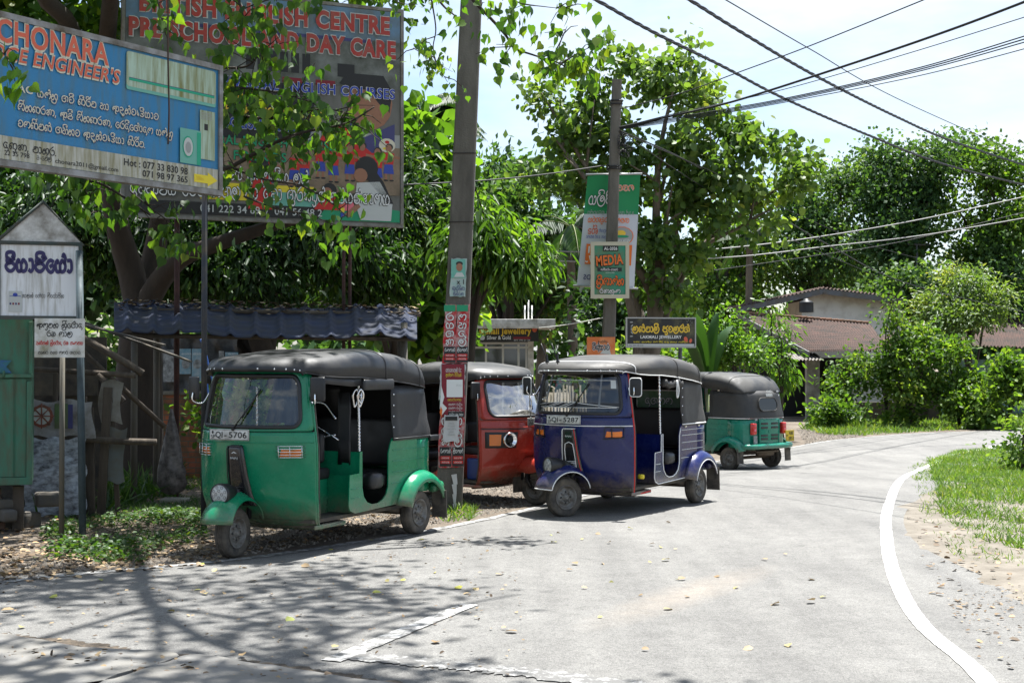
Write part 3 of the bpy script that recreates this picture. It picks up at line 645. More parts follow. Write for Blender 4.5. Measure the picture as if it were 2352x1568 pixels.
for i in range(6):
    for j in range(5): fm.lathe([(.014, 0), (.012, .006), (.001, .009)], Matrix.Translation((.60 + i * .05, .56 - j * .1, .322)) @ Matrix.Rotation(R(-90), 4, 'Y'), 8)
fm.build('floor_mat', RUBBER, g)
MB().grid([[(1.655 - .03 * math.sin(i * 1.3 + z), .50 - i * .04 * 1, .72 + z * .1) for i in range(3)] for z in range(5)]).build('checked_cloth', simple('cloth_check', (.30, .12, .03), .9, dirt=.8, dcol=(.02, .03, .06), dscale=30), g, solid=.004)
MB().grid([[Vector(surf(t, z, -.05 - .02 * math.sin(t * 60))) for t in np.linspace(.50 - (1.5 - z) * .25, .82, 16)] for z in (1.12, 1.3, 1.49)]).build('windscreen_curtain', simple('curtain_grey', (.10, .10, .10), .6), g, solid=.003)
MB().box((-.285, .60, .90), (.16, .04, .05), Matrix.Identity(4), .01).build('hood_latch', BLACKPL, g)
# ---- blue
b_, PB, HB, QB = make_tuk((1.627, 15.895, -2.124), (.004, .010, .088), 'blue', 'dark blue three-wheeler with white beading parked on the road, front wheel turned', steer=-.48, num='QI 5287', trims='blue', z0=0, roof=-.04)
twisted([(.975, .585, .84), (.975, .58, 1.1), (.975, .575, 1.48)], par=b_)
ro = MB().tube(smoothpts([(.93, .60, 1.40), (.75, .60, 1.37), (.6, .60, 1.40), (.48, .60, 1.37)], 5), [.04 + .012 * math.sin(k * 1.9) for k in range(16)], 8).build('rolled_curtain', HB, b_)
MB().tube(smoothpts([(.66, .645, 1.42), (.64, .655, 1.32), (.65, .65, 1.24), (.68, .65, 1.24), (.69, .655, 1.33)], 5, True), .008, 6, True).build('strap_loop', WHITE, b_)
an = MB()
for yy in (-.28, -.15):
    an.tube([(1.93, yy, 1.60), (1.955, yy - .02, 1.72), (1.975, yy - .05, 1.82)], .006, 6); an.lathe([(.001, 0), (.022, .002), (.018, .02), (.010, .03), (.009, .10)], Matrix.Translation((1.93, yy, 1.615)) @ Matrix.Rotation(R(-85), 4, 'Y'), 10)
an.build('aerial', BLACKPL, b_)
me = MB(); gcol = K['white']
for j, (zz, hh) in enumerate(((1.20, .004), (1.155, .004))): pass
me.tube([surf(t, 1.205 - .05 * t * t, .004) for t in np.linspace(-.84, .1, 12)], .004, 4).tube([surf(t, 1.20 - .06 * abs(t), .004) for t in np.linspace(.12, .84, 12)], .004, 4).tube([surf(t, 1.145, .004) for t in np.linspace(-.8, .8, 18)], .004, 4)
for k in (0, .1): me.tube([surf(-.62 + k, 1.145, .004), surf(-.30 + k, 1.20, .004)], .004, 4).tube([surf(-.28 + k, 1.145, .004), surf(-.02 + k, 1.20, .004)], .004, 4)
me.tube([surf(t, 1.43, .004) for t in np.linspace(-.8, .8, 18)], .003, 4)
me.build('windscreen_stripe', WHITE, b_)
sg = MB().grid([[surf(t, z, .0) for t in np.linspace(-.84, .84, 18)] for z in (1.145, 1.17, 1.195)]); sg.build('windscreen_sunstrip', BLACKPL, b_)
for t0 in (-.66, .50):
    MB().grid([[surf(t + (z - 1.13) * .12, z, .006) for t in (t0, t0 + .035)] for z in (1.135, 1.3, 1.49)]).build('windscreen_bar', simple('bar_grey', (.12, .13, .14), .4), b_)
MB().grid([[surf(t, z, .004) for t in (.72, .81)] for z in (1.345, 1.43)]).build('licence_sticker', K['lgrey'], b_)
dd = MB()
for i in range(3):
    for j in range(2): dd.mat((i + j) % 2).lathe([(.017, 0), (.015, .006), (.001, .008)], Matrix.Translation(surf(-.56 + i * .085, 1.375 + j * .04, -.02)), 12)
dd.build('bead_decoration', [K['teal'], K['coral']], b_)
rw = MB(); MRW = Matrix.Translation((-.235, 0, 0)) @ Matrix.Rotation(R(90), 4, 'Z')
rw.tube([(-.245, px, pz) for px, pz in rrect(.30, .115, .05, 5, .0, 1.17)], .008, 6, True); rwo = rw.build('rear_window_frame', WHITE, b_)
MB().poly([(-.248, px, pz) for px, pz in rrect(.295, .11, .05, 5, .0, 1.17)]).build('rear_window', simple('window_view', (.22, .3, .24), .4, dirt=.7, dcol=(.08, .2, .07), dscale=9), rwo)
ik = Ink(); put(ik('navy'), 's', 'දසගග', 0, 1.12, .075, .36, .016, .06, 'C', MRW); put(ik('white'), 's', 'දසගග', 0, 1.125, .075, .36, .018, .0, 'C', MRW); ik.build('rear_lettering', rwo)
cg = MB()
for s in (-1, 1): cg.box((-.3 + .16, .60 * s, .92), (.035, .012, .03)); cg.box((.0, .612 * s, .90), (.04, .01, .03)); cg.box((.36, .612 * s, .905), (.04, .01, .03))
cg.build('fabric_tab', K['cream'], b_)
MB().tube([(1.33, .50, .40), (1.33, .56, .40)], .025, 8).build('yellow_cap', K['yellow'], b_)
MB().box((.70, .52, .56), (.22, .16, .14), bev=.05).build('seat_bolster', VINYL, b_)
# ---- red
r_, PR, HR, _ = make_tuk((-1.12, 16.63, -.72), (.40, .042, .026), 'red', 'red three-wheeler half hidden behind the poster-covered concrete pole', steer=.15, num='QZ 5519', z0=0, scale=.93)
MB().box((1.35, -.40, .43), (.20, .10, .26), bev=.02).build('battery_box', simple('battery_blue', (.02, .05, .2), .5), r_)
pl = MB()
for k in range(14):
    a = k * 2.4; l = .12 + .03 * (k % 3); p = Vector((1.74, -.22, 1.08)); q = p + Vector((math.cos(a) * l * .6, math.sin(a) * l * .6, l * .9)); pl.add([p, p.lerp(q, .5) + Vector((.012, 0, 0)), q, p.lerp(q, .5) - Vector((.012, 0, 0))], [(0, 1, 2, 3)])
pl.build('dashboard_plant', simple('dash_leaf', (.25, .35, .06), .5), r_)
for yy in (-.56,): twisted([(1.0, yy, .84), (1.0, yy, 1.1), (1.0, yy, 1.47)], .008, par=r_)
# ---- far green
f_, PF, HF, _ = make_tuk((4.17, 23.65, R(130)), (.006, .19, .125), 'far', 'green three-wheeler seen from behind, its black canopy back to the camera', scale=.965, z0=-.245)
plate(f_, Matrix.Translation((-.485, -.50, .60)) @ Matrix.Rotation(R(-90), 4, 'Z'), '', .24, .20, 'yellow', ('ABE', '3851'))
ik = Ink(); MQ = Matrix.Translation((-.372, 0, 0)) @ Matrix.Rotation(R(-90), 4, 'Z') @ Matrix.Rotation(R(-10), 4, 'X')
MQ = Matrix.Translation((-.335, 0, 1.375)) @ Matrix.Rotation(R(-90), 4, 'Z') @ Matrix.Rotation(R(-12), 4, 'X')
put(ik('white'), 'l', '49', .27, .0, .035, .06, .03, .02, 'L', MQ); put(ik('white'), 'l', 'P', .31, -.07, .03, .025, .03, .02, 'L', MQ)
put(ik('lgrey'), 's', 'මාතර', .06, .0, .04, .14, .03, 0, 'C', MQ)
for k in range(9): rect(ik('lgrey'), -.03 + k * .02, -.07, -.018 + k * .02, -.02, .03, MQ)
ik.build('canopy_lettering', f_)
stk = MB(); ell(stk, -.37, .905, .035, .018, .02, Matrix.Translation((-.41, 0, 0)) @ Matrix.Rotation(R(-90), 4, 'Z')); rect(stk, -.45, .48, -.35, .62, .03, Matrix.Translation((-.41, 0, 0)) @ Matrix.Rotation(R(-90), 4, 'Z')); stk.build('sticker', simple('sticker_pale', (.45, .46, .45), .6, dirt=.8, dcol=(.1, .1, .1), dscale=30), f_)
# ================================================================= ground
def sheet(L, Rr, n, off, name, mat, kind='structure', wob=0):
    L = smoothpts([(x, y, 0) for x, y in L], 8); Rr = smoothpts([(x, y, 0) for x, y in Rr], 8)
    G = []
    for a, b in zip(L, Rr):
        row = []
        for k in range(n + 1):
            p = a.lerp(b, k / n); w = 0
            row.append((p.x, p.y, gz(p.x, p.y) + off))
        G.append(row)
    o = MB().grid(G).build(name, mat, fixn=False); return tag(o, kind=kind)
def ribbon(P, w, off, name, mat, n=3, jag=0, label=None, seg=10):
    P = smoothpts([(p[0], p[1], 0) for p in P], seg); G = []
    for i, p in enumerate(P):
        a = P[max(i - 1, 0)]; b = P[min(i + 1, len(P) - 1)]; d = (b - a).normalized(); nn = Vector((-d.y, d.x, 0)); ww = w if not callable(w) else w(i / len(P))
        G.append([((p + nn * ww * (k / n - .5) + nn * random.uniform(-jag, jag) * (k in (0, n)))).to_tuple() for k in range(n + 1)])
    G = [[(x, y, gz(x, y) + off) for x, y, z in r] for r in G]
    return tag(MB().grid(G).build(name, mat, fixn=False), kind='structure')
def earth():
    m, nt, b, o = newmat('earth')
    c = ramp(nt, noise(nt, .9, 9, .68), [(.30, (.075, .056, .040)), (.48, (.125, .098, .072)), (.60, (.18, .15, .115)), (.75, (.25, .215, .17))])
    n2 = ramp(nt, noise(nt, 24, 7, .75), [(.30, (.45, .45, .45)), (.7, (1.35, 1.35, 1.35))]); c2 = mix(nt, 1, c, n2, 'MULTIPLY')
    nt.links.new(c2, b.inputs['Base Color']); b.inputs['Roughness'].default_value = .95
    bump(nt, b, noise(nt, 30, 8, .7), .9, .03); return m
def asphalt():
    m, nt, b, o = newmat('asphalt')
    c = ramp(nt, noise(nt, .45, 6, .62), [(.3, (.146, .142, .136)), (.7, (.196, .191, .182))])
    def mul(f): return mix(nt, 1, c, f, 'MULTIPLY')
    c = mul(ramp(nt, noise(nt, 120, 2, .85), [(.30, (.35, .35, .35)), (.44, (.88, .88, .88)), (.6, (1.05, 1.05, 1.04)), (.76, (1.9, 1.88, 1.8))]))
    c = mul(ramp(nt, noise(nt, 34, 5, .8), [(.34, (.72, .72, .72)), (.55, (1.03, 1.03, 1.03))]))
    c = mul(ramp(nt, noise(nt, 5, 9, .72), [(.25, (.78, .78, .78)), (.6, (1.05, 1.05, 1.05))]))
    c = mul(ramp(nt, noise(nt, .9, 5, .6, stretch=(3.2, .35, 1)), [(.30, (.84, .84, .84)), (.62, (1.06, 1.06, 1.05))]))
    # tar-dark drips where vehicles stand
    c = mul(ramp(nt, noise(nt, 2.2, 4, .5), [(.24, (.62, .62, .62)), (.33, (1, 1, 1))]))
    # hairline cracks
    tc = N(nt, 'ShaderNodeTexCoord'); nz = N(nt, 'ShaderNodeTexNoise', Scale=1.4, Detail=4.0); nt.links.new(tc.outputs['Object'], nz.inputs['Vector'])
    va = N(nt, 'ShaderNodeVectorMath', operation='ADD'); nt.links.new(tc.outputs['Object'], va.inputs[0]); nt.links.new(nz.outputs['Color'], va.inputs[1])
    vo = N(nt, 'ShaderNodeTexVoronoi', feature='DISTANCE_TO_EDGE', Scale=.42); nt.links.new(va.outputs[0], vo.inputs['Vector'])
    ck = ramp(nt, vo.outputs['Distance'], [(0, (1, 1, 1)), (.006, (0, 0, 0))]); km = ramp(nt, noise(nt, .35, 3, .5), [(.56, (0, 0, 0)), (.66, (.4, .4, .4))])
    c = mix(nt, mix(nt, 1, ck, km, 'MULTIPLY'), c, (.035, .033, .03))
    mp = N(nt, 'ShaderNodeMapping'); nt.links.new(tc.outputs['Object'], mp.inputs[0])
    mp.vector_type = 'TEXTURE'; mp.inputs['Location'].default_value = (1.25, 9.55, 0); mp.inputs['Rotation'].default_value = (0, 0, R(58)); mp.inputs['Scale'].default_value = (2.0, .34, 5)
    gr = N(nt, 'ShaderNodeTexGradient', gradient_type='SPHERICAL'); nt.links.new(mp.outputs[0], gr.inputs[0])
    mu = N(nt, 'ShaderNodeMath', operation='MULTIPLY'); nt.links.new(gr.outputs[0], mu.inputs[0]); nt.links.new(noise(nt, 7, 7, .75), mu.inputs[1])
    c = mix(nt, ramp(nt, mu.outputs[0], [(.08, (0, 0, 0)), (.55, (.30, .30, .30))]), c, (.36, .29, .22))
    c = mix(nt, ramp(nt, noise(nt, 1.3, 9, .8), [(.62, (0, 0, 0)), (.80, (.45, .45, .45))]), c, (.27, .23, .19))
    nt.links.new(c, b.inputs['Base Color']); b.inputs['Roughness'].default_value = .85; b.inputs['Specular IOR Level'].default_value = .3
    bump(nt, b, noise(nt, 110, 5, .75), .8, .008); return m
def roadpaint(wear, white=.74):
    m, nt, b, o = newmat('road_paint')
    f = ramp(nt, noise(nt, 14, 9, .75), [(wear - .09, (1, 1, 1)), (wear + .07, (0, 0, 0))])
    c = mix(nt, f, (.108, .105, .100), (white, white * .985, white * .95)); n2 = ramp(nt, noise(nt, 90, 3, .7), [(.3, (.8, .8, .8)), (.6, (1, 1, 1))])
    nt.links.new(mix(nt, 1, c, n2, 'MULTIPLY'), b.inputs['Base Color']); b.inputs['Roughness'].default_value = .7; bump(nt, b, noise(nt, 120, 3), .3, .004); return m
EARTH = earth(); ASPH = asphalt()
gx = [-300, -80, -30] + list(np.linspace(-14, 16, 61)) + [30, 80, 300]; gy = [-30, -8] + list(np.linspace(3, 45, 85)) + [70, 150, 400, 900]
G = []
for yy in gy: G.append([(xx, yy, gz(xx, yy) + (.0 if yy < 60 else .0)) for xx in gx])
tag(MB().grid(G).build('ground', EARTH, fixn=False), kind='structure')
le = [gnd(0, 581), gnd(110, 570), gnd(230, 559), gnd(330, 545), gnd(430, 529), gnd(540, 505), gnd(620, 484), gnd(700, 464), gnd(795, 446), gnd(850, 438), gnd(930, 433), gnd(1010, 430), gnd(1060, 428)]
LE = [(le[0].x - 2.2, le[0].y - .9)] + [(p.x, p.y) for p in le]
rc = [gnd(985, 682), gnd(922, 625), gnd(896, 580), gnd(887, 540), gnd(889, 505), gnd(908, 475), gnd(945, 457), gnd(985, 449), gnd(1024, 444)]
RC = [(rc[0].x - .4, rc[0].y - 1.8), *[(p.x, p.y) for p in rc], (rc[-1].x + 6, rc[-1].y + 1.6)]
RR = [(RC[0][0] + .9, 4.2), (RC[1][0] + .8, 6.6), (RC[2][0] + .9, 8.3), (RC[3][0] + .7, 10.2), (RC[4][0] + .25, 12.4), (RC[5][0] + .2, 15.2), (RC[6][0] + .2, 19), (RC[7][0] + .2, 22.5), (RC[8][0] + .25, RC[8][1] - .3), (RC[9][0] + .3, RC[9][1] - .3), (RC[10][0], RC[10][1] - .4), (RC[10][0] + 10, RC[10][1] + 1), (RC[10][0] + 20, RC[10][1] + 2)]
LL = [(-8.5, 4.2), (-7.2, 8.0), LE[0], LE[1], LE[3], LE[4], LE[5], LE[6], LE[8], LE[9], LE[11], LE[12], LE[13]]
LL = [(LE[0][0] - 1.0, 3.0), (LE[0][0] - .6, 6.5), LE[0], LE[2], LE[3], LE[4], LE[5], LE[6], LE[8], LE[9], (LE[10][0], LE[10][1]), LE[12], (LE[13][0] + 16, LE[13][1] + 2)]
sheet(LL, RR, 24, .006, 'road', ASPH)
ribbon([(x + .05, y - .05) for x, y in LE[1:]], .10, .011, 'edge_line', roadpaint(.48, .42), jag=.015, seg=24)
ribbon(RC, .108, .012, 'edge_line', roadpaint(.62), jag=.003, seg=20)
d0, d1 = gnd(331, 662), gnd(470, 605); ribbon([d0, (d0 + d1) / 2, d1], .125, .013, 'centre_dash', roadpaint(.50, .46), jag=.006, seg=30)
ribbon([gnd(335, 655), gnd(430, 664), gnd(520, 673), gnd(640, 688)], .19, .0125, 'stop_line', roadpaint(.43, .45), jag=.03, seg=30)
# broken concrete slabs in the corner
sb = [[(0, 640), (40, 646), (95, 655), (178, 660), (120, 682), (60, 700), (-60, 700), (-60, 636)], [(190, 662), (240, 668), (330, 682), (420, 700), (80, 700), (130, 682)]]
for P in sb:
    q = [gnd(*p) for p in P]; m = MB(); q = smoothpts(q, 5, True); q = [p + Vector((random.uniform(-.018, .018), random.uniform(-.018, .018), 0)) for p in q]
    A = [Vector((p.x, p.y, .045)) for p in q]; B = [Vector((p.x, p.y, -.05)) for p in q]; n = len(q)
    m.add(A + B, [tuple(t) for t in geometry.tessellate_polygon([A])] + [(i, (i + 1) % n, n + (i + 1) % n, n + i) for i in range(n)], None, False)
    tag(m.build('pavement', simple('slab', (.17, .165, .155), .9, dirt=.5, dcol=(.15, .14, .12), dscale=3, bmp=.4, bscale=40)), kind='structure')
j = [gnd(*p) for p in ((-40, 634), (0, 637), (60, 643), (120, 652), (190, 660), (250, 665), (330, 676), (420, 692))]
ribbon(j, .10, .0165, 'dirt_strip', simple('joint_dirt', (.12, .09, .06), .95, dirt=.8, dcol=(.03, .025, .02), dscale=30, bmp=.9, bscale=60), jag=.04, seg=20)
SAND = simple('sandy_verge', (.215, .19, .155), .95, dirt=.95, dcol=(.11, .095, .075), dscale=3, bmp=.8, bscale=25)
vl = smoothpts([(x, y, 0) for x, y in RR[1:10]], 8); G = []
for i, p in enumerate(vl):
    w = 1.9 + .5 * math.sin(i * .31) + .25 * math.sin(i * .9); G.append([(p.x - .10 + .10 * math.sin(i * 1.9) + .05 * math.sin(i * 3.7) + (w + .1) * k / 10 + .05 * math.sin(i * .7 + k), p.y - .3 * k / 10, gz(p.x, p.y) + .004 + .010 * math.sin(math.pi * k / 10)) for k in range(11)])
tag(MB().grid(G).build('verge', SAND, fixn=False), kind='structure')
# ================================================================= poles
def pole(name, base, top, w0, w1, label):
    b = Vector(base); t = Vector(top); r = empty(name, b, 0, label, 'utility pole', 'concrete utility poles')
    m = MB(); d = t - b; n = 26; P = []
    for i in range(n + 1):
        k = i / n; w = lerp(w0, w1, k) / 2; c = d * k; h = w * .92; e = .018
        P.append([(c.x + sx, c.y + sy, c.z) for sx, sy in ((w - e, -h), (w, -h + e), (w, h - e), (w - e, h), (-w + e, h), (-w, h - e), (-w, -h + e), (-w + e, -h))])
    m.grid(P, cv=True, smooth=False); m.poly(P[-1]); m.build('shaft', CONC, r)
    return r, d
pr, pd = pole('concrete_pole', gnd(449, 509), at(474, -60, 15.03), .285, .225, 'near grey concrete pole with torn posters down to its foot')
for k in (.50, .62, .9):
    c = pd * k; w = lerp(.285, .225, k) / 2 + .006
    MB().tube([(c.x + a, c.y + b * .92, c.z + .01 * a) for a, b in ((w, -w), (w, w), (-w, w), (-w, -w))], .006, 5, True).build('wire_band', simple('band', (.05, .045, .04), .7, .5), pr)
def plane_at(base, d, kz, w):   # frame on the front face of a leaning pole at height z
    pass
def poster(par, pts, name, inkf, zc, x0, x1, z0, z1, col, Yoff, lab=None, curl=0):
    """pts in par's space: sheet lies against the front of the shaft"""
    m = MB(); nx, nz = 6, 8; G = []
    rnd = random.Random(zc * 100 + x0)
    for i in range(nz + 1):
        z = lerp(z0, z1, i / nz); row = []
        for k in range(nx + 1):
            x = lerp(x0, x1, k / nx); lean = pd.x * z / pd.z
            e = rnd.uniform(-.008, .008) if k in (0, nx) or i in (0, nz) else 0
            row.append((x + lean + e, Yoff - .004 - abs(e) * .8, z + e))
        G.append(row)
    o = m.grid(G).build(name, simple('paper_' + col, {'red': (.5, .015, .02), 'maroon': (.16, .006, .02), 'white': (.6, .6, .6), 'mint': (.35, .5, .46), 'blackp': (.02, .02, .02), 'green': (.01, .22, .09), 'orange': (.65, .15, .03)}[col], .75, dirt=.35, dcol=(.5, .48, .46), dscale=16), par, label=lab)
    return o
def lean_M(z, Yoff): return Matrix.Translation((pd.x * z / pd.z, Yoff - .012, z)) @ Matrix.Rotation(math.atan2(pd.x, pd.z), 4, 'Y')
YF = -.285 * .46 - .004
def zof(v): return CH - (v * .43537 - 360) * 15 / F     # height on the pole from the picture row
def red_pair(z0, z1, Y, top=True, lab='red election poster with white lettering'):
    for i, (xa, xb) in enumerate(((-.135, -.002), (.002, .135))):
        o = poster(pr, None, 'poster', None, z0 + i * 7, xa, xb, z0, z1, 'red', Y, lab)
        M = lean_M(0, Y); M = Matrix.Translation((pd.x * (z0 + z1) / 2 / pd.z, Y - .012, 0)); ik = Ink(); h = z1 - z0; c = (xa + xb) / 2
        rect(ik('black'), xa + .004, z0 + .01, xb - .004, z0 + h * .28, .0, M); rect(ik('green'), xa + .004, z1 - h * .12, xb - .004, z1 - .006, .0, M)
        Mv = M
        for j, t in enumerate(('ර', 'ය', 'ස', 'ණ') if i == 0 else ('න', 'හ', 'ද', 'ල')):
            put(ik('black'), 's', t, c, z1 - h * (.27 + .14 * j) + .0, h * .105, .095, .002, .07, 'C', Mv); put(ik('white'), 's', t, c, z1 - h * (.27 + .14 * j), h * .105, .09, .004, .02, 'C', Mv)
        put(ik('white'), 's', 'රංගනාත්' if i == 0 else 'ලියනගේ', c, z0 + h * .2, h * .045, .11, .004, .02, 'C', M)
        for j in (0, 1): rect(ik('red'), xa + .012, z0 + h * (.10 - .06 * j) + .008, xb - .012, z0 + h * (.145 - .06 * j) + .008, .003, M, .004); put(ik('white'), 's', 'කමටයවල', c, z0 + h * (.11 - .06 * j) + .008, h * .02, .08, .005, 0, 'C', M)
        ik.build('poster_print', o)
red_pair(zof(833), zof(700), YF)
red_pair(zof(1068), zof(905), YF - .002)
o = poster(pr, None, 'poster', None, 3, -.155, .12, zof(905) - .05, zof(835), 'white', YF - .006, 'maroon and white shop poster, middle of the pole')
z0, z1 = zof(955), zof(835); M = Matrix.Translation((pd.x * (z0 + z1) / 2 / pd.z, YF - .022, 0)); ik = Ink()
rect(ik('maroon'), -.13, z0 + .01, .12, z1, 0, M); put(ik('white'), 's', 'පොහොසත් රට', .0, z1 - .085, .035, .17, .002, .0, 'C', M); put(ik('yellow'), 's', 'ලස්සන ජීවිතේ', .0, z1 - .135, .03, .17, .002, .0, 'C', M)
rect(ik('white'), -.075, z1 - .36, .10, z1 - .17, .003, M); put(ik('lgrey'), 's', 'කය', .03, z1 - .24, .02, None, .005, 0, 'L', M); put(ik('yellow'), 's', 'කොට්ඨාශය', .01, z1 - .40, .022, .15, .003, 0, 'C', M)
for k, c_ in enumerate(('white', 'white', 'lgrey')): put(ik(c_), 's', 'මහජන රැළිය', .02, z1 - .45 - k * .04, .02, .15, .003, 0, 'C', M)
rect(ik('black'), -.06, z0 + .0, .115, z0 + .06, .003, M); put(ik('white'), 's', 'ජාතික ජන බලය', .03, z0 + .018, .022, .15, .005, 0, 'C', M)
pol(ik('white'), [(-.135, z0 + .35), (-.10, z0 + .22), (-.12, z0 + .15), (-.07, z0 + .1), (-.13, z0 + .02), (-.15, z0 + .1)], .004, M); pol(ik('orange'), [(-.14, z0 + .12), (-.12, z0 + .08), (-.13, z0 - .0), (-.15, z0 + .05)], .005, M)
ik.build('poster_print', o)
o = poster(pr, None, 'poster', None, 9, -.09, .075, zof(1010), zof(950), 'white', YF - .030, 'white printed notice glued over a red poster')
M = Matrix.Translation((pd.x * zof(980) / pd.z, YF - .046, 0)); ik = Ink(); rect(ik('black'), -.07, zof(962), .06, zof(953), 0, M)
for k in range(5): put(ik('grey'), 's', ('සුළඟ', 'නවාතැන්', 'මාතර නගරය', 'දුරකථන', 'මාතර')[k], -.005, zof(970 + k * 6.4), .014, .06 + .02 * (k % 3), 0, 0, 'C', M)
ik.build('poster_print', o)
o = poster(pr, None, 'poster', None, 5, -.09, .085, zof(683), zof(596), 'mint', YF + .012, 'pale election poster with a portrait, highest on the pole')
M = Matrix.Translation((pd.x * zof(640) / pd.z, YF - .004, 0)); ik = Ink(); rect(ik('mint'), -.08, zof(640), .075, zof(598), 0, M)
ell(ik('skin'), .01, zof(616), .035, .045, .003, M); ell(ik('black'), .01, zof(608), .038, .026, .002, M); pol(ik('lgrey'), [(-.05, zof(638)), (.07, zof(638)), (.04, zof(628)), (-.02, zof(628))], .003, M)
put(ik('black'), 'l', 'x 1', -.02, zof(654), .05, .08, .003, .02, 'L', M); put(ik('navy'), 's', 'බුද්ධික', 0, zof(668), .036, .14, .003, .03, 'C', M); put(ik('navy'), 's', 'පතිරණ', 0, zof(680), .03, .12, .003, .03, 'C', M)
ik.build('poster_print', o)
sc_ = MB()
for k in range(4):
    z = zof(1085 + k * 22); sc_.add([(.03 + .02 * k * .3, YF - .004, z), (.09, YF - .006, z + .01), (.10 - .01 * k, YF - .012, z - .10), (.06, YF - .006, z - .12)], [(0, 1, 2, 3)])
sc_.build('torn_paper', [simple('paper_white', (.6, .6, .6))], pr)
b2 = gnd(606, 470); b2 = Vector((1.50, 22.0, gz(0, 22)))
p2, pd2 = pole('concrete_pole', b2, ao(1417, 183, 22), .235, .15, 'far concrete pole with the green banner and a signboard on it')
for v, w in ((232, .16), (240, .16), (383, .19), (388, .19)):
    hw = MB()
    z = ao(1400, v, 22).z - b2.z; c = pd2 * (z / pd2.z); q = w / 2 + .012
    hw.tube([(c.x + a * q, c.y + b * q, c.z) for a, b in ((1, -1), (1, 1), (-1, 1), (-1, -1))], .014, 5, True); hw.build('clamp', BLACKPL, p2)
hw = MB()
for k in range(26):
    a = random.uniform(0, 6.28); c = pd2 * .83 + Vector((.12, -.1, random.uniform(-.1, .12))); hw.tube(smoothpts([c, c + Vector((math.cos(a) * .1, -.05, math.sin(a) * .09)), c + Vector((math.cos(a + 1) * .13 + .05, -.06, math.sin(a + 1) * .12)), c + Vector((.02, 0, .02))], 3), .004, 4)
hw.build('tangled_wire', BLACKPL, p2)
# banner hung behind that pole
br = empty('cloth_banner', ao(1400, 670, 22.25), 0, 'green and white cloth banner seen from its back, hung behind the far pole', 'banner')
tl, tr_, bl_, brr = [ao(*p, 22.25) - br.location for p in ((1350, 402), (1471, 400), (1325, 655), (1457, 662))]
def bp(u, v):  # u 0..1 left-right, v 0..1 bottom-top
    p = bl_.lerp(brr, u).lerp(tl.lerp(tr_, u), v); return (p.x, .03 * math.sin(u * 7 + v * 3) + .02 * math.sin(v * 9), p.z)
m = MB()
m.mat(0).grid([[bp(u / 10, v / 20) for u in range(11)] for v in range(0, 14)]); m.mat(1).grid([[bp(u / 10, v / 20) for u in range(11)] for v in range(13, 21)])
bc = m.build('cloth', [simple('banner_white', (.55, .57, .62), .8), simple('banner_green', (.02, .25, .09), .8)], br)
ik = Ink()
def bput(kind, col, txt, u, v, h, w, mirror=True, bold=0, oc=None, d=.03, rot=0):
    vs, fs = (sinhala(txt, 1.3 + bold * 10) if kind == 's' else latin(txt, bold))
    x0 = min(q.x for q in vs); x1 = max(q.x for q in vs); s_ = h if kind == 's' else h / .7; out = []
    for q in vs:
        a = (q.x - x0) / (x1 - x0) * w
        if mirror: a = w - a
        p = bp(u + a, v + q.y * s_ + rot * a); out.append((p[0], p[1] - d, p[2]))
    ik(col).add(out, fs, None, False)
for c_, dd, bo in (('black', .028, .10), ('white', .032, 0)): bput('s', c_, 'පේලිය', .06, .735, .085, .56, bold=bo, d=dd)
for c_, dd, bo in (('white', .028, .12), ('orange', .032, 0)): bput('s', c_, 'ගසස', .56, .86, .05, .34, bold=bo, d=dd)
bput('s', 'grey', 'ඉඩම් සහ නිවාස ලබාගන්න', .06, .645, .03, .86); bput('s', 'orange', 'සමනල කඳුකරය', .08, .575, .04, .76, bold=.06)
bput('s', 'coral', 'කී7', .10, .47, .05, .18, bold=.05); bput('s', 'blue', 'දකුණේ', .30, .485, .025, .16); bput('s', 'blue', 'විශාලතම ඉඩම් සමාගම', .08, .43, .025, .45)
def bell(col, u, v, a, b, d):
    P = [bp(u + a * math.cos(k * .4488), v + b * math.sin(k * .4488)) for k in range(14)]; ik(col).add([(p[0], p[1] - d, p[2]) for p in P], [tuple(range(14))], None, False)
bell('orange', .72, .455, .215, .085, .03); bell('grey', .72, .455, .20, .078, .032); bell('gold', .70, .48, .09, .026, .034); bell('green', .72, .452, .13, .012, .036); bput('l', 'white', 'VISTA VALLEY', .56, .405, .024, .32, d=.038)
def bquad(col, u0, v0, u1, v1, d): ik(col).add([(bp(u, v)[0], bp(u, v)[1] - d, bp(u, v)[2]) for u, v in ((u0, v0), (u1, v0), (u1, v1), (u0, v1))], [(0, 1, 2, 3)], None, False)
bquad('orange', .10, .20, .92, .38, .03); bput('l', 'white', '071', .14, .30, .06, .26, bold=.02, d=.033); bput('l', 'white', '0773', .10, .215, .06, .26, bold=.02, d=.033)
bput('l', 'navy', 'LANDS', .10, .06, .045, .34, bold=.02); bput('l', 'navy', 'A', .82, .06, .045, .08, bold=.02)
ik.build('banner_print', bc)
MB().tube([(tl.x - .03, 0, tl.z + .01), (tr_.x + .03, 0, tr_.z + .01)], .018, 6).build('banner_rod', STEEL, br); MB().tube([(bl_.x - .06, 0, bl_.z), (brr.x + .06, 0, brr.z)], .018, 6).build('banner_rod', STEEL, br)
MB().tube([ao(1420, 398, 22.0) - br.location, ao(1430, 396, 22.2) - br.location], .008, 5).build('banner_tie', STEEL, br)
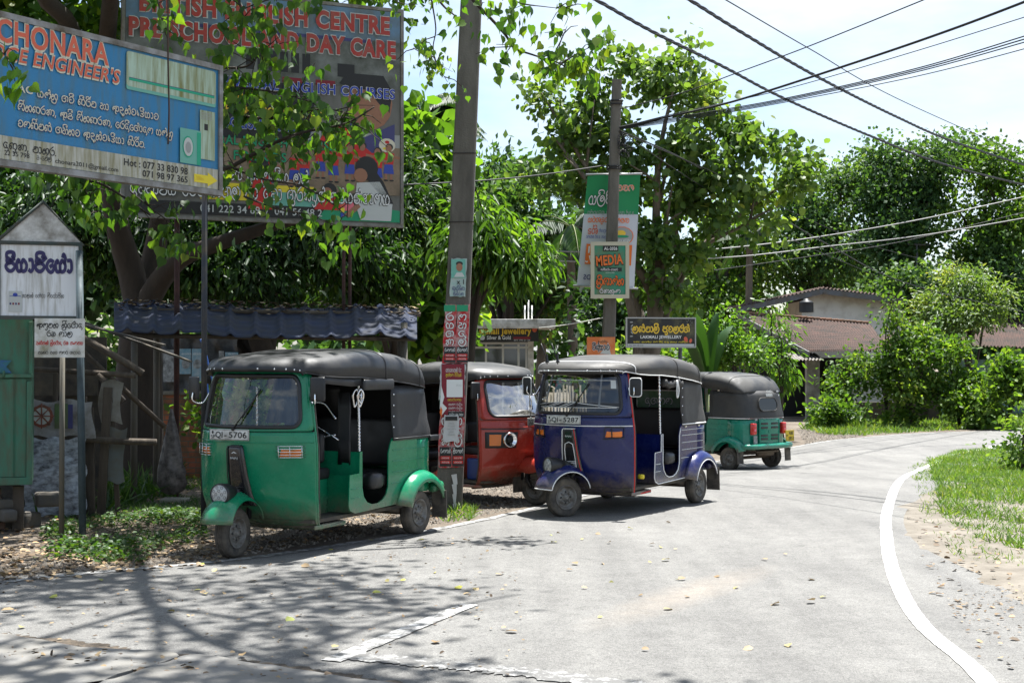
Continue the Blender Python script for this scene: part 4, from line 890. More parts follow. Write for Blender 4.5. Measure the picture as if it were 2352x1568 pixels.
# ---- generic signboard
def board(name, label, cat, uv0, uv1, Y, Y2=None, panel=(.6, .6, .6), frame=None, fw=.03, th=.03, posts=(), group=None, dirt=.4, dcol=(.2, .19, .1), pr_=.55, dscale=3, stretch=None):
    """uv0 / uv1: top-left and bottom-right in the photo; Y, Y2 depth of the left and right end"""
    Y2 = Y2 or Y; a = ao(uv0[0], uv1[1], Y); b = ao(uv1[0], uv1[1], Y2); top = ao(uv0[0], uv0[1], Y).z
    w = math.hypot(b.x - a.x, b.y - a.y); h = top - a.z; rz = math.atan2(b.y - a.y, b.x - a.x)
    base = Vector((a.x, a.y, gz(a.x, a.y))); r = empty(name, base, rz, label, cat, group); zz = a.z - base.z
    p = MB(); p.box((w / 2, th / 2, zz + h / 2), (w, th, h)); pn = p.build('panel', simple('panel_' + name + str(round(a.x, 1)), panel, pr_, dirt=dirt, dcol=dcol, dscale=dscale, stretch=stretch, bmp=.08, bscale=5), r)
    if frame:
        f = MB()
        for c, s_ in (((w / 2, th / 2 - .004, zz), (w + fw, th + .02, fw)), ((w / 2, th / 2 - .004, zz + h), (w + fw, th + .02, fw)), ((0, th / 2 - .004, zz + h / 2), (fw, th + .02, h - fw)), ((w, th / 2 - .004, zz + h / 2), (fw, th + .02, h - fw))): f.box(c, s_)
        f.build('frame', frame, r)
    for x, dy, rad, mt in posts:
        MB().tube([(x, dy, -.1), (x, dy, zz + h * .9)], rad, 10).build('post', mt, r)
    return r, pn, w, h, zz
# near billboard (air-conditioning engineers)
BBW = simple('board_frame', (.33, .33, .33), .5, .3, dirt=.5)
R1 = empty('billboard', (-2.81, 13.0, 0), 0, 'blue air conditioner repair billboard with orange lettering, cut by the left edge of the photo', 'billboard')
ux, uy = 1.34, 2.03; L1 = math.hypot(ux, uy); R1.rotation_euler = (0, 0, math.atan2(uy, ux)); WB = 3.75; H0, H1 = 3.245, 4.45
MB().box((-WB / 2, .03, (H0 + H1) / 2), (WB, .05, H1 - H0)).build('panel', simple('bb_blue', (.015, .20, .42), .45, dirt=.15, dcol=(.10, .17, .17), dscale=2.5, stretch=(5, 5, .6)), R1)
f = MB()
for c, s_ in (((-WB / 2, .03, H0), (WB + .05, .09, .05)), ((-WB / 2, .03, H1), (WB + .05, .09, .05)), ((0, .03, (H0 + H1) / 2), (.045, .095, H1 - H0 - .05))): f.box(c, s_)
f.build('frame', BBW, R1)
for x in (-.1, -3.6): MB().tube([(x, .10, -.1), (x, .10, H1 - .1)], .028, 8).build('post', simple('post_dark', (.03, .035, .045), .6, .3, dirt=.3), R1)
ik = Ink(); h = H1 - H0
dirtw = simple('ink_stained', (.6, .6, .54), .7, dirt=.7, dcol=(.22, .20, .09), dscale=3, stretch=(6, 6, .5)); K['stained'] = dirtw; K['aircon'] = simple('ink_aircon', (.45, .60, .48), .5, dirt=.6, dcol=(.2, .2, .07), dscale=3, stretch=(7, 7, .6))
def bx(zx):
    u = zx * .3296 - 1176; t = (-8739 - 13 * u) / (4167 - 2.03 * u); return -t * 2.4323
def bz(k): return H0 + h * k
rect(ik('stained'), -WB + .02, bz(.025), -.03, bz(.185), .004)
put(ik('cream'), 'l', 'CHONARA', bx(752), bz(.812), h * .165, bx(752) - bx(-45), .006, .055, 'R'); put(ik('coral'), 'l', 'CHONARA', bx(745), bz(.82), h * .150, bx(745) - bx(-38), .009, .025, 'R')
put(ik('cream'), 'l', "FRIDGE ENGINEER'S", bx(830), bz(.695), h * .105, bx(830) - bx(-250), .006, .05, 'R', shear=.2); put(ik('coral'), 'l', "FRIDGE ENGINEER'S", bx(825), bz(.702), h * .092, bx(825) - bx(-245), .009, .015, 'R', shear=.2)
put(ik('cream'), 'l', 'AC', bx(110), bz(.50), h * .05, bx(215) - bx(110), .007, .02)
for t, xa, xb, zk in (('යන්ත්‍ර සවි කිරීම හා අළුත්වැඩියාව', 245, 1095, .49), ('ශීතකරණ, අධි ශීතකරණ, රෙදිසෝදන යන්ත්‍ර', 110, 1195, .375), ('වගකීමක් සහිතව අළුත්වැඩියා කිරීම.', 112, 1000, .262)):
    put(ik('navy'), 's', t, bx(xa) + .006, bz(zk) - .006, h * .045, bx(xb) - bx(xa), .006, .05); put(ik('cream'), 's', t, bx(xa), bz(zk), h * .045, bx(xb) - bx(xa), .009, .03)
rect(ik('aircon'), bx(870), bz(.70), bx(1495), bz(.96), .006, r=.03); rect(ik('mint'), bx(870), bz(.675), bx(1495), bz(.74), .0055, r=.02); rect(ik('teal'), bx(888), bz(.745), bx(1485), bz(.768), .008); rect(ik('navy'), bx(888), bz(.764), bx(1485), bz(.768), .009)
rect(ik('aircon'), bx(1385), bz(.25), bx(1490), bz(.635), .006, r=.008)
for k in range(5): rect(ik('grey'), bx(1392), bz(.565 + .012 * k), bx(1468), bz(.570 + .012 * k), .008)
rect(ik('black'), bx(1415), bz(.48), bx(1440), bz(.53), .008)
rect(ik('mint'), bx(1245), bz(.195), bx(1390), bz(.465), .010, r=.006); rect(ik('teal'), bx(1362), bz(.195), bx(1390), bz(.45), .012); ell(ik('teal'), bx(1300), bz(.325), .068, h * .085, .013); ell(ik('lgrey'), bx(1300), bz(.325), .058, h * .073, .015); ell(ik('grey'), bx(1300), bz(.32), .035, h * .045, .017)
put(ik('black'), 's', 'පාර දකුණ, මාතර.', bx(380), bz(.10), h * .045, bx(380) - bx(-130), .008, .03, 'R'); put(ik('black'), 'l', '22 35 798', bx(20), bz(.055), h * .032, bx(195) - bx(20), .008, .005)
put(ik('black'), 's', 'ඊ-මේල්', bx(245), bz(.055), h * .028, bx(350) - bx(245), .008); put(ik('black'), 'l', 'chonara2011@gmail.com', bx(375), bz(.05), h * .032, bx(815) - bx(375), .008, .003)
put(ik('black'), 'l', 'Hot : 077 33 830 98', bx(855), bz(.108), h * .052, bx(1300) - bx(855), .008, .015); put(ik('black'), 'l', '071 98 97 365', bx(985), bz(.045), h * .048, bx(1300) - bx(985), .008, .015)
pol(ik('yellow'), [(bx(1345), bz(.062)), (bx(1440), bz(.062)), (bx(1440), bz(.04)), (bx(1508), bz(.095)), (bx(1440), bz(.15)), (bx(1440), bz(.125)), (bx(1345), bz(.125))], .008); put(ik('gold'), 'l', '200m', bx(1360), bz(.08), h * .03, .09, .010)
ik.build('lettering', R1)
tag(MB().tube(smoothpts([at(168, 0, 11.9), at(168, 60, 11.9), at(169, 110, 11.9), at(168, 144, 11.9)], 8), .008, 5).build('dry_vine', simple('vine_brown', (.05, .03, .02), .9)), 'thin brown vine hanging straight down over the blue billboard', 'vine')
# far billboard (school)
R2 = empty('billboard', (-4.58, 15.9, 0), 0, 'tall school billboard with red capital letters and children, behind hanging leaves', 'billboard')
e2 = Vector((-1.405, 17.25, 0)); dv = e2 - R2.location; WW = dv.length; R2.rotation_euler = (0, 0, math.atan2(dv.y, dv.x)); Z0, Z1 = 3.35, 6.10; HH = Z1 - Z0
MB().box((WW / 2, .03, (Z0 + Z1) / 2), (WW, .05, HH)).build('panel', simple('school_board', (.16, .155, .14), .5, dirt=.4, dcol=(.12, .12, .10), dscale=2, stretch=(3, 3, 1)), R2)
f = MB()
for c, s_ in (((WW / 2, .03, Z0), (WW + .04, .08, .04)), ((WW / 2, .03, Z1), (WW + .04, .08, .04)), ((0, .03, (Z0 + Z1) / 2), (.04, .085, HH - .04)), ((WW, .03, (Z0 + Z1) / 2), (.04, .085, HH - .04))): f.box(c, s_)
f.build('frame', simple('frame2', (.28, .28, .27), .6, dirt=.7), R2)
for x in (.66, 2.72, 2.80): MB().tube([(x, .12 + (.06 if x == .66 else 0), -.05), (x, .12 + (.06 if x == .66 else 0), Z1 + .05)], .035 if x == .66 else .022, 10).build('post', simple('post_red', (.07, .025, .02), .7, dirt=.6, dcol=(.03, .02, .02)), R2)
ik = Ink(); zz = lambda k: Z0 + HH * k
K['dusty'] = simple('ink_dusty', (.22, .235, .225), .7, dirt=.85, dcol=(.07, .075, .06), dscale=3); K['fade'] = simple('ink_fade', (.13, .26, .42), .6, dirt=.8, dcol=(.14, .16, .16), dscale=2.5); K['gnd'] = simple('ink_playground', (.30, .22, .15), .8, dirt=.3)
rect(ik('fade'), .03, zz(.83), WW - .03, zz(.99), .003); rect(ik('dusty'), .03, zz(.63), WW - .03, zz(.85), .0032); rect(ik('navy'), .4, zz(.835), WW - .4, zz(.85), .004)
for k in range(3): rect(ik('maroon'), 1.9 + k * .42, zz(.625), 2.15 + k * .42, zz(.648), .0045)
for k in range(6): rect(ik('black'), 1.45 + k * .14, zz(.67), 1.55 + k * .14, zz(.76), .0045)
rect(ik('black'), 2.6, zz(.67), 2.82, zz(.73), .0045)
rect(ik('black'), .03, zz(.30), 2.3, zz(.62), .003); rect(ik('gnd'), .9, zz(.14), WW - .03, zz(.36), .004); rect(ik('grey'), 2.2, zz(.2), WW - .03, zz(.42), .0036)
rect(ik('yellow'), .9, zz(.085), 2.3, zz(.16), .006); rect(ik('mint'), 1.7, zz(.06), 2.6, zz(.13), .0065); rect(ik('black'), .03, zz(.015), 2.45, zz(.07), .0068); pol(ik('green'), [(2.35, zz(.015)), (WW - .03, zz(.015)), (WW - .03, zz(.07)), (2.5, zz(.1))], .007)
# boy's face, right
ell(ik('skin'), 3.02, zz(.56), .30, .34, .005); pol(ik('black'), [(2.62, zz(.64)), (2.72, zz(.69)), (3.2, zz(.69)), (3.32, zz(.62)), (3.28, zz(.52)), (3.14, zz(.56)), (3.0, zz(.62)), (2.8, zz(.62))], .006); ell(ik('skin'), 3.22, zz(.51), .06, .08, .007); pol(ik('red'), [(2.3, zz(.30)), (2.45, zz(.45)), (2.75, zz(.44)), (3.1, zz(.36)), (3.05, zz(.28))], .006); pol(ik('navy'), [(2.75, zz(.48)), (2.95, zz(.40)), (3.35, zz(.47)), (3.35, zz(.36)), (3.05, zz(.33)), (2.8, zz(.4))], .0065)
rnd = random.Random(3)
for k, (x, z) in enumerate([(2.38, .285), (2.55, .27), (2.76, .28), (2.92, .29), (3.12, .27), (3.27, .29), (2.05, .24), (2.18, .25), (1.75, .22), (1.55, .23), (.75, .25), (.35, .22)]):
    s_ = 1.0; X = x; Zc = zz(z)
    rect(ik('skin'), X - .05, Zc - .22, X - .02, Zc - .12, .0085); rect(ik('skin'), X + .02, Zc - .22, X + .05, Zc - .12, .0085); ell(ik('black'), X - .035, Zc - .225, .03, .012, .009); ell(ik('black'), X + .04, Zc - .225, .03, .012, .009)
    pol(ik('blue'), [(X - .07, Zc - .14), (X + .07, Zc - .14), (X + .05, Zc + .0), (X - .05, Zc + .0)], .009); pol(ik('red'), [(X - .06, Zc - .02), (X + .06, Zc - .02), (X + .075, Zc + .12), (X - .06, Zc + .13)], .010); pol(ik('skin'), [(X + .05, Zc + .10), (X + .15, Zc + .08), (X + .15, Zc + .05), (X + .05, Zc + .06)], .0105)
    ell(ik('skin'), X, Zc + .18, .042, .05, .011); ell(ik('black'), X + .008, Zc + .20, .05, .045, .0105)
ell(ik('black'), 1.62, zz(.24), .12, .12, .013); pol(ik('red'), [(1.48, zz(.05)), (1.78, zz(.05)), (1.76, zz(.20)), (1.56, zz(.21))], .013)
ell(ik('black'), 2.98, zz(.26), .15, .15, .014); pol(ik('black'), [(3.05, zz(.27)), (3.2, zz(.2)), (3.33, zz(.1)), (3.25, zz(.1)), (3.0, zz(.2))], .0145); ell(ik('skin'), 2.9, zz(.225), .09, .09, .0142); pol(ik('lgrey'), [(2.85, zz(.19)), (3.15, zz(.20)), (3.32, zz(.1)), (3.3, zz(.02)), (2.9, zz(.02)), (2.82, zz(.1))], .0145); pol(ik('skin'), [(2.86, zz(.1)), (2.9, zz(.08)), (2.75, zz(.03)), (2.7, zz(.045))], .015)
ell(ik('black'), 2.5, zz(.15), .09, .09, .013); ell(ik('skin'), 2.47, zz(.14), .06, .06, .014); pol(ik('red'), [(2.3, zz(.06)), (2.65, zz(.06)), (2.6, zz(.13)), (2.42, zz(.125))], .0135); pol(ik('pink'), [(2.6, zz(.06)), (2.85, zz(.06)), (2.8, zz(.1)), (2.62, zz(.1))], .0125)
for k, c_ in enumerate(('blue', 'yellow', 'coral', 'teal', 'yellow', 'blue')): rect(ik(c_), 2.64, zz(.03 + .022 * k), 2.69, zz(.05 + .022 * k), .0155)
ell(ik('cream'), 3.25, zz(.37), .11, .09, .008); ell(ik('red'), 3.25, zz(.385), .03, .02, .009); ell(ik('yellow'), 3.25, zz(.355), .06, .018, .009)
def o2(txt, x, z, hh, w, c, edge, bold=.02, k=.03, kind='l', al='L'):
    put(ik(edge), kind, txt, x, z, hh, w, .018, bold + k, al); put(ik(c), kind, txt, x, z, hh, w, .021, bold, al)
K['signred'] = simple('ink_signred', (.42, .035, .025), .6, dirt=.3, dcol=(.3, .12, .1), dscale=6)
o2('BRITISH ENGLISH CENTRE', .18, zz(.885), HH * .075, 3.1, 'signred', 'lgrey', .05, .035); o2('PRE SCHOOL AND DAY CARE', .06, zz(.775), HH * .075, 3.3, 'signred', 'lgrey', .05, .035)
o2('UNIVERSAL ENGLISH COURSES', 1.0, zz(.585), HH * .045, 2.35, 'blue', 'white', .02, .03); o2('FOR ALL', 1.16, zz(.53), HH * .035, .55, 'gold', 'black'); o2('EXAMS CONDUCTED', 1.2, zz(.47), HH * .035, 1.2, 'gold', 'black'); o2('ENGLISH COURSE', 1.06, zz(.405), HH * .045, 1.2, 'blue', 'lgrey', .03, .04)
o2('ORAL ENGLISH COURSES', 1.0, zz(.33), HH * .04, 1.62, 'green', 'black', .02, .03); o2('FOR KIDS', 1.3, zz(.265), HH * .04, .65, 'green', 'black', .02, .03)
o2('රජයේ අනුමැතිය ලත්', 1.08, zz(.175), HH * .042, 1.15, 'white', 'black', .0, .12, 's'); o2('ද්විමාධ්‍ය පෙර පාසල හා දිවා සුරැකුම් මධ්‍යස්ථානය', .08, zz(.095), HH * .048, 3.2, 'white', 'black', .0, .12, 's'); put(ik('lgrey'), 'l', '041 222 34 89  /  041 56 48 2', .9, zz(.028), HH * .032, 1.5, .02, .01)
ik.build('print_and_lettering', R2)
# roadside signs, left
SF = simple('sign_frame', (.09, .08, .065), .8, dirt=.8, dcol=(.06, .09, .09), dscale=8)
r, pn, w, h, z = board('service_sign', 'white house-shaped sign with big navy Sinhala word, above the green kiosk', 'sign', (-4, 556), (184, 728), 12.75, 12.95, (.84, .86, .88), SF, .035, .03, posts=[], dirt=.15, dcol=(.3, .28, .22), stretch=(5, 5, .5))
MB().prism([(-.02, z + h), (w + .02, z + h), (w * .54, z + h + .38)], .025).build('gable', simple('gable_white', (.8, .81, .8), .6, dirt=.4), r)
f = MB(); f.tube([(-.03, .0, z + h), (w * .54, .0, z + h + .40), (w + .03, .0, z + h), (-.03, .0, z + h)], .022, 4); f.build('gable_frame', SF, r)
ik = Ink(); K['dnavy'] = flat('dnavy', (.035, .03, .12)); put(ik('dnavy'), 's', 'පියාජියෝ', w * .49, z + h * .62, h * .17, w * .84, .005, .19, 'C'); put(ik('black'), 's', 'බලයලත් සේවා නියෝජිත', w * .22, z + h * .27, h * .045, w * .58, .005, .0)
rect(ik('lgrey'), .09, z + .05, .21, z + .25, .008); rect(ik('blue'), .10, z + .2, .2, z + .205, .010); ell(ik('blue'), .15, z + .215, .022, .018, .010); [rect(ik('maroon' if k % 2 else 'navy'), .10 + .025 * k, z + .12, .115 + .025 * k, z + .14, .01) for k in range(4)]
ik.build('lettering', r)
pb = ao(182, 575, 12.85); pe = go(169, 1235)
MB().tube([Vector((pb.x, pb.y, pb.z)) , Vector((pe.x + .02, 12.72, 0))], .034, 12, M=r.matrix_world.inverted() if False else None).build('tmp', BLACKPL)
tmp = bpy.data.objects['tmp']; tmp.name = 'sign_post'; tmp.data.materials[0] = simple('post_bluegrey', (.055, .085, .10), .6, dirt=.4, dcol=(.03, .04, .04)); tag(tmp, 'blue-grey round steel post leaning beside the two left signs', 'post')
r, pn, w, h, z = board('parking_sign', 'small rust-stained white sign with black and red Sinhala lines on a thin post', 'sign', (79, 730), (194, 820), 12.36, 12.45, (.78, .78, .75), None, .02, .012, posts=[(.24, .03, .024, simple('post_grey', (.10, .095, .075), .7, dirt=.5))], dirt=.45, dcol=(.25, .23, .14), dscale=5)
ik = Ink()
put(ik('black'), 's', 'අනුමත ත්‍රීරෝද', w / 2, z + h * .76, h * .12, w * .92, .003, .05, 'C'); put(ik('black'), 's', 'රථ ගාල', w / 2, z + h * .54, h * .12, w * .52, .003, .05, 'C'); put(ik('red'), 's', 'එක්සත් ත්‍රීරෝද රථ සංගමය', w / 2, z + h * .33, h * .075, w * .94, .003, .08, 'C'); put(ik('black'), 's', 'මාතර මහා නගර සභාව.', w / 2, z + h * .09, h * .07, w * .86, .003, .04, 'C')
ik.build('lettering', r)
# signs on the far pole
r, pn, w, h, z = board('media_sign', 'framed green class sign with orange lettering on the far pole, below the banner', 'sign', (1361, 559), (1441, 680), 21.75, None, (.015, .28, .17), simple('frame_cream', (.5, .47, .36), .7), .06, .03)
for c in r.children: c.location.z = 0
ik = Ink(); rect(ik('black'), w * .3, z + h * .86, w * .74, z + h * .96, .012); put(ik('white'), 'l', 'AL-2026', w * .52, z + h * .88, h * .055, w * .38, .016, .02, 'C')
put(ik('black'), 'l', 'MEDIA', w * .5, z + h * .57, h * .19, w * .80, .012, .075, 'C', rot=.09); put(ik('orange'), 'l', 'MEDIA', w * .5, z + h * .58, h * .18, w * .77, .016, .03, 'C', rot=.09)
rect(ik('black'), w * .14, z + h * .475, w * .84, z + h * .545, .010); put(ik('white'), 's', 'ඇපිරෝ-මාතර', w * .48, z + h * .49, h * .033, w * .5, .014, .03, 'C'); put(ik('white'), 'l', 'ලං- 2.00-5.00'[4:], w * .5, z + h * .44, h * .02, w * .25, .012, 0, 'C')
put(ik('black'), 's', 'ක්‍රිශාන්ත', w * .5, z + h * .22, h * .12, w * .84, .012, .20, 'C'); put(ik('orange'), 's', 'ක්‍රිශාන්ත', w * .5, z + h * .22, h * .12, w * .80, .016, .06, 'C'); put(ik('black'), 's', 'රණතුංග', w * .5, z + h * .065, h * .07, w * .62, .012, .16, 'C'); put(ik('white'), 's', 'රණතුංග', w * .5, z + h * .065, h * .07, w * .60, .016, .03, 'C')
ik.build('lettering', r)
r, pn, w, h, z = board('paper_poster', 'orange class poster low on the far pole behind the dark blue three-wheeler', 'poster', (1348, 773), (1413, 850), 21.8, None, (.68, .17, .035), None, .02, .008, dirt=.25, dcol=(.7, .4, .2))
ik = Ink(); put(ik('white'), 's', 'විද්‍යාව', w / 2, z + h * .62, h * .14, w * .64, .004, .26, 'C'); put(ik('black'), 's', 'විද්‍යාව', w / 2, z + h * .62, h * .14, w * .62, .008, .08, 'C'); put(ik('black'), 'l', '6', w * .42, z + h * .83, h * .07, None, .004, .02, 'C'); put(ik('black'), 's', 'ශ්‍රේණිය', w * .6, z + h * .83, h * .05, w * .26, .004, .02, 'C')
pol(ik('lgrey'), [(w * .45, z + h * .5), (w * .85, z + h * .48), (w * .75, z + h * .85), (w * .68, z + h * .7)], .006)
for x in (.13, .56): rect(ik('black'), w * x, z + h * .3, w * (x + .32), z + h * .42, .004, r=.01); rect(ik('white'), w * x, z + h * .05, w * (x + .32), z + h * .28, .004)
ik.build('print', r)
# black shop sign
r, pn, w, h, z = board('shop_sign', 'black jewellery signboard with gold Sinhala lettering on posts by the tree', 'sign', (1439, 729), (1597, 796), 24.0, 24.25, (.012, .012, .011), simple('al_frame', (.35, .35, .34), .4, .5), .022, .04, posts=[(.22, .12, .07, simple('post_wood', (.12, .095, .07), .9, dirt=.6)), (1.02, .08, .035, BLACKPL)], dirt=.1)
ik = Ink(); put(ik('gold'), 's', 'ලක්මාලි ජුවලර්ස්', w * .5, z + h * .52, h * .19, w * .84, .004, .12, 'C'); put(ik('white'), 'l', 'LAKMALI JEWELLERY', w * .5, z + h * .30, h * .10, w * .60, .004, .025, 'C'); put(ik('yellow'), 's', 'ඔබට අවශ්‍ය රන් රිදී බඩු සාදා ගැනීමට', w * .5, z + h * .155, h * .04, w * .8, .004, .04, 'C')
rect(ik('lgrey'), .02, z + .015, w - .02, z + h * .11, .003); put(ik('black'), 'l', 'Tel - 077 190 2124', w * .04, z + h * .035, h * .05, w * .2, .006, 0); ell(ik('coral'), w * .86, z + h * .27, .035, .05, .005, rot=.4); ell(ik('coral'), w * .93, z + h * .22, .025, .04, .005, rot=-.3)
for k in range(7): a = k * .9; ik('grey').tube([(w * .91 + .03 * math.cos(a), -.004, z + h * .84 + .03 * math.sin(a)), (w * .91 + .06 * math.cos(a), -.004, z + h * .84 + .06 * math.sin(a))], .003, 4)
for k in range(5): ell(ik('grey'), w * .07 + .01 * (k % 2), z + h * (.85 - .12 * k), .03, .012, .004, rot=k * .8)
ik.build('lettering', r)
# ================================================================= cables
def cable(P, r=.012, label='', tw=False, sag=True, col=None, lg=None):
    p = smoothpts(P, 14); m = MB(); mt = simple('cable_black', (.012, .012, .013), .6) if not col else col
    if tw:
        q = []
        for i in range(len(p) - 1):
            for k in range(6): q.append(p[i].lerp(p[i + 1], k / 6))
        for s in (0, 2.1, 4.2):
            L = 0; Q = []
            for i, a in enumerate(q):
                L += (a - q[i - 1]).length if i else 0; Q.append(a + Vector((math.cos(L * 6 + s) * .5, math.cos(L * 6 + s) * .5, math.sin(L * 6 + s))) * r)
            m.tube(Q, r * .9, 5)
    else: m.tube(p, r, 6)
    return tag(m.build('overhead_cable', mt), label, 'cable', 'overhead cables')
def cp(*q): return [ao(*p) for p in q]
cable(cp((1250, -60, 18.5), (1370, 0, 20), (1500, 73, 22), (1660, 152, 25), (1800, 225, 28), (2000, 312, 33), (2180, 380, 38), (2420, 440, 46)), .018, 'thick twisted black cable, lower of the two that fall from the top to the right', True)
cable(cp((1480, -62, 18.5), (1585, 0, 20), (1700, 72, 22), (1870, 172, 25.5), (2060, 268, 31), (2200, 328, 36), (2420, 400, 46)), .018, 'thick twisted black cable, upper of the two that fall from the top to the right', True)
cable(cp((1590, -45, 18.5), (1668, 0, 20), (1860, 112, 25), (2080, 235, 32), (2420, 385, 46)), .010, 'thin black wire falling to the right above both twisted cables')
A2 = b2 + pd2 * .965; A2 = ao(1424, 292, 21.9)
cable([ao(1424, 250, 21.9), ao(1560, 215, 20.6), ao(1690, 168, 19.5), ao(1860, 105, 18), ao(2120, 0, 16), ao(2240, -50, 15)], .008, 'thin black wire rising from the pole top and leaving the picture first')
cable([A2, ao(1560, 262, 21), ao(1700, 228, 20), ao(1980, 138, 18), ao(2200, 62, 16.5), ao(2420, -22, 15)], .017, 'thickest straight black cable from the far pole to the top right corner')
cable([A2, ao(1560, 258, 21), ao(1800, 205, 19.5), ao(2100, 118, 17.5), ao(2420, 18, 15)], .006, 'thin wire just below the thickest straight cable')
for k, (a, b_, r_) in enumerate(((83, 62, .008), (90, 70, .008), (97, 76, .007), (112, 88, .006))):
    cable([A2 + Vector((0, 0, -.01 * k)), ao(1560, 268 + 3 * k, 21), ao(1800, 226 + 3 * k, 19.5), ao(2100, 158 + 4 * k + (6 if k == 3 else 0), 17.5), ao(2352, a, 15.6), ao(2420, b_, 15)], r_, ('highest', 'second', 'third', 'lowest, slightly wavy,')[k] + ' wire of the loose bundle of four running right')
cable(cp((1100, 570, 24.5), (1215, 575, 25), (1500, 579, 27), (1700, 566, 28.5), (1900, 540, 30), (2130, 500, 32), (2420, 436, 34)), .012, 'pale low wire crossing behind the banner, upper of the two', col=simple('wire_pale', (.3, .3, .29), .45, .5))
cable(cp((1100, 590, 24.5), (1215, 597, 25), (1450, 600, 26.6), (1700, 588, 28.5), (1900, 565, 30), (2130, 538, 32), (2420, 488, 34)), .012, 'pale low wire crossing behind the banner, lower of the two', col=simple('wire_pale', (.3, .3, .29)))
cable([ao(1424, 300, 21.9), ao(1560, 360, 24), ao(1700, 440, 27), ao(1900, 560, 31), ao(2100, 655, 36), ao(2420, 730, 44)], .013, 'black cable falling from the far pole across the trees to the lower right')
cable([ao(1424, 302, 21.9), ao(1600, 420, 25), ao(1800, 540, 29), ao(1960, 610, 33), ao(2030, 640, 36)], .007, 'thin wire below the falling black cable, ending at the gabled house')
cable([ao(1424, 304, 21.9), ao(1650, 400, 25), ao(1850, 500, 29), ao(2060, 580, 33), ao(2350, 640, 40)], .006, 'thin wire between the falling cable and the tree crowns')
cable([ao(900, 425, 19), ao(1095, 415, 20), ao(1250, 400, 21), ao(1398, 378, 21.9)], .010, 'black wire from the far pole to the left, behind the near pole')
cable([ao(1238, 752, 29.5), ao(1300, 745, 26), ao(1384, 729, 21.9)], .008, 'short white wire from the shop to the far pole', col=WHITE)
cable([ao(1640, 620, 33), ao(1860, 588, 36), ao(2080, 552, 38), ao(2420, 470, 40)], .008, 'thin dark wire in front of the vine-covered trees')
# ================================================================= kiosk, shack, shelter, walls, houses
GK = simple('kiosk_green', (.035, .17, .10), .5, dirt=.55, dcol=(.09, .11, .07), dscale=5, stretch=(3, 3, .8))
kx = ao(72, 1000, 13.0).x; kz0 = ao(0, 1112, 13).z; kz1 = ao(0, 733, 13).z
r = empty('kiosk', (kx - .76, 12.753, 0), R(18), 'green sheet-metal kiosk with ribbed shutter at the left edge', 'kiosk')
m = MB(); m.box((0, .42, (kz0 + kz1) / 2), (1.6, .80, kz1 - kz0)); m.build('cabin', GK, r)
f = MB(); zm = ao(0, 862, 13).z
for c, s_ in (((0, -.005, zm), (1.62, .06, .035)), ((0, -.005, kz0 + .04), (1.62, .06, .07)), ((.78, -.005, (zm + kz0) / 2), (.05, .055, zm - kz0 - .11)), ((-.02, -.005, (zm + kz0) / 2), (.03, .05, zm - kz0 - .11)), ((.79, -.003, (zm + kz1) / 2), (.03, .05, kz1 - zm - .04))): f.box(c, s_)
f.build('frame', GK, r, bevel=.004)
G = []; n = 64
for z in (kz0 + .08, zm - .03): G.append([(-.75 + 1.5 * k / n, -.006 - .016 * (1 if (k // 2) % 4 == 1 else 0), z) for k in range(n + 1)])
MB().grid(G, smooth=False).build('shutter', GK, r)
hb = MB(); [hb.tube([(x, -.04, zm - .01), (x, -.04, zm + .05)], .010, 6) for x in (.55, .30, -.2)]; hb.build('hinge', GK, r)
st = MB(); st.poly([(.08, -.008, 1.64 - .12), (.62, -.008, 1.52), (.57, -.008, 1.58), (.62, -.008, 1.64), (.2, -.008, 1.655), (-.3, -.008, 1.65), (-.3, -.008, 1.5)]); st.build('torn_sticker', simple('sticker_blue', (.02, .10, .3), .5, dirt=.6, dcol=(.04, .17, .12), dscale=12), r)
for x in (-.6, .68): MB().box((x, .15, kz0 / 2 - .02), (.10, .10, kz0)).build('leg', WOOD, r)
lg = MB()
for k in range(5): lg.box((.45 - .01 * k, .2, .05 + k * .08), (.22, .12, .072), bev=.006)
lg.build('brick_stack', simple('brick_dark', (.12, .06, .04), .9, dirt=.6), r)
MB().box((0, 0, 0), (2.6, .05, .20), Matrix.Translation((-.08, .42, kz1 + .62)) @ Matrix.Rotation(R(29), 4, 'Y'), .004).build('fascia_board', simple('plank_tan', (.27, .17, .10), .8, dirt=.4, dcol=(.12, .08, .05)), r)
MB().box((0, 0, 0), (2.6, 1.1, .02), Matrix.Translation((-.06, .9, kz1 + .73)) @ Matrix.Rotation(R(29), 4, 'Y')).build('roof_sheet', simple('tin_old', (.10, .09, .08), .7, .3, dirt=.6), r)
# scrap shack
r = empty('shack', (-4.2, 14.3, 0), 0, 'dark shack of grey boards and scrap wood beside the green kiosk', 'shack')
m = MB(); rnd = random.Random(5)
for x, w, h, ly, t in ((-.38, .10, 1.25, .0, 2), (-.26, .12, 1.15, .02, -1), (-.15, .09, 1.35, .05, 3), (-.95, .06, 1.5, -.02, 0), (-.65, .05, 1.5, .02, 1), (.02, .05, 1.35, .1, -4)):
    m.box((x, ly, h / 2), (w, .03, h), Matrix.Rotation(R(t), 4, 'Y'), .003)
m.build('board', WOOD, r)
rl = MB(); rl.tube([(-.95, -.05, .86), (-.4, -.06, .82), (.1, -.05, .79), (.45, .0, .78)], .035, 7).tube([(-.9, .1, 1.55), (.2, .1, 1.48)], .03, 6).tube([(-.45, -.03, 1.95), (.15, .12, 1.58), (.26, .15, 1.50)], .04, 7).tube([(-.2, .1, 1.50), (.05, .15, 1.2)], .04, 7).tube([(-.5, .3, 1.8), (.3, .9, .9)], .03, 6)
rl.build('rail', WOOD, r)
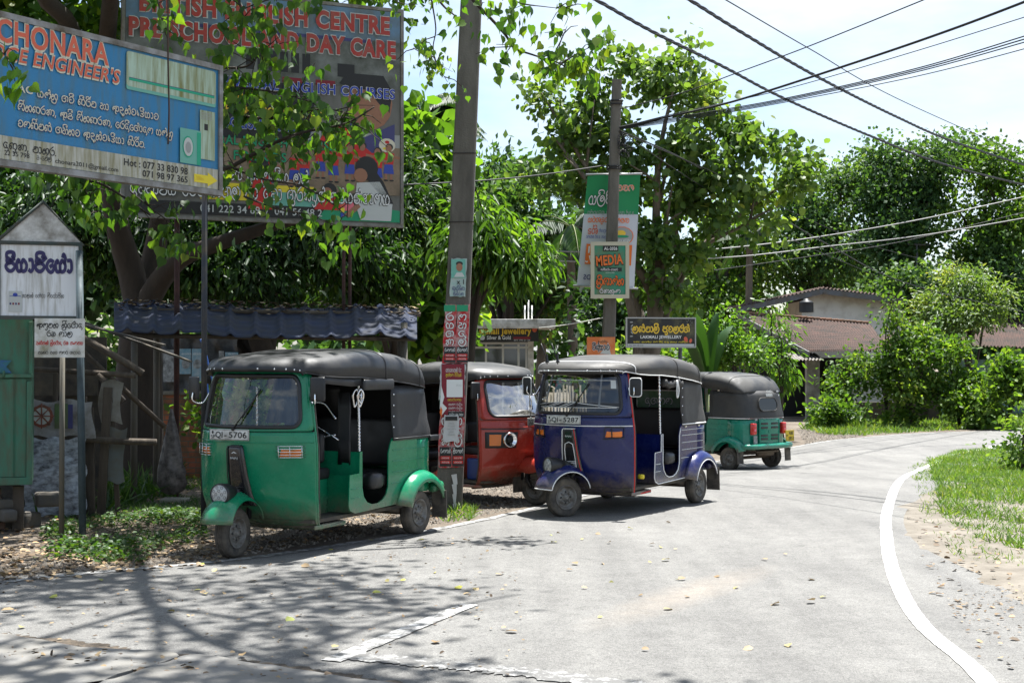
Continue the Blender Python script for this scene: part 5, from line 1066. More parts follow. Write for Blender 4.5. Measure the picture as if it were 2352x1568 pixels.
bk = MB(); bk.box((-.95, .9, .95), (1.2, .03, 1.9)); bk.box((-.65, .5, 1.85), (1.2, .16, .02), Matrix.Rotation(R(14), 4, 'Y')); bk.box((-.6, .7, 1.75), (1.3, .12, .02), Matrix.Rotation(R(20), 4, 'Y')); bk.box((-.75, .75, 1.45), (.7, .02, .4)); bk.build('back_wall', simple('shack_dark', (.045, .04, .035), .9, dirt=.5), r)
def crumple(x0, z0, x1, z1, y, amp, sd, nx=14, nz=20):
    q = random.Random(sd); a = [q.uniform(0, 6) for _ in range(6)]
    return [[(lerp(x0, x1, i / nx) + .025 * math.sin(j * .7 + a[0]), y + amp * (math.sin(i * .9 + a[1] + j * .3) + .6 * math.sin(j * .8 + a[2] - i * .5) + .4 * q.uniform(-1, 1)), lerp(z0, z1, j / nz) + .02 * math.sin(i * 1.1 + a[3])) for i in range(nx + 1)] for j in range(nz + 1)]
TORN = simple('torn_banner', (.52, .57, .65), .6, dirt=.6, dcol=(.08, .08, .09), dscale=6, stretch=(2, 2, 4), bmp=.5, bscale=20)
x0 = ao(48, 1100, 14.1).x + 4.2; x1 = ao(203, 1100, 14.1).x + 4.2
MB().grid(crumple(x0, .02, x1 - .05, .83, -.16, .018, 2)).build('torn_banner', TORN, r)
t2 = MB(); t2.grid(crumple(x0 + .05, .84, x1 + .03, 1.22, -.12, .012, 4, 10, 6)); tb = t2.build('banner_strip', simple('strip_pale', (.40, .40, .42), .6, dirt=.5), r)
K['rust'] = simple('ink_rust', (.28, .09, .06), .8, dirt=.5); ik = Ink(); ell(ik('rust'), x0 + .2, 1.06, .12, .12, .16); ell(ik('lgrey'), x0 + .2, 1.06, .09, .09, .162); [ik('rust').tube([(x0 + .2, -.165, 1.06), (x0 + .2 + .13 * math.cos(k * .785), -.165, 1.06 + .13 * math.sin(k * .785))], .008, 4) for k in range(8)]; K['olive'] = simple('ink_olive', (.10, .17, .07), .8, dirt=.5); rect(ik('olive'), x0 + .33, .93, x0 + .47, 1.19, .15); rect(ik('navy'), x0 + .47, .93, x0 + .52, 1.18, .15); ik.build('strip_print', tb)
MB().grid(crumple(-.17, .98, .06, 1.42, .08, .012, 9, 5, 6)).build('pale_sheet', simple('sheet_grey', (.26, .25, .22), .8, dirt=.6), r)
MB().grid(crumple(-.08, .35, .10, .92, .06, .012, 10, 5, 6)).build('dark_sheet', simple('sheet_slate', (.12, .14, .14), .7, dirt=.6), r)
# rubble by the kiosk foot
rb = MB()
for k in range(9):
    x = ao(20, 0, 13.3).x + rnd.uniform(-.25, .35); rb.box((x, 13.2 + rnd.uniform(-.3, .4), .06 + .10 * (k % 3)), (rnd.uniform(.15, .3), rnd.uniform(.15, .25), rnd.uniform(.10, .18)), None, .03, rnd.uniform(0, 3))
tag(rb.build('rubble', simple('stone_dark', (.09, .085, .08), .95, dirt=.6, bmp=.8, bscale=20)), 'pile of dark stones under the green kiosk', 'stones')
# shelter with blue roof sheets
BL = simple('roof_blue', (.016, .027, .065), .65, dirt=.6, dcol=(.05, .05, .05), dscale=4, spec=.2)
pA, pB, pC, pD = ao(262, 766, 15.5), ao(958, 778, 16.1), ao(957, 712, 17.3), ao(262, 697, 16.7)
r = empty('shelter', (pA.x, pA.y, 0), 0, 'low shelter with a sagging blue corrugated roof behind the green three-wheeler', 'shelter')
O = Vector((pA.x, pA.y, 0)); G = []; nu, nv = 220, 26
for j in range(nv + 1):
    row = []; v = j / nv
    for i in range(nu + 1):
        u = i / nu; p = pA.lerp(pB, u).lerp(pD.lerp(pC, u), v) - O; q = (u * 12.0) % 1
        hgt = .045 * math.exp(-((q - .5) / .13) ** 2) + .006 * math.sin(v * 40) + .01 * math.sin(u * 31) * (1 - v)
        sag = .022 * math.sin(u * 9) + .01 * math.sin(u * 23 + 1); row.append((p.x + .03 * (v < .02) * 0, p.y, p.z + hgt + sag))
    G.append(row)
rf = MB().grid(G).build('roof', BL, r, solid=.008)
[MB().tube([(x, y, -.1 + gz(0, 16)), (x, y, z)], .04, 8).build('post', simple('post_grey2', (.13, .12, .10), .9, dirt=.5), r) for x, y, z in ((.15, .3, 2.0), (3.25, .9, 2.1), (3.15, 1.6, 2.3), (.2, 1.1, 2.3))]
[MB().tube([a, b], .03, 6).build('rafter', WOOD, r) for a, b in (((.05, .2, 1.93), (3.4, .75, 1.90)), ((.05, 1.0, 2.25), (3.4, 1.6, 2.22)))]
lt = MB(); rnd = random.Random(11)
for k in range(520):
    u = rnd.random(); v = 1 - abs(rnd.gauss(0, .16)); p = pA.lerp(pB, u).lerp(pD.lerp(pC, u), v) - O; a = rnd.uniform(0, 6.3); l = rnd.uniform(.03, .09); q = Vector((math.cos(a), math.sin(a), rnd.uniform(-.3, .3))) * l; s_ = Vector((-math.sin(a), math.cos(a), .3)) * l * .35; p = p + Vector((0, 0, .05 + rnd.uniform(0, .03)))
    lt.mi = k % 3; lt.add([p, p + q * .5 + s_, p + q, p + q * .5 - s_], [(0, 1, 2, 3)])
tag(lt.build('roof_litter', [simple('litter_brown', (.13, .085, .05), .9), simple('litter_tan', (.26, .19, .10), .9), simple('litter_dark', (.05, .04, .03), .9)], fixn=False), kind='stuff')
bpy.data.objects['roof_litter'].location = O
# brick wall with black sheeting
def brickmat():
    m, nt, b, o = newmat('brick_red'); tc = N(nt, 'ShaderNodeTexCoord'); sw = N(nt, 'ShaderNodeSeparateXYZ'); cb = N(nt, 'ShaderNodeCombineXYZ'); nt.links.new(tc.outputs['Object'], sw.inputs[0]); nt.links.new(sw.outputs[0], cb.inputs[0]); nt.links.new(sw.outputs[2], cb.inputs[1])
    k = N(nt, 'ShaderNodeTexBrick', Scale=1.0); k.inputs['Brick Width'].default_value = .23; k.inputs['Row Height'].default_value = .078; k.inputs['Mortar Size'].default_value = .008
    k.inputs['Color1'].default_value = (.42, .12, .05, 1); k.inputs['Color2'].default_value = (.28, .085, .04, 1); k.inputs['Mortar'].default_value = (.13, .11, .08, 1); nt.links.new(cb.outputs[0], k.inputs[0])
    f = ramp(nt, noise(nt, 2.5, 7, .65), [(.42, (0, 0, 0)), (.65, (1, 1, 1))]); nt.links.new(mix(nt, f, k.outputs[0], (.07, .065, .035)), b.inputs['Base Color']); b.inputs['Roughness'].default_value = .95
    bump(nt, b, k.outputs['Fac'], -.6, .01); return m
BR = brickmat(); x0 = ao(200, 900, 20).x; x1 = ao(700, 900, 20).x; zt_ = ao(400, 906, 20).z
r = empty('brick_wall', (x0, 20.0, gz(0, 20)), 0, 'old red brick wall behind the brown post, posters on black sheeting above it', 'wall'); g0 = gz(0, 20)
MB().box(((x1 - x0) / 2, .1, (zt_ - g0) / 2), (x1 - x0, .2, zt_ - g0)).build('brickwork', BR, r); MB().box(((x1 - x0) / 2, .1, zt_ - g0 + .03), (x1 - x0 + .04, .26, .06), bev=.01).build('coping', simple('coping', (.24, .22, .18), .9, dirt=.7), r)
sx0 = ao(358, 0, 19.9).x - x0; sx1 = ao(548, 0, 19.9).x - x0; zs_ = ao(0, 772, 19.9).z - g0
sh = MB().grid(crumple(sx0, zt_ - g0 + .04, sx1, zs_, -.02, .02, 21, 30, 16)).build('black_sheeting', simple('poly_black', (.018, .018, .018), .35, dirt=.4, dcol=(.10, .10, .10), dscale=6), r)
ik = Ink(); K['cyanp'] = simple('ink_cyanp', (.10, .28, .38), .6, dirt=.5, dcol=(.4, .45, .48), dscale=7); K['whitep'] = simple('ink_whitep', (.42, .43, .43), .6, dirt=.7, dcol=(.08, .08, .08), dscale=12)
def blk(c, u0, v0, u1, v1, d): a = ao(u0, v1, 19.85); b = ao(u1, v0, 19.85); rect(ik(c), a.x - x0, a.z - g0, b.x - x0, b.z - g0, d)
blk('whitep', 372, 802, 398, 876, .08); blk('cyanp', 410, 800, 436, 858, .085); blk('cyanp', 438, 800, 466, 876, .09); blk('whitep', 500, 805, 512, 860, .08); blk('cyanp', 515, 808, 545, 850, .085)
for u in (418, 445, 525):
    a = ao(u, 835, 19.85); ell(ik('whitep'), a.x - x0 + .04, a.z - g0, .06, .07, .095); put(ik('white'), 's', 'ලහ', a.x - x0 - .02, a.z - g0 + .14, .02, .14, .1)
ik.build('torn_poster', sh)
tag(MB().tube(smoothpts([ao(460, 778, 15.4), ao(470, 800, 15.4), ao(482, 850, 15.4), ao(490, 885, 15.4), ao(480, 905, 15.4), ao(476, 880, 15.4)], 6), .012, 6).build('hose', simple('hose_blue', (.05, .14, .45), .4)), 'bright blue hose looped over the dark billboard post', 'hose')
# plastic sack hung on the brown post
sk_ = MB(); G = []
sx, sy = ao(394, 1050, 15.7).x, 15.7
for z, w in ((1.08, .015), (.98, .03), (.85, .06), (.7, .09), (.52, .12), (.36, .15), (.22, .155), (.13, .12), (.09, .04)):
    G.append([(sx + .0 + w * math.cos(a) * (1 + .16 * math.sin(5 * a + z * 9) + .09 * math.sin(11 * a - z * 23)) - .03 * (1.2 - z) * 0, sy + w * .6 * math.sin(a) * (1 + .15 * math.sin(4 * a + z * 7)), z) for a in np.linspace(0, 2 * math.pi, 25)[:-1]])
tag(sk_.grid(G, cv=True).build('sack', simple('sack_plastic', (.16, .14, .13), .3, dirt=.8, dcol=(.03, .026, .022), dscale=12, bmp=.9, bscale=12)), 'crumpled grey plastic sack hanging against the brown post', 'sack')
tag(MB().box((ao(405, 0, 15.7).x, 15.72, .02), (.3, .25, .05), bev=.01).build('concrete_pad', simple('slab2', (.22, .21, .17), .9)), 'pale concrete block at the foot of the brown post', 'block')
bx = ao(403, 1150, 15.6)
# jewellery shop
Y = 38.0; g0 = gz(0, Y); SW = simple('shop_white', (.80, .79, .76), .8, dirt=.4, dcol=(.25, .24, .2)); lx = ao(1062, 0, Y).x; rx = ao(1219, 0, Y).x; zt2 = ao(0, 757, Y).z
r = empty('shop', ((lx + rx) / 2, Y, g0), 0, 'small white roadside shop with a black and gold fascia and glass front', 'shop'); hw_ = (rx - lx) / 2
MB().box((0, .2, zt2 - g0 + .16), (hw_ * 2 + .9, 1.6, .26), Matrix.Translation((.22, 0, 0)), .01).build('roof_slab', SW, r)
for x in (hw_, -hw_): MB().box((x, 0, (zt2 - g0) / 2), (.16, .16, zt2 - g0 + .06)).build('pillar', SW, r)
MB().box((0, 2.0, (zt2 - g0) / 2), (hw_ * 2, 2.6, zt2 - g0)).build('interior', simple('shop_inner', (.07, .08, .08), .7), r)
zb2 = ao(0, 787, Y).z - g0; al = simple('aluminium', (.6, .61, .61), .4, .4); fr = MB()
for x in (-hw_ + .1, -.30, .18, .62, hw_ - .12): fr.box((x, .32, zb2 / 2), (.06, .05, zb2))
for z in (.05, .9, ao(0, 797, Y).z - g0, zb2): fr.box((0, .322, z), (hw_ * 2 - .1, .05, .06))
for k in range(6): fr.box((.68 + k * .055, .36, .95), (.014, .03, 1.2)); fr.box((-.9 + k * .09, .36, .9), (.02, .03, 1.0))
fr.build('glazing_bars', al, r); MB().box((0, .36, zb2 / 2), (hw_ * 2 - .1, .01, zb2)).build('glass', simple('shop_glass', (.08, .10, .10), .05, coat=.5), r)
a = ao(1085, 783, Y - .5); b = ao(1237, 745, Y - .5); fs = MB().box(((a.x + b.x) / 2 - r.location.x - .15, -.45, (a.z + b.z) / 2 - g0), (b.x - a.x + .3, .06, b.z - a.z)).build('fascia_sign', simple('fascia_black', (.015, .013, .012), .5), r)
ik = Ink(); M = Matrix.Translation((a.x - r.location.x, -.48, a.z - g0)); w = b.x - a.x; h = b.z - a.z
put(ik('gold'), 'l', 'Lakmali Jewellery', w * .05, h * .45, h * .38, w * .84, .008, .035, 'L', M); put(ik('white'), 'l', 'Silver & Gold', w * .22, h * .12, h * .22, w * .36, .006, .02, 'L', M); rect(ik('maroon'), w * .62, h * .13, w * .88, h * .28, .004, M); put(ik('white'), 'l', '077 190 21 24', w * .63, h * .03, h * .09, w * .24, .006, .0, 'L', M)
ell(ik('coral'), w * .94, h * .75, .07, .09, .006, M); ell(ik('lgrey'), w * .15, h * .22, .07, .07, .006, M); ik.build('lettering', fs)
for x in (.55, .75, .65): MB().tube([(x + .25, .3, zt2 - g0 + .25), (x + .25, .3, zt2 - g0 + .25 + (.45 if x != .65 else .6))], .02, 6).build('rebar_stub', WHITE, r)
# stake fence
r = empty('stake_fence', (1.2, 31.5, gz(0, 31)), 0, 'grey fence of upright split stakes, seen through the dark blue windscreen', 'fence')
m = MB(); rnd = random.Random(8)
for k in range(64):
    x = -.9 + k * .075 ; h = 1.28 + rnd.uniform(-.12, .12); m.tube([(x, 0, -.05), (x + rnd.uniform(-.02, .02), rnd.uniform(-.02, .02), h)], [.028, .020], 5)
m.build('stake', simple('stake', (.20, .17, .13), .95, dirt=.6), r); MB().tube([(-.95, .04, .9), (3.9, .04, .95)], .02, 5).tube([(-.95, .04, .35), (3.9, .04, .35)], .02, 5).build('rail', WOOD, r)
# gabled house
TILE = simple('clay_tile', (.075, .036, .026), .9, dirt=.8, dcol=(.03, .024, .02), dscale=2.2, bmp=.3, bscale=30)
def tiles(TL, TR, BR_, BL_, par, rows, cols, name='roof', mt=None, flip=1):
    O = par.location; G = []; n = (TR - TL).cross(BL_ - TL).normalized(); n = n if n.z > 0 else -n
    rnd = random.Random(rows * cols)
    for j in range(rows * 3 + 1):
        v = j / (rows * 3); row = []; q = (j % 3) / 3
        for i in range(cols * 4 + 1):
            u = i / (cols * 4); p = TL.lerp(TR, u).lerp(BL_.lerp(BR_, u), v); row.append(p - O + n * (.05 * q - .0 + .035 * math.sin(i * math.pi / 2) + rnd.uniform(-.006, .006)))
        G.append(row)
    return MB().grid(G).build(name, mt or TILE, par)
hO = ao(1860, 900, 46); r = empty('house', (hO.x, 46, gz(0, 46)), 0, 'old house with a white gable, brown tiled roofs and a dark open porch', 'house'); O = r.location
def lo(u, v, Y): return ao(u, v, Y) - O
WG = simple('wall_white', (.88, .85, .80), .85, dirt=.15, dcol=(.45, .4, .34), dscale=1.5)
ap = lo(1890, 668, 50); lw = lo(1842, 690, 50); rw_ = lo(2075, 700, 50)
MB().prism([(lo(1838, 700, 50).x, 0), (lo(2080, 700, 50).x, 0), (rw_.x, rw_.z), (ap.x, ap.z), (lw.x, lw.z)], 3.0, Matrix.Translation((0, 4.0, 0))).build('gable_wall', WG, r)
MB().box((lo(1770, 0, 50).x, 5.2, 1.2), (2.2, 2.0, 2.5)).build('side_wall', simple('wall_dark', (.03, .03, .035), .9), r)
FB = simple('fascia', (.14, .15, .16), .8, dirt=.5)
def beam(a, b, w, name='fascia', mt=FB, y=.0):
    d = b - a; L = d.length; M = Matrix.Translation((a + b) / 2 + Vector((0, y, 0))) @ d.to_track_quat('X', 'Z').to_matrix().to_4x4(); return MB().box((0, 0, 0), (L, .06, w), M).build(name, mt, r)
a0, b0, c0 = lo(1690, 712, 49.3), lo(1890, 668, 49.3), lo(2085, 692, 49.3)
beam(a0, b0, .20); beam(b0, c0, .20)
for a_, b_ in ((a0, b0), (b0, c0)):
    q = [a_ + Vector((0, -.05, .12)), b_ + Vector((0, -.05, .12)), b_ + Vector((0, 4, .12)), a_ + Vector((0, 4, .12))]; tiles(O + q[3], O + q[2], O + q[1], O + q[0], r, 10, 22, 'upper_roof')
tiles(ao(1693, 720, 49), ao(2000, 745, 49), ao(2040, 803, 43.5), ao(1858, 806, 44.0), r, 17, 40, 'lower_roof')
tg = MB()
for k in range(22): p = lo(1693 + k * 14, 719 + k * 1.15, 49) + Vector((0, 0, .05)); tg.box(p, (.24, .16, .10), None, .03)
tg.build('ridge_tile', simple('ridge', (.30, .15, .09), .9, dirt=.6), r)
beam(lo(1693, 724, 48.9), lo(1858, 812, 43.9), .16, 'verge_board'); 
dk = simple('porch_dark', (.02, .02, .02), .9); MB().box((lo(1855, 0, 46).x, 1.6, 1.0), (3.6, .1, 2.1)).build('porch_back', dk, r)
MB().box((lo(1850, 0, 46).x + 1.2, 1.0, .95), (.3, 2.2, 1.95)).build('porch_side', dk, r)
c_ = lo(1866, 900, 44.6); MB().box((c_.x, c_.y, 1.0), (.42, .3, 2.05)).build('porch_pillar', simple('pillar_cream', (.33, .32, .27), .85, dirt=.4), r)
G = [[Vector((lo(1815 + i * 2, 0, 44).x, 0, 0)) + Vector((0, lerp(-2.3, -1.2, j / 3), lerp(1.98, 2.2, j / 3) + .03 * math.sin(i * 1.6))) for i in range(36)] for j in range(4)]
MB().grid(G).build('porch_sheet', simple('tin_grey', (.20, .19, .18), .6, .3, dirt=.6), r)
tk = lo(1852, 716, 48.6); m = MB(); m.lathe([(.001, .62), (.12, .62), (.14, .55), (.30, .48), (.33, .42), (.32, .4), (.33, .2), (.33, .0)], Matrix.Translation(tk) @ Matrix.Rotation(R(-90), 4, 'Y') @ Matrix.Scale(.78, 4), 20); o = m.build('water_tank', simple('tank_black', (.02, .022, .025), .5)); o.location = O; tag(o, 'black plastic water tank under the gable roof of the house', 'water tank')
# second house, mostly hidden
hO2 = ao(2290, 900, 47); r = empty('house', (hO2.x, 47, gz(0, 47)), 0, 'tiled house roof showing above the shrubs near the right edge', 'house')
tiles(ao(2235, 722, 50), ao(2440, 716, 50), ao(2450, 800, 45.5), ao(2200, 792, 46.5), r, 14, 30); MB().box((0, .9, 1.0), (3.4, .15, 2.0)).build('wall', simple('wall_turq', (.16, .30, .28), .8, dirt=.3), r)
tiles(ao(2010, 775, 46.5), ao(2060, 760, 46.5), ao(2075, 800, 44.5), ao(1990, 806, 44.8), r, 5, 8, 'porch_roof')
# boundary wall
MW = simple('mossy_wall', (.085, .065, .05), .95, dirt=.75, dcol=(.04, .04, .03), dscale=2.5, bmp=.4, bscale=20)
Y = 43.0; g0 = gz(0, Y); xa = ao(1885, 0, Y).x; xb = ao(2128, 0, Y).x; r = empty('boundary_wall', (xa, Y, g0), 0, 'low dark mossy wall with a leaning gate pillar, half under shrubs', 'wall'); zt3 = ao(0, 922, Y).z - g0
MB().box(((xb - xa) / 2, 0, zt3 / 2), (xb - xa, .18, zt3)).build('wall_body', MW, r, bevel=.02); MB().box((xb - xa + .1, -.05, .62), (.34, .34, 1.24), Matrix.Rotation(R(1.5), 4, 'Y'), .02).build('pillar', MW, r); MB().prism([(-.26, 0), (.26, 0), (0, .22)], .44, Matrix.Translation((xb - xa + .13, -.27, 1.25))).build('pillar_cap', MW, r)
ms = MB(); a = ao(2106, 700, 52) ; ms.tube([Vector((a.x, 52, -.3)), ao(2106, 560, 52)], .04, 6).tube([ao(2085, 560, 52), ao(2146, 562, 52)], .035, 6); tag(ms.build('mast', simple('mast', (.12, .12, .12), .6)), 'thin antenna mast with a short crossbar in front of the dark trees', 'mast')
# ================================================================= vegetation
def nrm(a): return a / np.maximum(np.linalg.norm(a, axis=1, keepdims=True), 1e-9)
SHAPES = {
 'heart': ([(0, 0, 0), (-.06, .25, .03), (.12, .44, .05), (.38, .42, .05), (.62, .24, .02), (.82, .07, -.03), (1.15, 0, -.1), (.82, -.07, -.03), (.62, -.24, .02), (.38, -.42, .05), (.12, -.44, .05), (-.06, -.25, .03), (.4, 0, -.02)], [(0, 1, 2, 3, 12), (12, 3, 4, 5, 6), (0, 12, 9, 10, 11), (12, 6, 7, 8, 9)]),
 'oval': ([(0, 0, 0), (.3, .27, .06), (.72, .22, .03), (1, 0, -.10), (.72, -.22, .03), (.3, -.27, .06), (.5, 0, 0)], [(0, 1, 2, 6), (6, 2, 3), (0, 6, 4, 5), (6, 3, 4)]),
 'long': ([(0, 0, 0), (.3, .11, .03), (.7, .09, -.04), (1, 0, -.18), (.7, -.09, -.04), (.3, -.11, .03)], [(0, 1, 2, 3), (0, 3, 4, 5)]),
 'quad': ([(0, 0, 0), (.45, .28, .05), (1, 0, -.06), (.45, -.28, .05)], [(0, 1, 2), (0, 2, 3)]),
 'blade': ([(0, .03, 0), (.5, .022, .0), (1, 0, .0), (.5, -.022, 0), (0, -.03, 0)], [(0, 1, 3, 4), (1, 2, 3)]),
}
def leafmesh(name, pos, ax, nor, size, val, shape, mat, par=None, wid=1.0, bend=0):
    tv, tf = SHAPES[shape]; tv = np.array(tv, float); n = len(pos); k = len(tv)
    ax = nrm(ax); lat = nrm(np.cross(nor, ax)); nn = np.cross(ax, lat)
    P = pos[:, None, :] + size[:, None, None] * (tv[None, :, 0, None] * ax[:, None, :] + wid * tv[None, :, 1, None] * lat[:, None, :] + tv[None, :, 2, None] * nn[:, None, :])
    if bend: P[:, :, 2] -= (tv[None, :, 0] ** 2) * size[:, None] * bend
    me = bpy.data.meshes.new(name); me.vertices.add(n * k); me.vertices.foreach_set('co', P.reshape(-1).astype(np.float32))
    lens = [len(f) for f in tf]; tot = sum(lens); li = np.concatenate([np.array(f) for f in tf]); L = (np.arange(n)[:, None] * k + li[None, :]).reshape(-1)
    me.loops.add(n * tot); me.loops.foreach_set('vertex_index', L.astype(np.int32)); me.polygons.add(n * len(tf))
    st = (np.arange(n)[:, None] * tot + np.concatenate([[0], np.cumsum(lens)[:-1]])[None, :]).reshape(-1); me.polygons.foreach_set('loop_start', st.astype(np.int32))
    me.polygons.foreach_set('use_smooth', np.ones(n * len(tf), bool)); me.update(calc_edges=True)
    at_ = me.attributes.new('v', 'FLOAT', 'POINT'); at_.data.foreach_set('value', np.repeat(np.clip(val, 0, 1), k).astype(np.float32))
    me.materials.append(mat); o = bpy.data.objects.new(name, me); COL.objects.link(o)
    if par: o.parent = par
    return o
def cloud(blobs, per, spread, size, up=.3, droop=.2, sd=0, shell=2.4, vbase=.4, hang=False):
    """blobs: (cx,cy,cz,rx,ry,rz,clusters). leaves gather in clusters spread through each blob"""
    rg = np.random.default_rng(sd); P = []; A = []; Nn = []; V = []
    for cx, cy, cz, rx, ry, rz, nc in blobs:
        d = nrm(rg.normal(size=(nc, 3))); rr = rg.random(nc) ** (1 / shell); rr *= 1 + .18 * np.sin(d[:, 0] * 5 + cx) * np.cos(d[:, 2] * 4 + cz)
        c = np.array([cx, cy, cz]) + d * rr[:, None] * np.array([rx, ry, rz])
        if nc >= 16 and not hang:
            ns = max(5, nc // 9); sd_ = nrm(rg.normal(size=(ns, 3))); sc = np.array([cx, cy, cz]) + sd_ * (rg.random(ns) ** (1 / 2.0))[:, None] * np.array([rx, ry, rz]) * .88; wh = rg.integers(0, ns, nc)
            c = sc[wh] + nrm(rg.normal(size=(nc, 3))) * (rg.random(nc) ** .5)[:, None] * np.array([rx, ry, rz]) * rg.uniform(.20, .42, ns)[wh][:, None]
            vsub = rg.normal(0, .10, ns)[wh]
        else: vsub = 0
        cv = np.clip(rg.normal(vbase, .13, nc) + vsub, 0, 1)
        n = nc * per; ci = np.repeat(np.arange(nc), per); off = rg.normal(size=(n, 3)) * spread * np.array([1, 1, .8]); p = c[ci] + off
        out = nrm(p - np.array([cx, cy, cz]) + rg.normal(size=(n, 3)) * rx * .35); a = out + rg.normal(size=(n, 3)) * .7; a[:, 2] -= droop
        if hang: a = rg.normal(size=(n, 3)) * .35; a[:, 2] -= 1
        no = rg.normal(size=(n, 3)) * .75; no[:, 2] += up * 2 + .3
        if hang: no = rg.normal(size=(n, 3)); no[:, 2] *= .3
        P.append(p); A.append(a); Nn.append(no); V.append(cv[ci] + rg.normal(0, .12, n))
    P = np.concatenate(P); return P, np.concatenate(A), np.concatenate(Nn), rg.uniform(.65, 1.25, len(P)) * size, np.concatenate(V)
def limbs(m, base, top, r0, r1, tips, rnd, rl=.35):
    b, t = Vector(base), Vector(top); mid = [b.lerp(t, k / 5) + Vector((rnd.uniform(-.08, .08), rnd.uniform(-.08, .08), 0)) * (t - b).length * .12 * (0 < k < 5) for k in range(6)]
    p = smoothpts(mid, 4); m.tube(p, [lerp(r0 * (1.25 if i < 3 else 1), r1, i / (len(p) - 1)) for i in range(len(p))], 10)
    for q in tips:
        s = p[int(len(p) * rnd.uniform(rl, .98)) - 1]; q = Vector(q); c = s.lerp(q, .45) + Vector((rnd.uniform(-.1, .1), rnd.uniform(-.1, .1), .12)) * (q - s).length
        w = smoothpts([s, c, q], 7); m.tube(w, [lerp(r1 * .8, .012, i / (len(w) - 1)) for i in range(len(w))], 6)
        for z in range(2):
            s2 = w[int(len(w) * rnd.uniform(.4, .9))]; q2 = s2 + (q - s).normalized() * .15 * (q - s).length + Vector((rnd.uniform(-1, 1), rnd.uniform(-1, 1), rnd.uniform(-.4, .5))) * (q - s).length * .2; m.tube([s2, (s2 + q2) / 2 + Vector((0, 0, .05)), q2], [r1 * .3, r1 * .2, .008], 5)
def tree(name, label, cat, base, blobs, mat, lsize, per=22, spread=.28, shape='oval', trunk=(.2, .12), top=None, bark=None, group=None, sd=1, up=.3, droop=.2, vb=.4, wid=1, bend=0, shell=2.4, hang=False, tips=None, parts=('trunk', 'crown'), notrunk=False):
    base = Vector(base); rnd = random.Random(sd); r = empty(name, base, 0, label, cat, group)
    P, A, Nn, Sz, V = cloud(blobs, per, spread, lsize, up, droop, sd, shell, vb, hang); P = P - np.array(base)
    leafmesh(parts[1], P, A, Nn, Sz, V, shape, mat, r, wid, bend)
    if not notrunk:
        m = MB(); cz = [Vector(b[:3]) - base for b in blobs]; mean = sum(cz, Vector()) / len(cz); tp = Vector(top) - base if top else Vector((mean.x * .6, mean.y * .6, mean.z * .85))
        tp_ = []
        for bi, b in enumerate(blobs):
            if len(blobs) > 12 and bi % 3: continue
            for k in range(2 if len(blobs) < 8 else 1): tp_.append(Vector(b[:3]) - base + Vector((rnd.uniform(-.6, .6) * b[3], rnd.uniform(-.6, .6) * b[4], rnd.uniform(-.2, .6) * b[5])))
        limbs(m, (0, 0, -.15), tp, trunk[0], trunk[1], tp_, rnd); m.build(parts[0], bark or BARK, r)
    return r
LM = dict(
 bodhi=leafmat('leaf_bodhi', (.02, .055, .010), (.045, .115, .018), (.11, .19, .025), .5),
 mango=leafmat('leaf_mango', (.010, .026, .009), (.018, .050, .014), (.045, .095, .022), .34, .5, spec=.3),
 teak=leafmat('leaf_teak', (.028, .065, .018), (.07, .13, .038), (.15, .22, .065), .45, .5, spec=.3),
 bright=leafmat('leaf_bright', (.03, .075, .012), (.07, .15, .022), (.15, .24, .035), .5),
 vine=leafmat('leaf_vine', (.022, .055, .022), (.055, .115, .040), (.14, .21, .08), .40, .55, spec=.2),  # green paled and greyed: distance haze put into the leaf colour
 shrub=leafmat('leaf_shrub', (.025, .065, .012), (.075, .145, .026), (.18, .25, .055), .48, .5, spec=.25),
 feather=leafmat('leaf_feather', (.04, .085, .025), (.08, .14, .04), (.15, .21, .07), .4, .5),
 grass=leafmat('grass', (.035, .085, .012), (.075, .155, .022), (.17, .24, .05), .35, .5),
 dgrass=leafmat('grass_shade', (.015, .042, .010), (.030, .078, .016), (.065, .125, .025), .35, .5),
 palm=leafmat('leaf_palm', (.012, .035, .014), (.025, .065, .022), (.06, .10, .04), .25, .3),
 banana=leafmat('leaf_banana', (.03, .08, .02), (.04, .10, .02), (.08, .15, .03), .35, .45))
def blob(u, v, Y, ru, rv, nc, ry=None):
    p = ao(u, v, Y); k = Y / 3110; return (p.x, p.y, p.z, ru * k, (ry or (ru * k * .8)), rv * k, nc)
# ---- the big fig tree on the left, its limbs reach over the road
base = (ao(318, 0, 18).x, 18.0, gz(0, 18)); r = empty('fig_tree', base, 0, 'big dark fig tree left of the brick wall, heart-shaped leaves hanging over billboards and road', 'tree'); B0 = Vector(base)
m = MB()
def limb(P, r0, r1, n=9):
    p = smoothpts([Vector(q) - B0 for q in P], 6); m.tube(p, [lerp(r0, r1, i / (len(p) - 1)) for i in range(len(p))], n)
bz = gz(0, 18)
limb([B0 + Vector((.02, 0, -.15)), B0 + Vector((0, 0, .5)), ao(318, 900, 18), ao(322, 780, 18), ao(325, 700, 18)], .40, .23, 14)
for k in range(7):
    a = k * .9; limb([B0 + Vector((.6 * math.cos(a), .5 * math.sin(a), -.05)), B0 + Vector((.25 * math.cos(a), .22 * math.sin(a), .25)), B0 + Vector((.08 * math.cos(a), .08 * math.sin(a), .9))], .06, .14, 7)
limb([ao(325, 730, 18), ao(300, 620, 18), ao(270, 520, 17.8), ao(250, 380, 17.5), ao(240, 200, 17), ao(260, -80, 15)], .20, .09)
limb([ao(325, 720, 18), ao(370, 640, 17.8), ao(420, 590, 17.5), ao(500, 560, 17), ao(620, 520, 16.8), ao(700, 500, 17)], .17, .05)
limb([ao(322, 740, 18), ao(350, 600, 18.5), ao(370, 480, 18.5), ao(400, 200, 18.3), ao(430, -120, 17)], .18, .08)
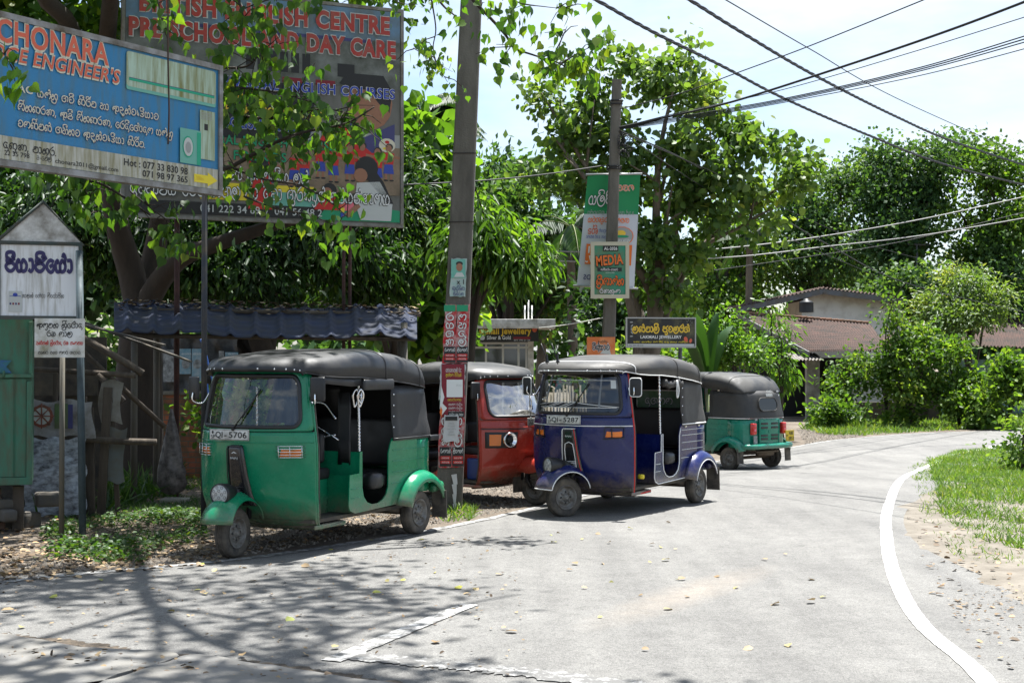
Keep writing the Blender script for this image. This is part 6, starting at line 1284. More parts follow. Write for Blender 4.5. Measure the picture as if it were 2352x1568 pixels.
limb([ao(240, 240, 17.2), ao(160, 60, 16), ao(100, -150, 13.5), (-2.2, 10.5, 9.0), (-.6, 9.4, 10.4)], .12, .05)
limb([ao(430, -100, 17.2), (-2.0, 14, 8.6), (-.8, 11.8, 10.4), (.3, 10.2, 10.6), (1.8, 9.3, 10.4)], .10, .03)
limb([(-2.3, 13, 6.6), (-.6, 13.3, 6.3), (.4, 13.6, 6.0)], .06, .02)
for q in (((-.8, 11.8, 10.4), (-1.6, 9.8, 10.2), (-2.6, 8.6, 9.8)), ((-.6, 9.4, 10.4), (.3, 8.4, 10.2), (1.1, 7.8, 9.8)), ((-2.2, 10.5, 9.0), (-3.2, 10.1, 9.6), (-4.4, 9.6, 9.4)), ((.3, 10.2, 10.6), (.9, 11.4, 10.4), (1.6, 12.2, 10.2)), ((-.8, 11.8, 10.4), (.2, 11, 10.6), (.6, 8.8, 10.2)), ((-.8, 11.8, 10.4), (-.3, 9.6, 10.5), (-1.4, 7.9, 10.0))): limb(q, .045, .015, 6)
# thin leafy boughs in view
PP = []; AA = []; NN = []; VV = []; SS = []; rg = np.random.default_rng(12)
def bough(P, r0, n, spread, size=.118, vb=.5, lat=1.0, tw=.35, start=.1):
    limb([ao(*q) for q in P], r0, r0 * .25, 6); pts = smoothpts([ao(*q) for q in P], 8)
    for k in range(n):
        i = int(lerp(start, 1, rg.random()) * (len(pts) - 1)); p = pts[i]; tip = p + Vector(rg.normal(size=3)) * spread * 1.0; tip.z = p.z + rg.normal() * spread * .7 - .02
        if k % 2 == 0: m.tube([p - B0, (p + tip) / 2 + Vector((0, 0, .03)) - B0, tip - B0], [.007, .005, .003], 4)
        for j in range(rg.integers(2, 6)):
            q = tip + Vector(rg.normal(size=3)) * .06; PP.append(q - Vector((0, 0, .04))); a = Vector(rg.normal(size=3)) * .38 + Vector((0, 0, -1)); AA.append(a); nn = Vector(rg.normal(size=3)); nn.z *= .35; NN.append(nn); VV.append(vb + rg.normal() * .22); SS.append(size * rg.uniform(.65, 1.2))
bough([(505, 388, 14.4), (537, 379, 14.3), (626, 330, 14.1), (698, 303, 14), (794, 283, 13.9), (860, 245, 13.8)], .028, 48, .22)
bough([(505, 155, 14.4), (566, 152, 14.2), (600, 120, 14.1), (640, 85, 14)], .016, 26, .2)
bough([(505, 198, 14.4), (583, 204, 14.2), (650, 215, 14.1), (720, 235, 14)], .016, 40, .22)
bough([(505, 250, 14.5), (583, 270, 14.3), (650, 265, 14.2), (740, 250, 14.1), (810, 262, 14)], .018, 44, .2)
bough([(537, 386, 14.4), (609, 412, 14.2), (690, 425, 14.1), (760, 465, 14.2), (800, 500, 14.3)], .016, 16, .17)
bough([(360, -20, 14.3), (370, 40, 14.2), (385, 90, 14.2)], .012, 13, .14)
bough([(540, -30, 13.9), (560, 40, 13.8), (585, 90, 13.8), (620, 180, 13.9)], .012, 17, .16)
bough([(690, -40, 14), (640, -10, 13.9), (560, 20, 13.8), (500, 60, 13.8)], .012, 14, .12)
bough([(-30, 362, 13.4), (60, 378, 13.4), (130, 388, 13.5), (180, 410, 13.6), (240, 425, 13.8), (346, 494, 14)], .035, 26, .2, start=.45)
bough([(300, 440, 14), (350, 480, 14), (400, 520, 14), (430, 570, 14)], .010, 24, .17)
bough([(560, 450, 14.3), (640, 480, 14.2), (720, 495, 14.3), (800, 540, 14.4)], .012, 13, .18)
bough([(180, 410, 13.6), (210, 460, 13.6), (235, 500, 13.7)], .008, 15, .15)
bough([(-30, 90, 9.2), (5, 120, 9.2), (25, 150, 9.2)], .006, 9, .07, .115, .45)
bough([(985, -30, 13.6), (992, 5, 13.6), (1001, 66, 13.6), (995, 109, 13.6), (1005, 148, 13.6), (1028, 188, 13.7)], .010, 15, .13, .075, .65)
bough([(950, 110, 13.7), (980, 130, 13.6), (1040, 165, 13.6)], .005, 10, .10, .075, .7)
bough([(1000, -10, 13.9), (1025, 20, 13.9), (1060, 46, 13.9)], .016, 4, .1, .07)
bough([(1070, -25, 13.5), (1091, 5, 13.5), (1128, 43, 13.5), (1161, 80, 13.5), (1182, 110, 13.5), (1225, 126, 13.5), (1289, 147, 13.5), (1300, 165, 13.5)], .020, 26, .14, .10, .6)
bough([(1268, 134, 13.5), (1289, 91, 13.5), (1303, 59, 13.5)], .009, 10, .13, .10, .6)
bough([(1289, 147, 13.5), (1330, 120, 13.4), (1365, 105, 13.4)], .009, 24, .13, .12, .7)
bough([(1150, -30, 13.4), (1190, 5, 13.4), (1250, 15, 13.4), (1300, 20, 13.4)], .009, 16, .12, .10, .6)
bough([(880, -30, 14.5), (915, 5, 14.5), (960, 10, 14.5)], .009, 5, .12, .08, .6)
m.build('trunk', BARK, r)
leafmesh('hanging_leaves', np.array(PP) - np.array(B0), np.array(AA), np.array(NN), np.array(SS), np.array(VV), 'heart', LM['bodhi'], r)
# crown above the frame and the corner
bl = [(-4.2, 19, 8.0, 2.6, 2.6, 1.4, 150), (-2.2, 20, 8.2, 2.2, 2.4, 1.2, 120), (-5.5, 15.5, 7.2, 2.2, 2.0, 1.1, 130), (-3.4, 15.0, 7.3, 1.7, 1.5, .8, 40), (-1.3, 14.3, 7.4, 1.1, 1.2, .6, 22), (-2.4, 18.0, 7.6, 2.3, 1.2, .7, 150), (-4.6, 17.2, 7.6, 1.6, 1.4, .8, 90),
      (-2.99, 12.56, 10.3, 1.9949999999999999, 1.6800000000000002, 0.8, 80), (-0.79, 12.06, 10.5, 1.47, 1.47, 0.6, 41), (-3.99, 10.06, 9.7, 1.5750000000000002, 1.47, 0.6, 46), (-1.99, 9.66, 9.9, 1.3650000000000002, 1.26, 0.5, 39), (-0.19, 9.26, 10.0, 1.26, 1.05, 0.5, 34), (1.31, 9.06, 9.9, 1.26, 0.9450000000000001, 0.5, 29), (-0.99, 7.86, 9.4, 1.6800000000000002, 0.8400000000000001, 0.4, 29), (0.91, 7.66, 9.4, 1.26, 0.735, 0.4, 25), (2.21, 8.46, 9.8, 0.8400000000000001, 0.735, 0.4, 11), (0.51, 11.26, 10.4, 1.1550000000000002, 1.05, 0.5, 18)]
P, A, Nn, Sz, V = cloud(bl, 22, .36, .145, .3, .5, 5, 1.8, .45); leafmesh('crown', P - np.array(B0), A, Nn, Sz, V, 'quad', LM['bodhi'], r, 1.5)
bl = [blob(60, 30, 16.5, 150, 75, 60, .8), blob(200, 60, 17, 90, 60, 26, .7), blob(-20, 0, 16.5, 100, 90, 40)]
P, A, Nn, Sz, V = cloud(bl, 16, .22, .15, .2, .8, 6, 2.2, .62); leafmesh('corner_foliage', P - np.array(B0), A, Nn, Sz, V, 'heart', LM['bodhi'], r)
# ---- mango trees filling the dark left middle
g = 'mango trees behind the billboards'
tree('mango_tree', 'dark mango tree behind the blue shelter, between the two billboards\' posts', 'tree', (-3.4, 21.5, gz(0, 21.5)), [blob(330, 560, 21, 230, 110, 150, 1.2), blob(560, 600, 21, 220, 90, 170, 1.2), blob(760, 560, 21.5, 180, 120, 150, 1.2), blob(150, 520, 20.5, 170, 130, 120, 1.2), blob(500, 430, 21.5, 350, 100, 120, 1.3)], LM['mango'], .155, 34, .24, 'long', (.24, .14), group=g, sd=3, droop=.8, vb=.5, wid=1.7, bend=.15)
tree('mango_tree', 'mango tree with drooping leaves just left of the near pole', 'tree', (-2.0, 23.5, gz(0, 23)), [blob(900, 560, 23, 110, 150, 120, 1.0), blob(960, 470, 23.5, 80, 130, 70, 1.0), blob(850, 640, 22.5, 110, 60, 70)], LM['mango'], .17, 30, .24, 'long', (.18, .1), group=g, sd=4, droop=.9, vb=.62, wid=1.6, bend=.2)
tree('mango_tree', 'mango tree with yellow-green drooping leaves just right of the near pole', 'tree', (ao(1060, 0, 21).x, 21, gz(0, 21)), [blob(1120, 560, 21, 90, 75, 80, .7), blob(1180, 610, 21, 60, 60, 50, .6), blob(1075, 600, 21.3, 60, 100, 50, .6), blob(1100, 500, 21, 50, 50, 26, .5)], LM['bright'], .18, 20, .2, 'long', (.09, .06), top=ao(1100, 590, 21), group=g, sd=9, droop=1.3, vb=.35, wid=1.3, bend=.25)
# ---- trees behind, left to right
g = 'background trees on the left'
def bgtree(lab, u, Y, blobs, mt, ls, per=20, sp=.4, sh='quad', tr=(.25, .15), sd=1, name='broadleaf_tree', group=g, **k): return tree(name, lab, 'tree', (ao(u, 0, Y).x, Y, gz(0, Y)), blobs, mt, ls, per, sp, sh, tr, sd=sd, group=group, **k)
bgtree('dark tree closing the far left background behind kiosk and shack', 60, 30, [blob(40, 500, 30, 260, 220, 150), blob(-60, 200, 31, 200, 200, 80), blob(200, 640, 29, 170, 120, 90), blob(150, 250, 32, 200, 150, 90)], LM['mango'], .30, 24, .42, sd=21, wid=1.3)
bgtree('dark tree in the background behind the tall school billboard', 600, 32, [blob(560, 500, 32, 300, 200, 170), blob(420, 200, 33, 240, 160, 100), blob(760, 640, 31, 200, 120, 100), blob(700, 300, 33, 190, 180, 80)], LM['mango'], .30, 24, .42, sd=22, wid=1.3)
bgtree('bright lobed-leaf tree between the school billboard and the near pole', 990, 28, [blob(965, 330, 28, 55, 60, 40), blob(985, 420, 28, 70, 80, 60), blob(1000, 580, 28, 90, 110, 80), blob(960, 500, 28, 60, 80, 40), blob(975, 700, 27.5, 80, 70, 60)], LM['bright'], .34, 12, .34, 'oval', (.14, .1), sd=23, wid=1.5)
bgtree('dark round tree right of the near pole, behind the small shop', 1150, 42, [blob(1130, 430, 42, 90, 90, 110), blob(1190, 530, 41, 110, 110, 130), blob(1090, 560, 43, 80, 120, 80), blob(1290, 600, 43, 110, 110, 110), blob(1220, 700, 44, 130, 60, 90)], LM['vine'], .26, 22, .40, sd=24)
bgtree('bright low tree directly left of the shop roof, behind the near pole', 1040, 33, [blob(1035, 690, 33, 50, 60, 50), blob(990, 740, 33, 80, 50, 60)], LM['bright'], .20, 18, .3, sd=25, tr=(.1, .06))
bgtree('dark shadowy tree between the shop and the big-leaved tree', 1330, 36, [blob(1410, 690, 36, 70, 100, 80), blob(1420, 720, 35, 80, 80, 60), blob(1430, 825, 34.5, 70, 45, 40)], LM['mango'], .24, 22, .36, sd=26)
bgtree('low green scrub tree behind the stakes and under the shop sign', 1400, 33, [blob(1385, 865, 33, 40, 26, 24), blob(1440, 840, 33, 90, 45, 60), blob(1560, 840, 33, 80, 50, 50)], LM['shrub'], .18, 20, .28, sd=27, tr=(.06, .04))
# coconut palms
def palm(lab, u, v, Y, hu, n=15, fl=2.3, sd=1):
    top = ao(u, v, Y); rnd = random.Random(sd); r = empty('coconut_palm', (ao(hu, 0, Y).x, Y, gz(0, Y)), 0, lab, 'palm', 'coconut palms'); O = r.location; m = MB(); p = smoothpts([Vector((0, 0, -.1)), (top - O) * .5 + Vector(((hu - u) * -.002, 0, 0)), top - O], 8); m.tube(p, [lerp(.17, .11, i / (len(p) - 1)) for i in range(len(p))], 9); m.build('trunk', BARKL, r)
    P = []; A = []; Nn = []; SSz = []; fm = MB()
    for k in range(n):
        a = k * 2.4 + rnd.uniform(-.2, .2); el = rnd.uniform(-.35, 1.15); d = Vector((math.cos(a), math.sin(a), 0)); pts = []
        for i in range(13):
            t = i / 12; pts.append(top - O + d * fl * t * math.cos(el * .7) + Vector((0, 0, fl * (math.sin(el) * t - .75 * t * t))))
        fm.tube(pts, [lerp(.025, .006, i / 12) for i in range(13)], 4); sd_ = d.cross(Vector((0, 0, 1)))
        for i in range(36):
            t = .1 + .9 * i / 36; j = min(int(t * 12), 11); q = pts[j].lerp(pts[j + 1], t * 12 - j)
            for s in (-1, 1): P.append(q); A.append(sd_ * s + d * .5 + Vector((0, 0, -.55))); Nn.append(Vector((rnd.uniform(-.3, .3), rnd.uniform(-.3, .3), 1))); SSz.append(fl * .26 * math.sin(math.pi * min(1, t * .9 + .12)) ** .6)
    fm.build('frond_rib', simple('palm_rib', (.12, .14, .04), .6), r); n_ = len(P); leafmesh('fronds', np.array(P), np.array(A), np.array(Nn), np.array(SSz), RNG.normal(.4, .15, n_), 'long', LM['palm'], r, .55, .3)
palm('coconut palm behind the school billboard edge, fronds against the sky', 965, 262, 36, 940, 17, 1.9, 3)
palm('coconut palm with pale leaning trunk left of the far pole', 1258, 385, 44, 1235, 18, 2.2, 5)
palm('coconut palm with only its pale trunk clear, right of the big-leaved tree', 1722, 540, 50, 1712, 9, 1.6, 7)
palm('small dark palm low between the banner and the shop', 1310, 520, 40, 1322, 12, 2.0, 8)
# ---- big-leaved tree behind the far pole
Y = 26; TB = [blob(u, v, Y + dy, ru, rv, n, ry) for u, v, dy, ru, rv, n, ry in (
 (1310, 320, 0, 75, 55, 26, .7), (1390, 240, .2, 70, 50, 26, .7), (1460, 160, 0, 60, 42, 18, .6), (1530, 190, -.3, 70, 60, 30, .7), (1600, 170, .2, 45, 45, 14, .5), (1600, 270, 0, 75, 55, 30, .7), (1680, 300, .2, 65, 50, 24, .6), (1740, 350, -.2, 65, 45, 22, .6), (1800, 420, .1, 60, 50, 20, .6), (1850, 380, 0, 34, 34, 8, .4), (1720, 440, .3, 70, 50, 24, .6), (1640, 400, -.3, 80, 50, 30, .8), (1540, 340, -.4, 80, 60, 34, .8), (1440, 320, -.3, 80, 60, 32, .8), (1370, 400, 0, 70, 50, 24, .6), (1300, 420, .4, 55, 36, 12, .5), (1240, 400, .4, 40, 30, 8, .4), (1255, 230, 0, 40, 34, 10, .4), (1225, 200, 0, 20, 20, 4, .3), (1290, 160, 0, 20, 20, 4, .3), (1460, 430, -.3, 80, 50, 32, .8), (1560, 450, -.4, 80, 55, 34, .8), (1640, 500, -.2, 60, 40, 18, .6), (1500, 540, -.4, 70, 60, 34, .7), (1570, 580, -.3, 60, 60, 28, .6), (1540, 660, -.3, 55, 50, 20, .5), (1470, 640, .3, 40, 50, 14, .4), (1760, 510, .1, 45, 34, 9, .4), (1400, 120, .1, 25, 25, 5, .3), (1560, 110, .1, 25, 20, 4, .3))]
tree('broadleaf_tree', 'tall open tree with big pale-backed leaves directly behind the far pole', 'tree', (ao(1470, 0, Y).x, Y, gz(0, Y)), [(*q[:6], int(q[6] * .92)) for q in TB], LM['teak'], .16, 17, .18, 'oval', (.20, .13), top=ao(1520, 520, Y), bark=BARKL, sd=31, up=.1, droop=.55, vb=.5, wid=1.35, shell=2.0)
# banana
r = empty('banana_plant', (ao(1622, 0, 29).x, 29, gz(0, 29)), 0, 'banana plant with broad bright leaves right of the black shop sign', 'plant'); O = r.location; m = MB(); m.tube([(0, 0, 0), (0, 0, 1.3)], [.12, .08], 10); m.build('stem', simple('banana_stem', (.12, .14, .05), .6), r); mm = MB(); rnd = random.Random(4)
for k, (du, dv, L) in enumerate(((-105, 5, 1.6), (-80, -30, 1.5), (-35, -50, 1.4), (40, -52, 1.4), (95, -20, 1.6), (75, 25, 1.3), (-60, 25, 1.2))):
    q = ao(1622 + du * .62, 765 + dv * .9, 28.6 + .2 * k) - O; s = Vector((0, 0, 1.25)); G = []
    for i in range(11):
        t = i / 10; c = s.lerp(q, t) + Vector((0, 0, .26 * math.sin(t * math.pi) * L)); wd = .13 * math.sin(math.pi * min(1, t * .92 + .06)) ** .7; G.append([(c.x - wd * .8, c.y + .1, c.z - wd * .5), (c.x, c.y, c.z), (c.x + wd * .8, c.y - .1, c.z - wd * .5)])
    mm.grid(G)
o = mm.build('leaves', LM['banana'], r); 
# ---- right-hand side
g = 'vine-covered trees on the right'
def vt(lab, u, Y, bl, sd, **k):
    q = random.Random(sd); bl = [(b[0] + q.uniform(-.5, .5), b[1], b[2] + q.uniform(-.5, .7), b[3] * q.uniform(.7, 1.05), b[4], b[5] * q.uniform(.7, 1.1), int(b[6] * .72)) for b in bl]
    return tree('vine_tree', lab, 'tree', (ao(u, 0, Y).x, Y, gz(0, Y)), bl, k.pop('mt', LM['vine']), .18, 40, .42, 'quad', (.3, .2), group=g, sd=sd, wid=1.5, up=.0, droop=.7, vb=k.pop('vb', .45), **k)
vt('vine-smothered tree left of the gabled house, lower than the others', 1640, 55, [blob(1680, 520, 55, 90, 90, 80), blob(1620, 640, 55, 90, 80, 70), blob(1740, 600, 55, 90, 110, 90), blob(1660, 720, 54, 130, 70, 90)], 41, mt=LM['shrub'], vb=.4)
vt('wide vine-smothered tree rising behind the gabled house', 1880, 56, [blob(1850, 470, 56, 110, 90, 110), blob(1960, 430, 56, 90, 70, 80), blob(1920, 560, 55, 150, 110, 150), blob(1800, 600, 56, 90, 90, 70), blob(1840, 400, 56, 40, 30, 12)], 42)
vt('tallest vine-smothered tree, a dark curtain of leaves in the right background', 2110, 54, [blob(2070, 390, 54, 80, 60, 70), blob(2130, 430, 53, 90, 100, 120), blob(2100, 540, 53, 110, 120, 150), blob(2190, 380, 54, 60, 50, 40), blob(2010, 500, 54, 70, 110, 80)], 43, vb=.35)
vt('vine-smothered tree cut by the right edge of the photo', 2330, 52, [blob(2290, 400, 52, 90, 70, 80), blob(2340, 480, 51, 110, 120, 150), blob(2250, 560, 52, 90, 110, 90), blob(2420, 420, 52, 100, 120, 80)], 44, mt=LM['shrub'], vb=.3)
vt('low dark tree filling the gap behind the tiled roofs', 2200, 50, [blob(2150, 660, 50, 120, 70, 90), blob(2050, 660, 51, 110, 70, 80), blob(2330, 670, 50, 120, 90, 100)], 45)
tree('feathery_tree', 'round pale feathery tree above the shrubs on the right', 'tree', (ao(2230, 0, 44.5).x, 44.5, gz(0, 45)), [blob(2215, 660, 44.5, 70, 45, 60), blob(2270, 690, 44.5, 60, 45, 50), blob(2170, 700, 44.5, 55, 45, 40), blob(2220, 730, 44, 80, 40, 50)], LM['feather'], .17, 34, .30, 'long', (.10, .06), sd=51, wid=1.6, up=.8, vb=.5)
g = 'roadside shrubs on the right'
def shrub(lab, u, Y, bl, sd, ls=.17, mt='shrub', sh='oval', **k): return tree('shrub', lab, 'shrub', (ao(u, 0, Y).x, Y, gz(0, Y)), bl, LM[mt], ls, 18, .20, sh, (.06, .03), group=g, sd=sd, parts=('stem', 'foliage'), **k)
shrub('round yellow-green bush behind the far green three-wheeler', 1700, 30, [blob(1690, 795, 30, 80, 50, 90, .8), blob(1655, 755, 30, 50, 36, 40), blob(1630, 820, 30, 50, 40, 40), blob(1745, 810, 30.3, 36, 45, 35)], 61, .10, 'bright')
shrub('tall shrub with narrow hanging leaves in front of the tiled roof', 1795, 33, [blob(1795, 850, 33, 28, 50, 26, .4), blob(1790, 770, 33, 14, 45, 9, .3), blob(1770, 715, 33, 14, 18, 4, .3)], 62, .20, 'bright', 'long', droop=1.2)
shrub('loose upright shrub in front of the white gable', 2030, 40, [blob(2050, 700, 40, 36, 50, 18, .5), blob(2045, 770, 40, 45, 50, 26, .5), blob(2060, 830, 40, 70, 50, 60), blob(1995, 870, 40, 40, 50, 30)], 63, .14)
shrub('bright shrub leaning over the mossy wall by the porch', 1920, 40.5, [blob(1925, 850, 40.5, 30, 36, 18, .5), blob(1945, 890, 40, 36, 36, 22, .5), blob(1975, 820, 40.5, 22, 26, 10, .4)], 64, .15)
shrub('low glossy shrub at the foot of the porch, beside the road', 1890, 39, [blob(1895, 940, 39, 34, 26, 26, .5), blob(1940, 955, 39, 50, 24, 40)], 65, .15)
shrub('shrub hanging in front of the gate pillar', 2090, 39.5, [blob(2060, 900, 39.5, 70, 40, 66), blob(2120, 850, 39.5, 60, 60, 60), blob(2080, 955, 39.5, 50, 26, 34)], 66, .14)
shrub('broad green shrub right of the gate pillar', 2200, 40, [blob(2180, 820, 40, 60, 50, 60), blob(2180, 900, 39.5, 60, 70, 80), blob(2130, 775, 40, 50, 34, 30), blob(2235, 880, 40, 50, 70, 70)], 67, .16)
shrub('tall dark-stemmed shrub nearest the right edge beyond the road', 2310, 39, [blob(2300, 850, 39, 50, 50, 46), blob(2335, 890, 38.5, 50, 70, 70), blob(2270, 930, 38.5, 50, 60, 60), blob(2400, 850, 38.5, 50, 90, 50)], 68, .17)
shrub('small red-tipped bush at the right edge on the near grass', 2345, 22.5, [blob(2350, 1020, 22.5, 34, 42, 34, .3), blob(2365, 960, 22.5, 26, 40, 14, .3)], 69, .09)
shrub('sparse shrub with glossy leaves beside the brick wall', 470, 19.2, [blob(478, 960, 19.2, 24, 36, 10, .3)], 70, .13)
shrub('small leafy shrub behind the green windscreen', 560, 18.8, [blob(560, 930, 18.8, 46, 40, 20, .4), blob(600, 950, 18.8, 40, 30, 14, .4)], 71, .14, 'shrub')
# far wood closing the horizon
bl = []
for k in range(26): X = -60 + k * 5.2; bl.append((X, 82 + 5 * math.sin(k * 1.7), 3.0, 5, 4, 5.0 if X < 20 else 6.5, 42))
P, A, Nn, Sz, V = cloud(bl, 24, .9, .75, .1, .5, 77, 2.6, .4); tag(leafmesh('far_wood', P, A, Nn, Sz, V, 'quad', LM['vine'], None, 1.6), kind='stuff')
# ---- grasses and litter
def scatter(poly, n, sd):
    rg = np.random.default_rng(sd); P = [gnd(u * .43537, v * .43537) for u, v in poly]; xs = np.array([p.x for p in P]); ys = np.array([p.y for p in P]); out = []
    while len(out) < n:
        x = rg.uniform(xs.min(), xs.max(), n); y = rg.uniform(ys.min(), ys.max(), n); ins = np.zeros(n, bool); j = len(P) - 1
        for i in range(len(P)):
            c = ((ys[i] > y) != (ys[j] > y)) & (x < (xs[j] - xs[i]) * (y - ys[i]) / (ys[j] - ys[i] + 1e-12) + xs[i]); ins ^= c; j = i
        out += list(zip(x[ins], y[ins]))
    q = np.array(out[:n]); return np.column_stack([q, [gz(a, b) for a, b in q]])
def grass(name, poly, n, h, sd, mat='grass', patch=.0, w=1.6):
    P = scatter(poly, n, sd); rg = np.random.default_rng(sd + 1)
    f = np.sin(P[:, 0] * 2.3 + 1) * np.cos(P[:, 1] * 1.9) + .6 * np.sin(P[:, 0] * 6.1 + P[:, 1] * 4.7); keep = f + rg.normal(0, .5, n) > patch - 1; P = P[keep]; f = f[keep]; n = len(P)
    A = rg.normal(size=(n, 3)) * .55; A[:, 2] = 1; Nn = rg.normal(size=(n, 3)); Nn[:, 2] *= .2
    return tag(leafmesh(name, P, A, Nn, h * rg.uniform(.5, 1.3, n) * (1 + .25 * f), rg.normal(.5, .2, n) + .1 * f, 'blade', LM[mat], None, w, .25), kind='stuff')
grass('grass', [(2135, 1060), (2200, 1035), (2300, 1028), (2460, 1020), (2460, 1285), (2330, 1262), (2230, 1235), (2160, 1185), (2150, 1120)], 34000, .11, 81, patch=.1)
grass('grass', [(1840, 985), (1870, 965), (2050, 958), (2352, 950), (2420, 952), (2420, 984), (2250, 984), (2100, 992), (1980, 1000), (1900, 998)], 16000, .22, 82, patch=.2)
grass('grass', [(120, 1150), (250, 1120), (420, 1110), (480, 1150), (470, 1215), (330, 1290), (230, 1300), (110, 1230)], 11000, .07, 83, 'dgrass', .55)
grass('grass', [(60, 1130), (140, 1110), (240, 1080), (400, 1090), (420, 1140), (250, 1170), (80, 1190)], 2600, .40, 84, 'dgrass', .5, 1.1)
grass('grass', [(2085, 1075), (2140, 1045), (2170, 1190), (2250, 1250), (2400, 1285), (2400, 1320), (2200, 1285), (2120, 1200)], 2200, .07, 89, patch=.9)
grass('grass', [(1010, 1185), (1060, 1160), (1100, 1170), (1080, 1195), (1020, 1200)], 240, .14, 85, 'grass', -.5)
grass('grass', [(420, 1040), (470, 1030), (480, 1130), (430, 1120)], 700, .12, 86, 'grass', .0)
P = scatter([(100, 1220), (200, 1190), (480, 1180), (480, 1240), (330, 1300), (110, 1290)], 1100, 87); rg = np.random.default_rng(5); f = np.sin(P[:, 0] * 3.1) * np.cos(P[:, 1] * 2.7) + rg.normal(0, .3, len(P)); P = P[f > .15]; n = len(P); P = np.repeat(P, 5, 0); n = len(P); P[:, 2] += rg.uniform(.01, .10, n); P[:, :2] += rg.normal(0, .025, (n, 2)); A = rg.normal(size=(n, 3)); A[:, 2] *= .3; Nn = rg.normal(size=(n, 3)) * .4; Nn[:, 2] = 1
tag(leafmesh('weeds', P, A, Nn, rg.uniform(.03, .06, n), rg.normal(.6, .2, n), 'oval', LM['dgrass'], None, 1.2), kind='stuff')
LT = leafmat('leaf_litter', (.045, .03, .018), (.13, .085, .045), (.30, .22, .12), .1, .7, (1, 1, 1)); LY = leafmat('fallen_leaf', (.20, .13, .06), (.30, .22, .12), (.30, .33, .06), .15, .6, (1, 1, 1))
def litter(name, poly, n, s, sd, mat, clump=-9, zo=.012):
    P = scatter(poly, n, sd); rg = np.random.default_rng(sd); f = np.sin(P[:, 0] * 1.9 + 2) * np.cos(P[:, 1] * 1.3) + rg.normal(0, .4, n); P = P[f > clump]; n = len(P); P[:, 2] += zo + rg.uniform(0, .012, n); A = rg.normal(size=(n, 3)); A[:, 2] *= .15; Nn = rg.normal(size=(n, 3)) * .28; Nn[:, 2] = 1
    return tag(leafmesh(name, P, A, Nn, rg.uniform(.5, 1.25, n) * s, rg.random(n), 'oval', mat, None, 1.3), kind='stuff')
litter('leaf_litter', [(0, 1200), (100, 1180), (480, 1170), (980, 1150), (1240, 1140), (1000, 1200), (540, 1278), (0, 1330)], 2000, .055, 91, LT)
litter('leaf_litter', [(0, 1270), (520, 1240), (520, 1295), (0, 1345)], 450, .06, 92, LT)
litter('leaf_litter', [(240, 1060), (480, 1060), (480, 1180), (250, 1150)], 500, .07, 93, LT)
litter('leaf_litter', [(0, 1500), (250, 1508), (500, 1540), (760, 1568), (760, 1590), (300, 1560), (0, 1530)], 500, .05, 94, LT, zo=.03)
litter('fallen_leaves', [(0, 1340), (540, 1290), (1000, 1220), (1500, 1190), (1900, 1300), (1900, 1568), (0, 1500)], 80, .07, 95, LY)
litter('fallen_leaves', [(0, 1340), (540, 1290), (1200, 1220), (1200, 1560), (0, 1500)], 340, .03, 98, LT)
litter('fallen_leaves', [(2080, 1180), (2352, 1260), (2352, 1568), (2250, 1500), (2120, 1330)], 110, .055, 96, LT)
litter('leaf_litter', [(2160, 1380), (2400, 1330), (2400, 1568), (2290, 1568)], 330, .028, 97, LT, .1)
def stones(name, poly, n, s, sd, mat):
    P = scatter(poly, n, sd); rg = np.random.default_rng(sd); base = np.array([(1, 0, 0), (-1, 0, 0), (0, 1, 0), (0, -1, 0), (0, 0, 1), (0, 0, -.4)], float); F_ = [(0, 2, 4), (2, 1, 4), (1, 3, 4), (3, 0, 4), (2, 0, 5), (1, 2, 5), (3, 1, 5), (0, 3, 5)]; k = 6
    sc = s * rg.uniform(.3, 1.2, (n, 1, 1)) * rg.uniform(.6, 1.3, (n, 1, 3)); V = P[:, None, :] + base[None] * sc + rg.normal(0, s * .12, (n, k, 3)); me = bpy.data.meshes.new(name); me.from_pydata(V.reshape(-1, 3).tolist(), [], [tuple(i * k + j for j in f) for i in range(n) for f in F_]); me.materials.append(mat); o = bpy.data.objects.new(name, me); COL.objects.link(o); return tag(o, kind='stuff')
GRV = simple('gravel', (.28, .25, .21), .95, dirt=.7, dcol=(.12, .10, .08), dscale=40)
stones('gravel', [(500, 1250), (900, 1150), (1250, 1100), (1250, 1155), (1000, 1205), (560, 1275)], 5000, .016, 101, GRV)
stones('gravel', [(0, 1290), (520, 1250), (530, 1282), (0, 1335)], 2000, .014, 102, GRV)
stones('gravel', [(2080, 1160), (2140, 1150), (2200, 1240), (2352, 1280), (2352, 1340), (2180, 1300), (2100, 1240)], 700, .009, 103, GRV)
stones('gravel', [(2130, 1300), (2352, 1330), (2352, 1560), (2250, 1480)], 900, .008, 104, GRV)
stones('gravel', [(1830, 985), (2000, 998), (1850, 1020)], 900, .03, 105, GRV)
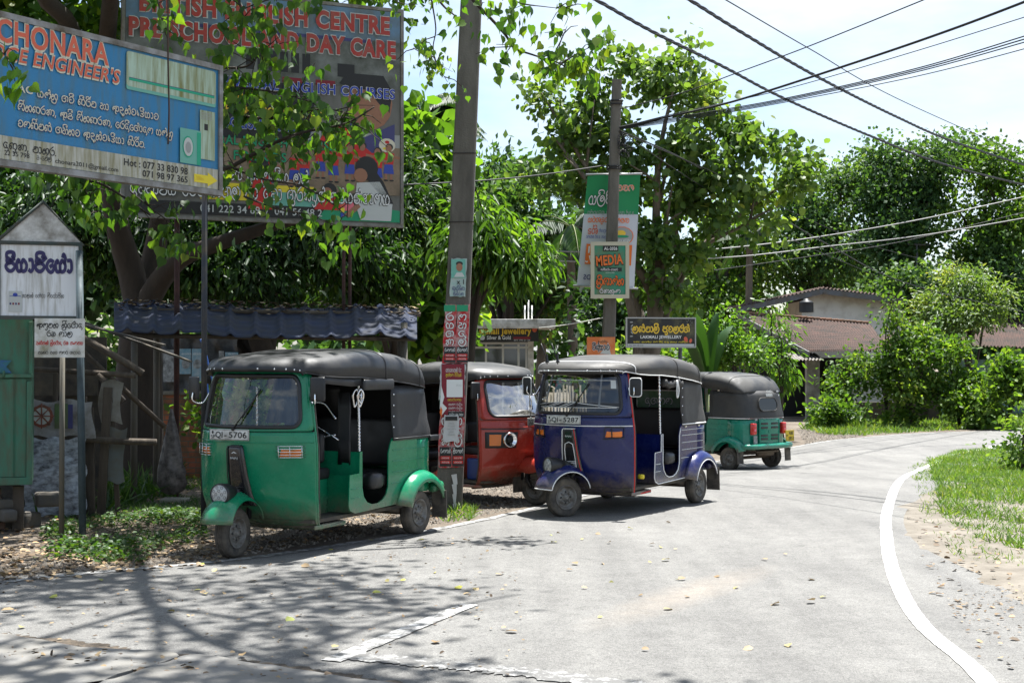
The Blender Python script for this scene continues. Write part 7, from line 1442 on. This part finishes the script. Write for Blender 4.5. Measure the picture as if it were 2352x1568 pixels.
# ================================================================= camera, sky, sun
cd = bpy.data.cameras.new('camera'); cam = bpy.data.objects.new('camera', cd); COL.objects.link(cam); S.camera = cam
cam.location = (0, 0, CH); cam.rotation_euler = (R(90) + PIT, 0, 0); cd.sensor_width = 36; cd.lens = F / 1024 * 36; cd.clip_end = 3000; cd.clip_start = .05
W = bpy.data.worlds.new('World'); S.world = W; W.use_nodes = True; nt = W.node_tree; bg = nt.nodes['Background']
SE, SA = R(73), R(30)
sk = nt.nodes.new('ShaderNodeTexSky'); sk.sky_type = 'NISHITA'; sk.sun_disc = False; sk.sun_elevation = SE; sk.sun_rotation = SA; sk.air_density = 1; sk.dust_density = 1.5; sk.ozone_density = 1.5
tc = nt.nodes.new('ShaderNodeTexCoord'); mp = nt.nodes.new('ShaderNodeMapping'); mp.inputs['Scale'].default_value = (1, 1, 3.2); mp.inputs['Location'].default_value = (.35, 0, .2); nt.links.new(tc.outputs['Generated'], mp.inputs[0])
nz = nt.nodes.new('ShaderNodeTexNoise'); nz.inputs['Scale'].default_value = 2.6; nz.inputs['Detail'].default_value = 8; nz.inputs['Roughness'].default_value = .55; nt.links.new(mp.outputs[0], nz.inputs['Vector'])
cl = ramp(nt, nz.outputs['Fac'], [(.44, (.0, .0, .0)), (.64, (1, 1, 1))])
mxn = mix(nt, cl, sk.outputs[0], (4.9, 5.3, 5.7)); nt.links.new(mxn, bg.inputs[0]); bg.inputs[1].default_value = .068
sd = bpy.data.lights.new('sun', 'SUN'); sd.energy = 4.6; sd.angle = R(.53); sd.color = (1, .985, .95); so = bpy.data.objects.new('sun', sd); COL.objects.link(so)
v = Vector((math.cos(SE) * math.sin(SA), math.cos(SE) * math.cos(SA), math.sin(SE))); so.rotation_euler = v.to_track_quat('Z', 'Y').to_euler()
S.view_settings.view_transform = 'Standard'; S.view_settings.look = 'None'; S.view_settings.gamma = 1; S.view_settings.exposure = 1.7
S.cycles.max_bounces = 8; S.cycles.transparent_max_bounces = 12; S.cycles.diffuse_bounces = 4; S.cycles.glossy_bounces = 3; S.cycles.caustics_reflective = False; S.cycles.caustics_refractive = False
S.cycles.use_denoising = True
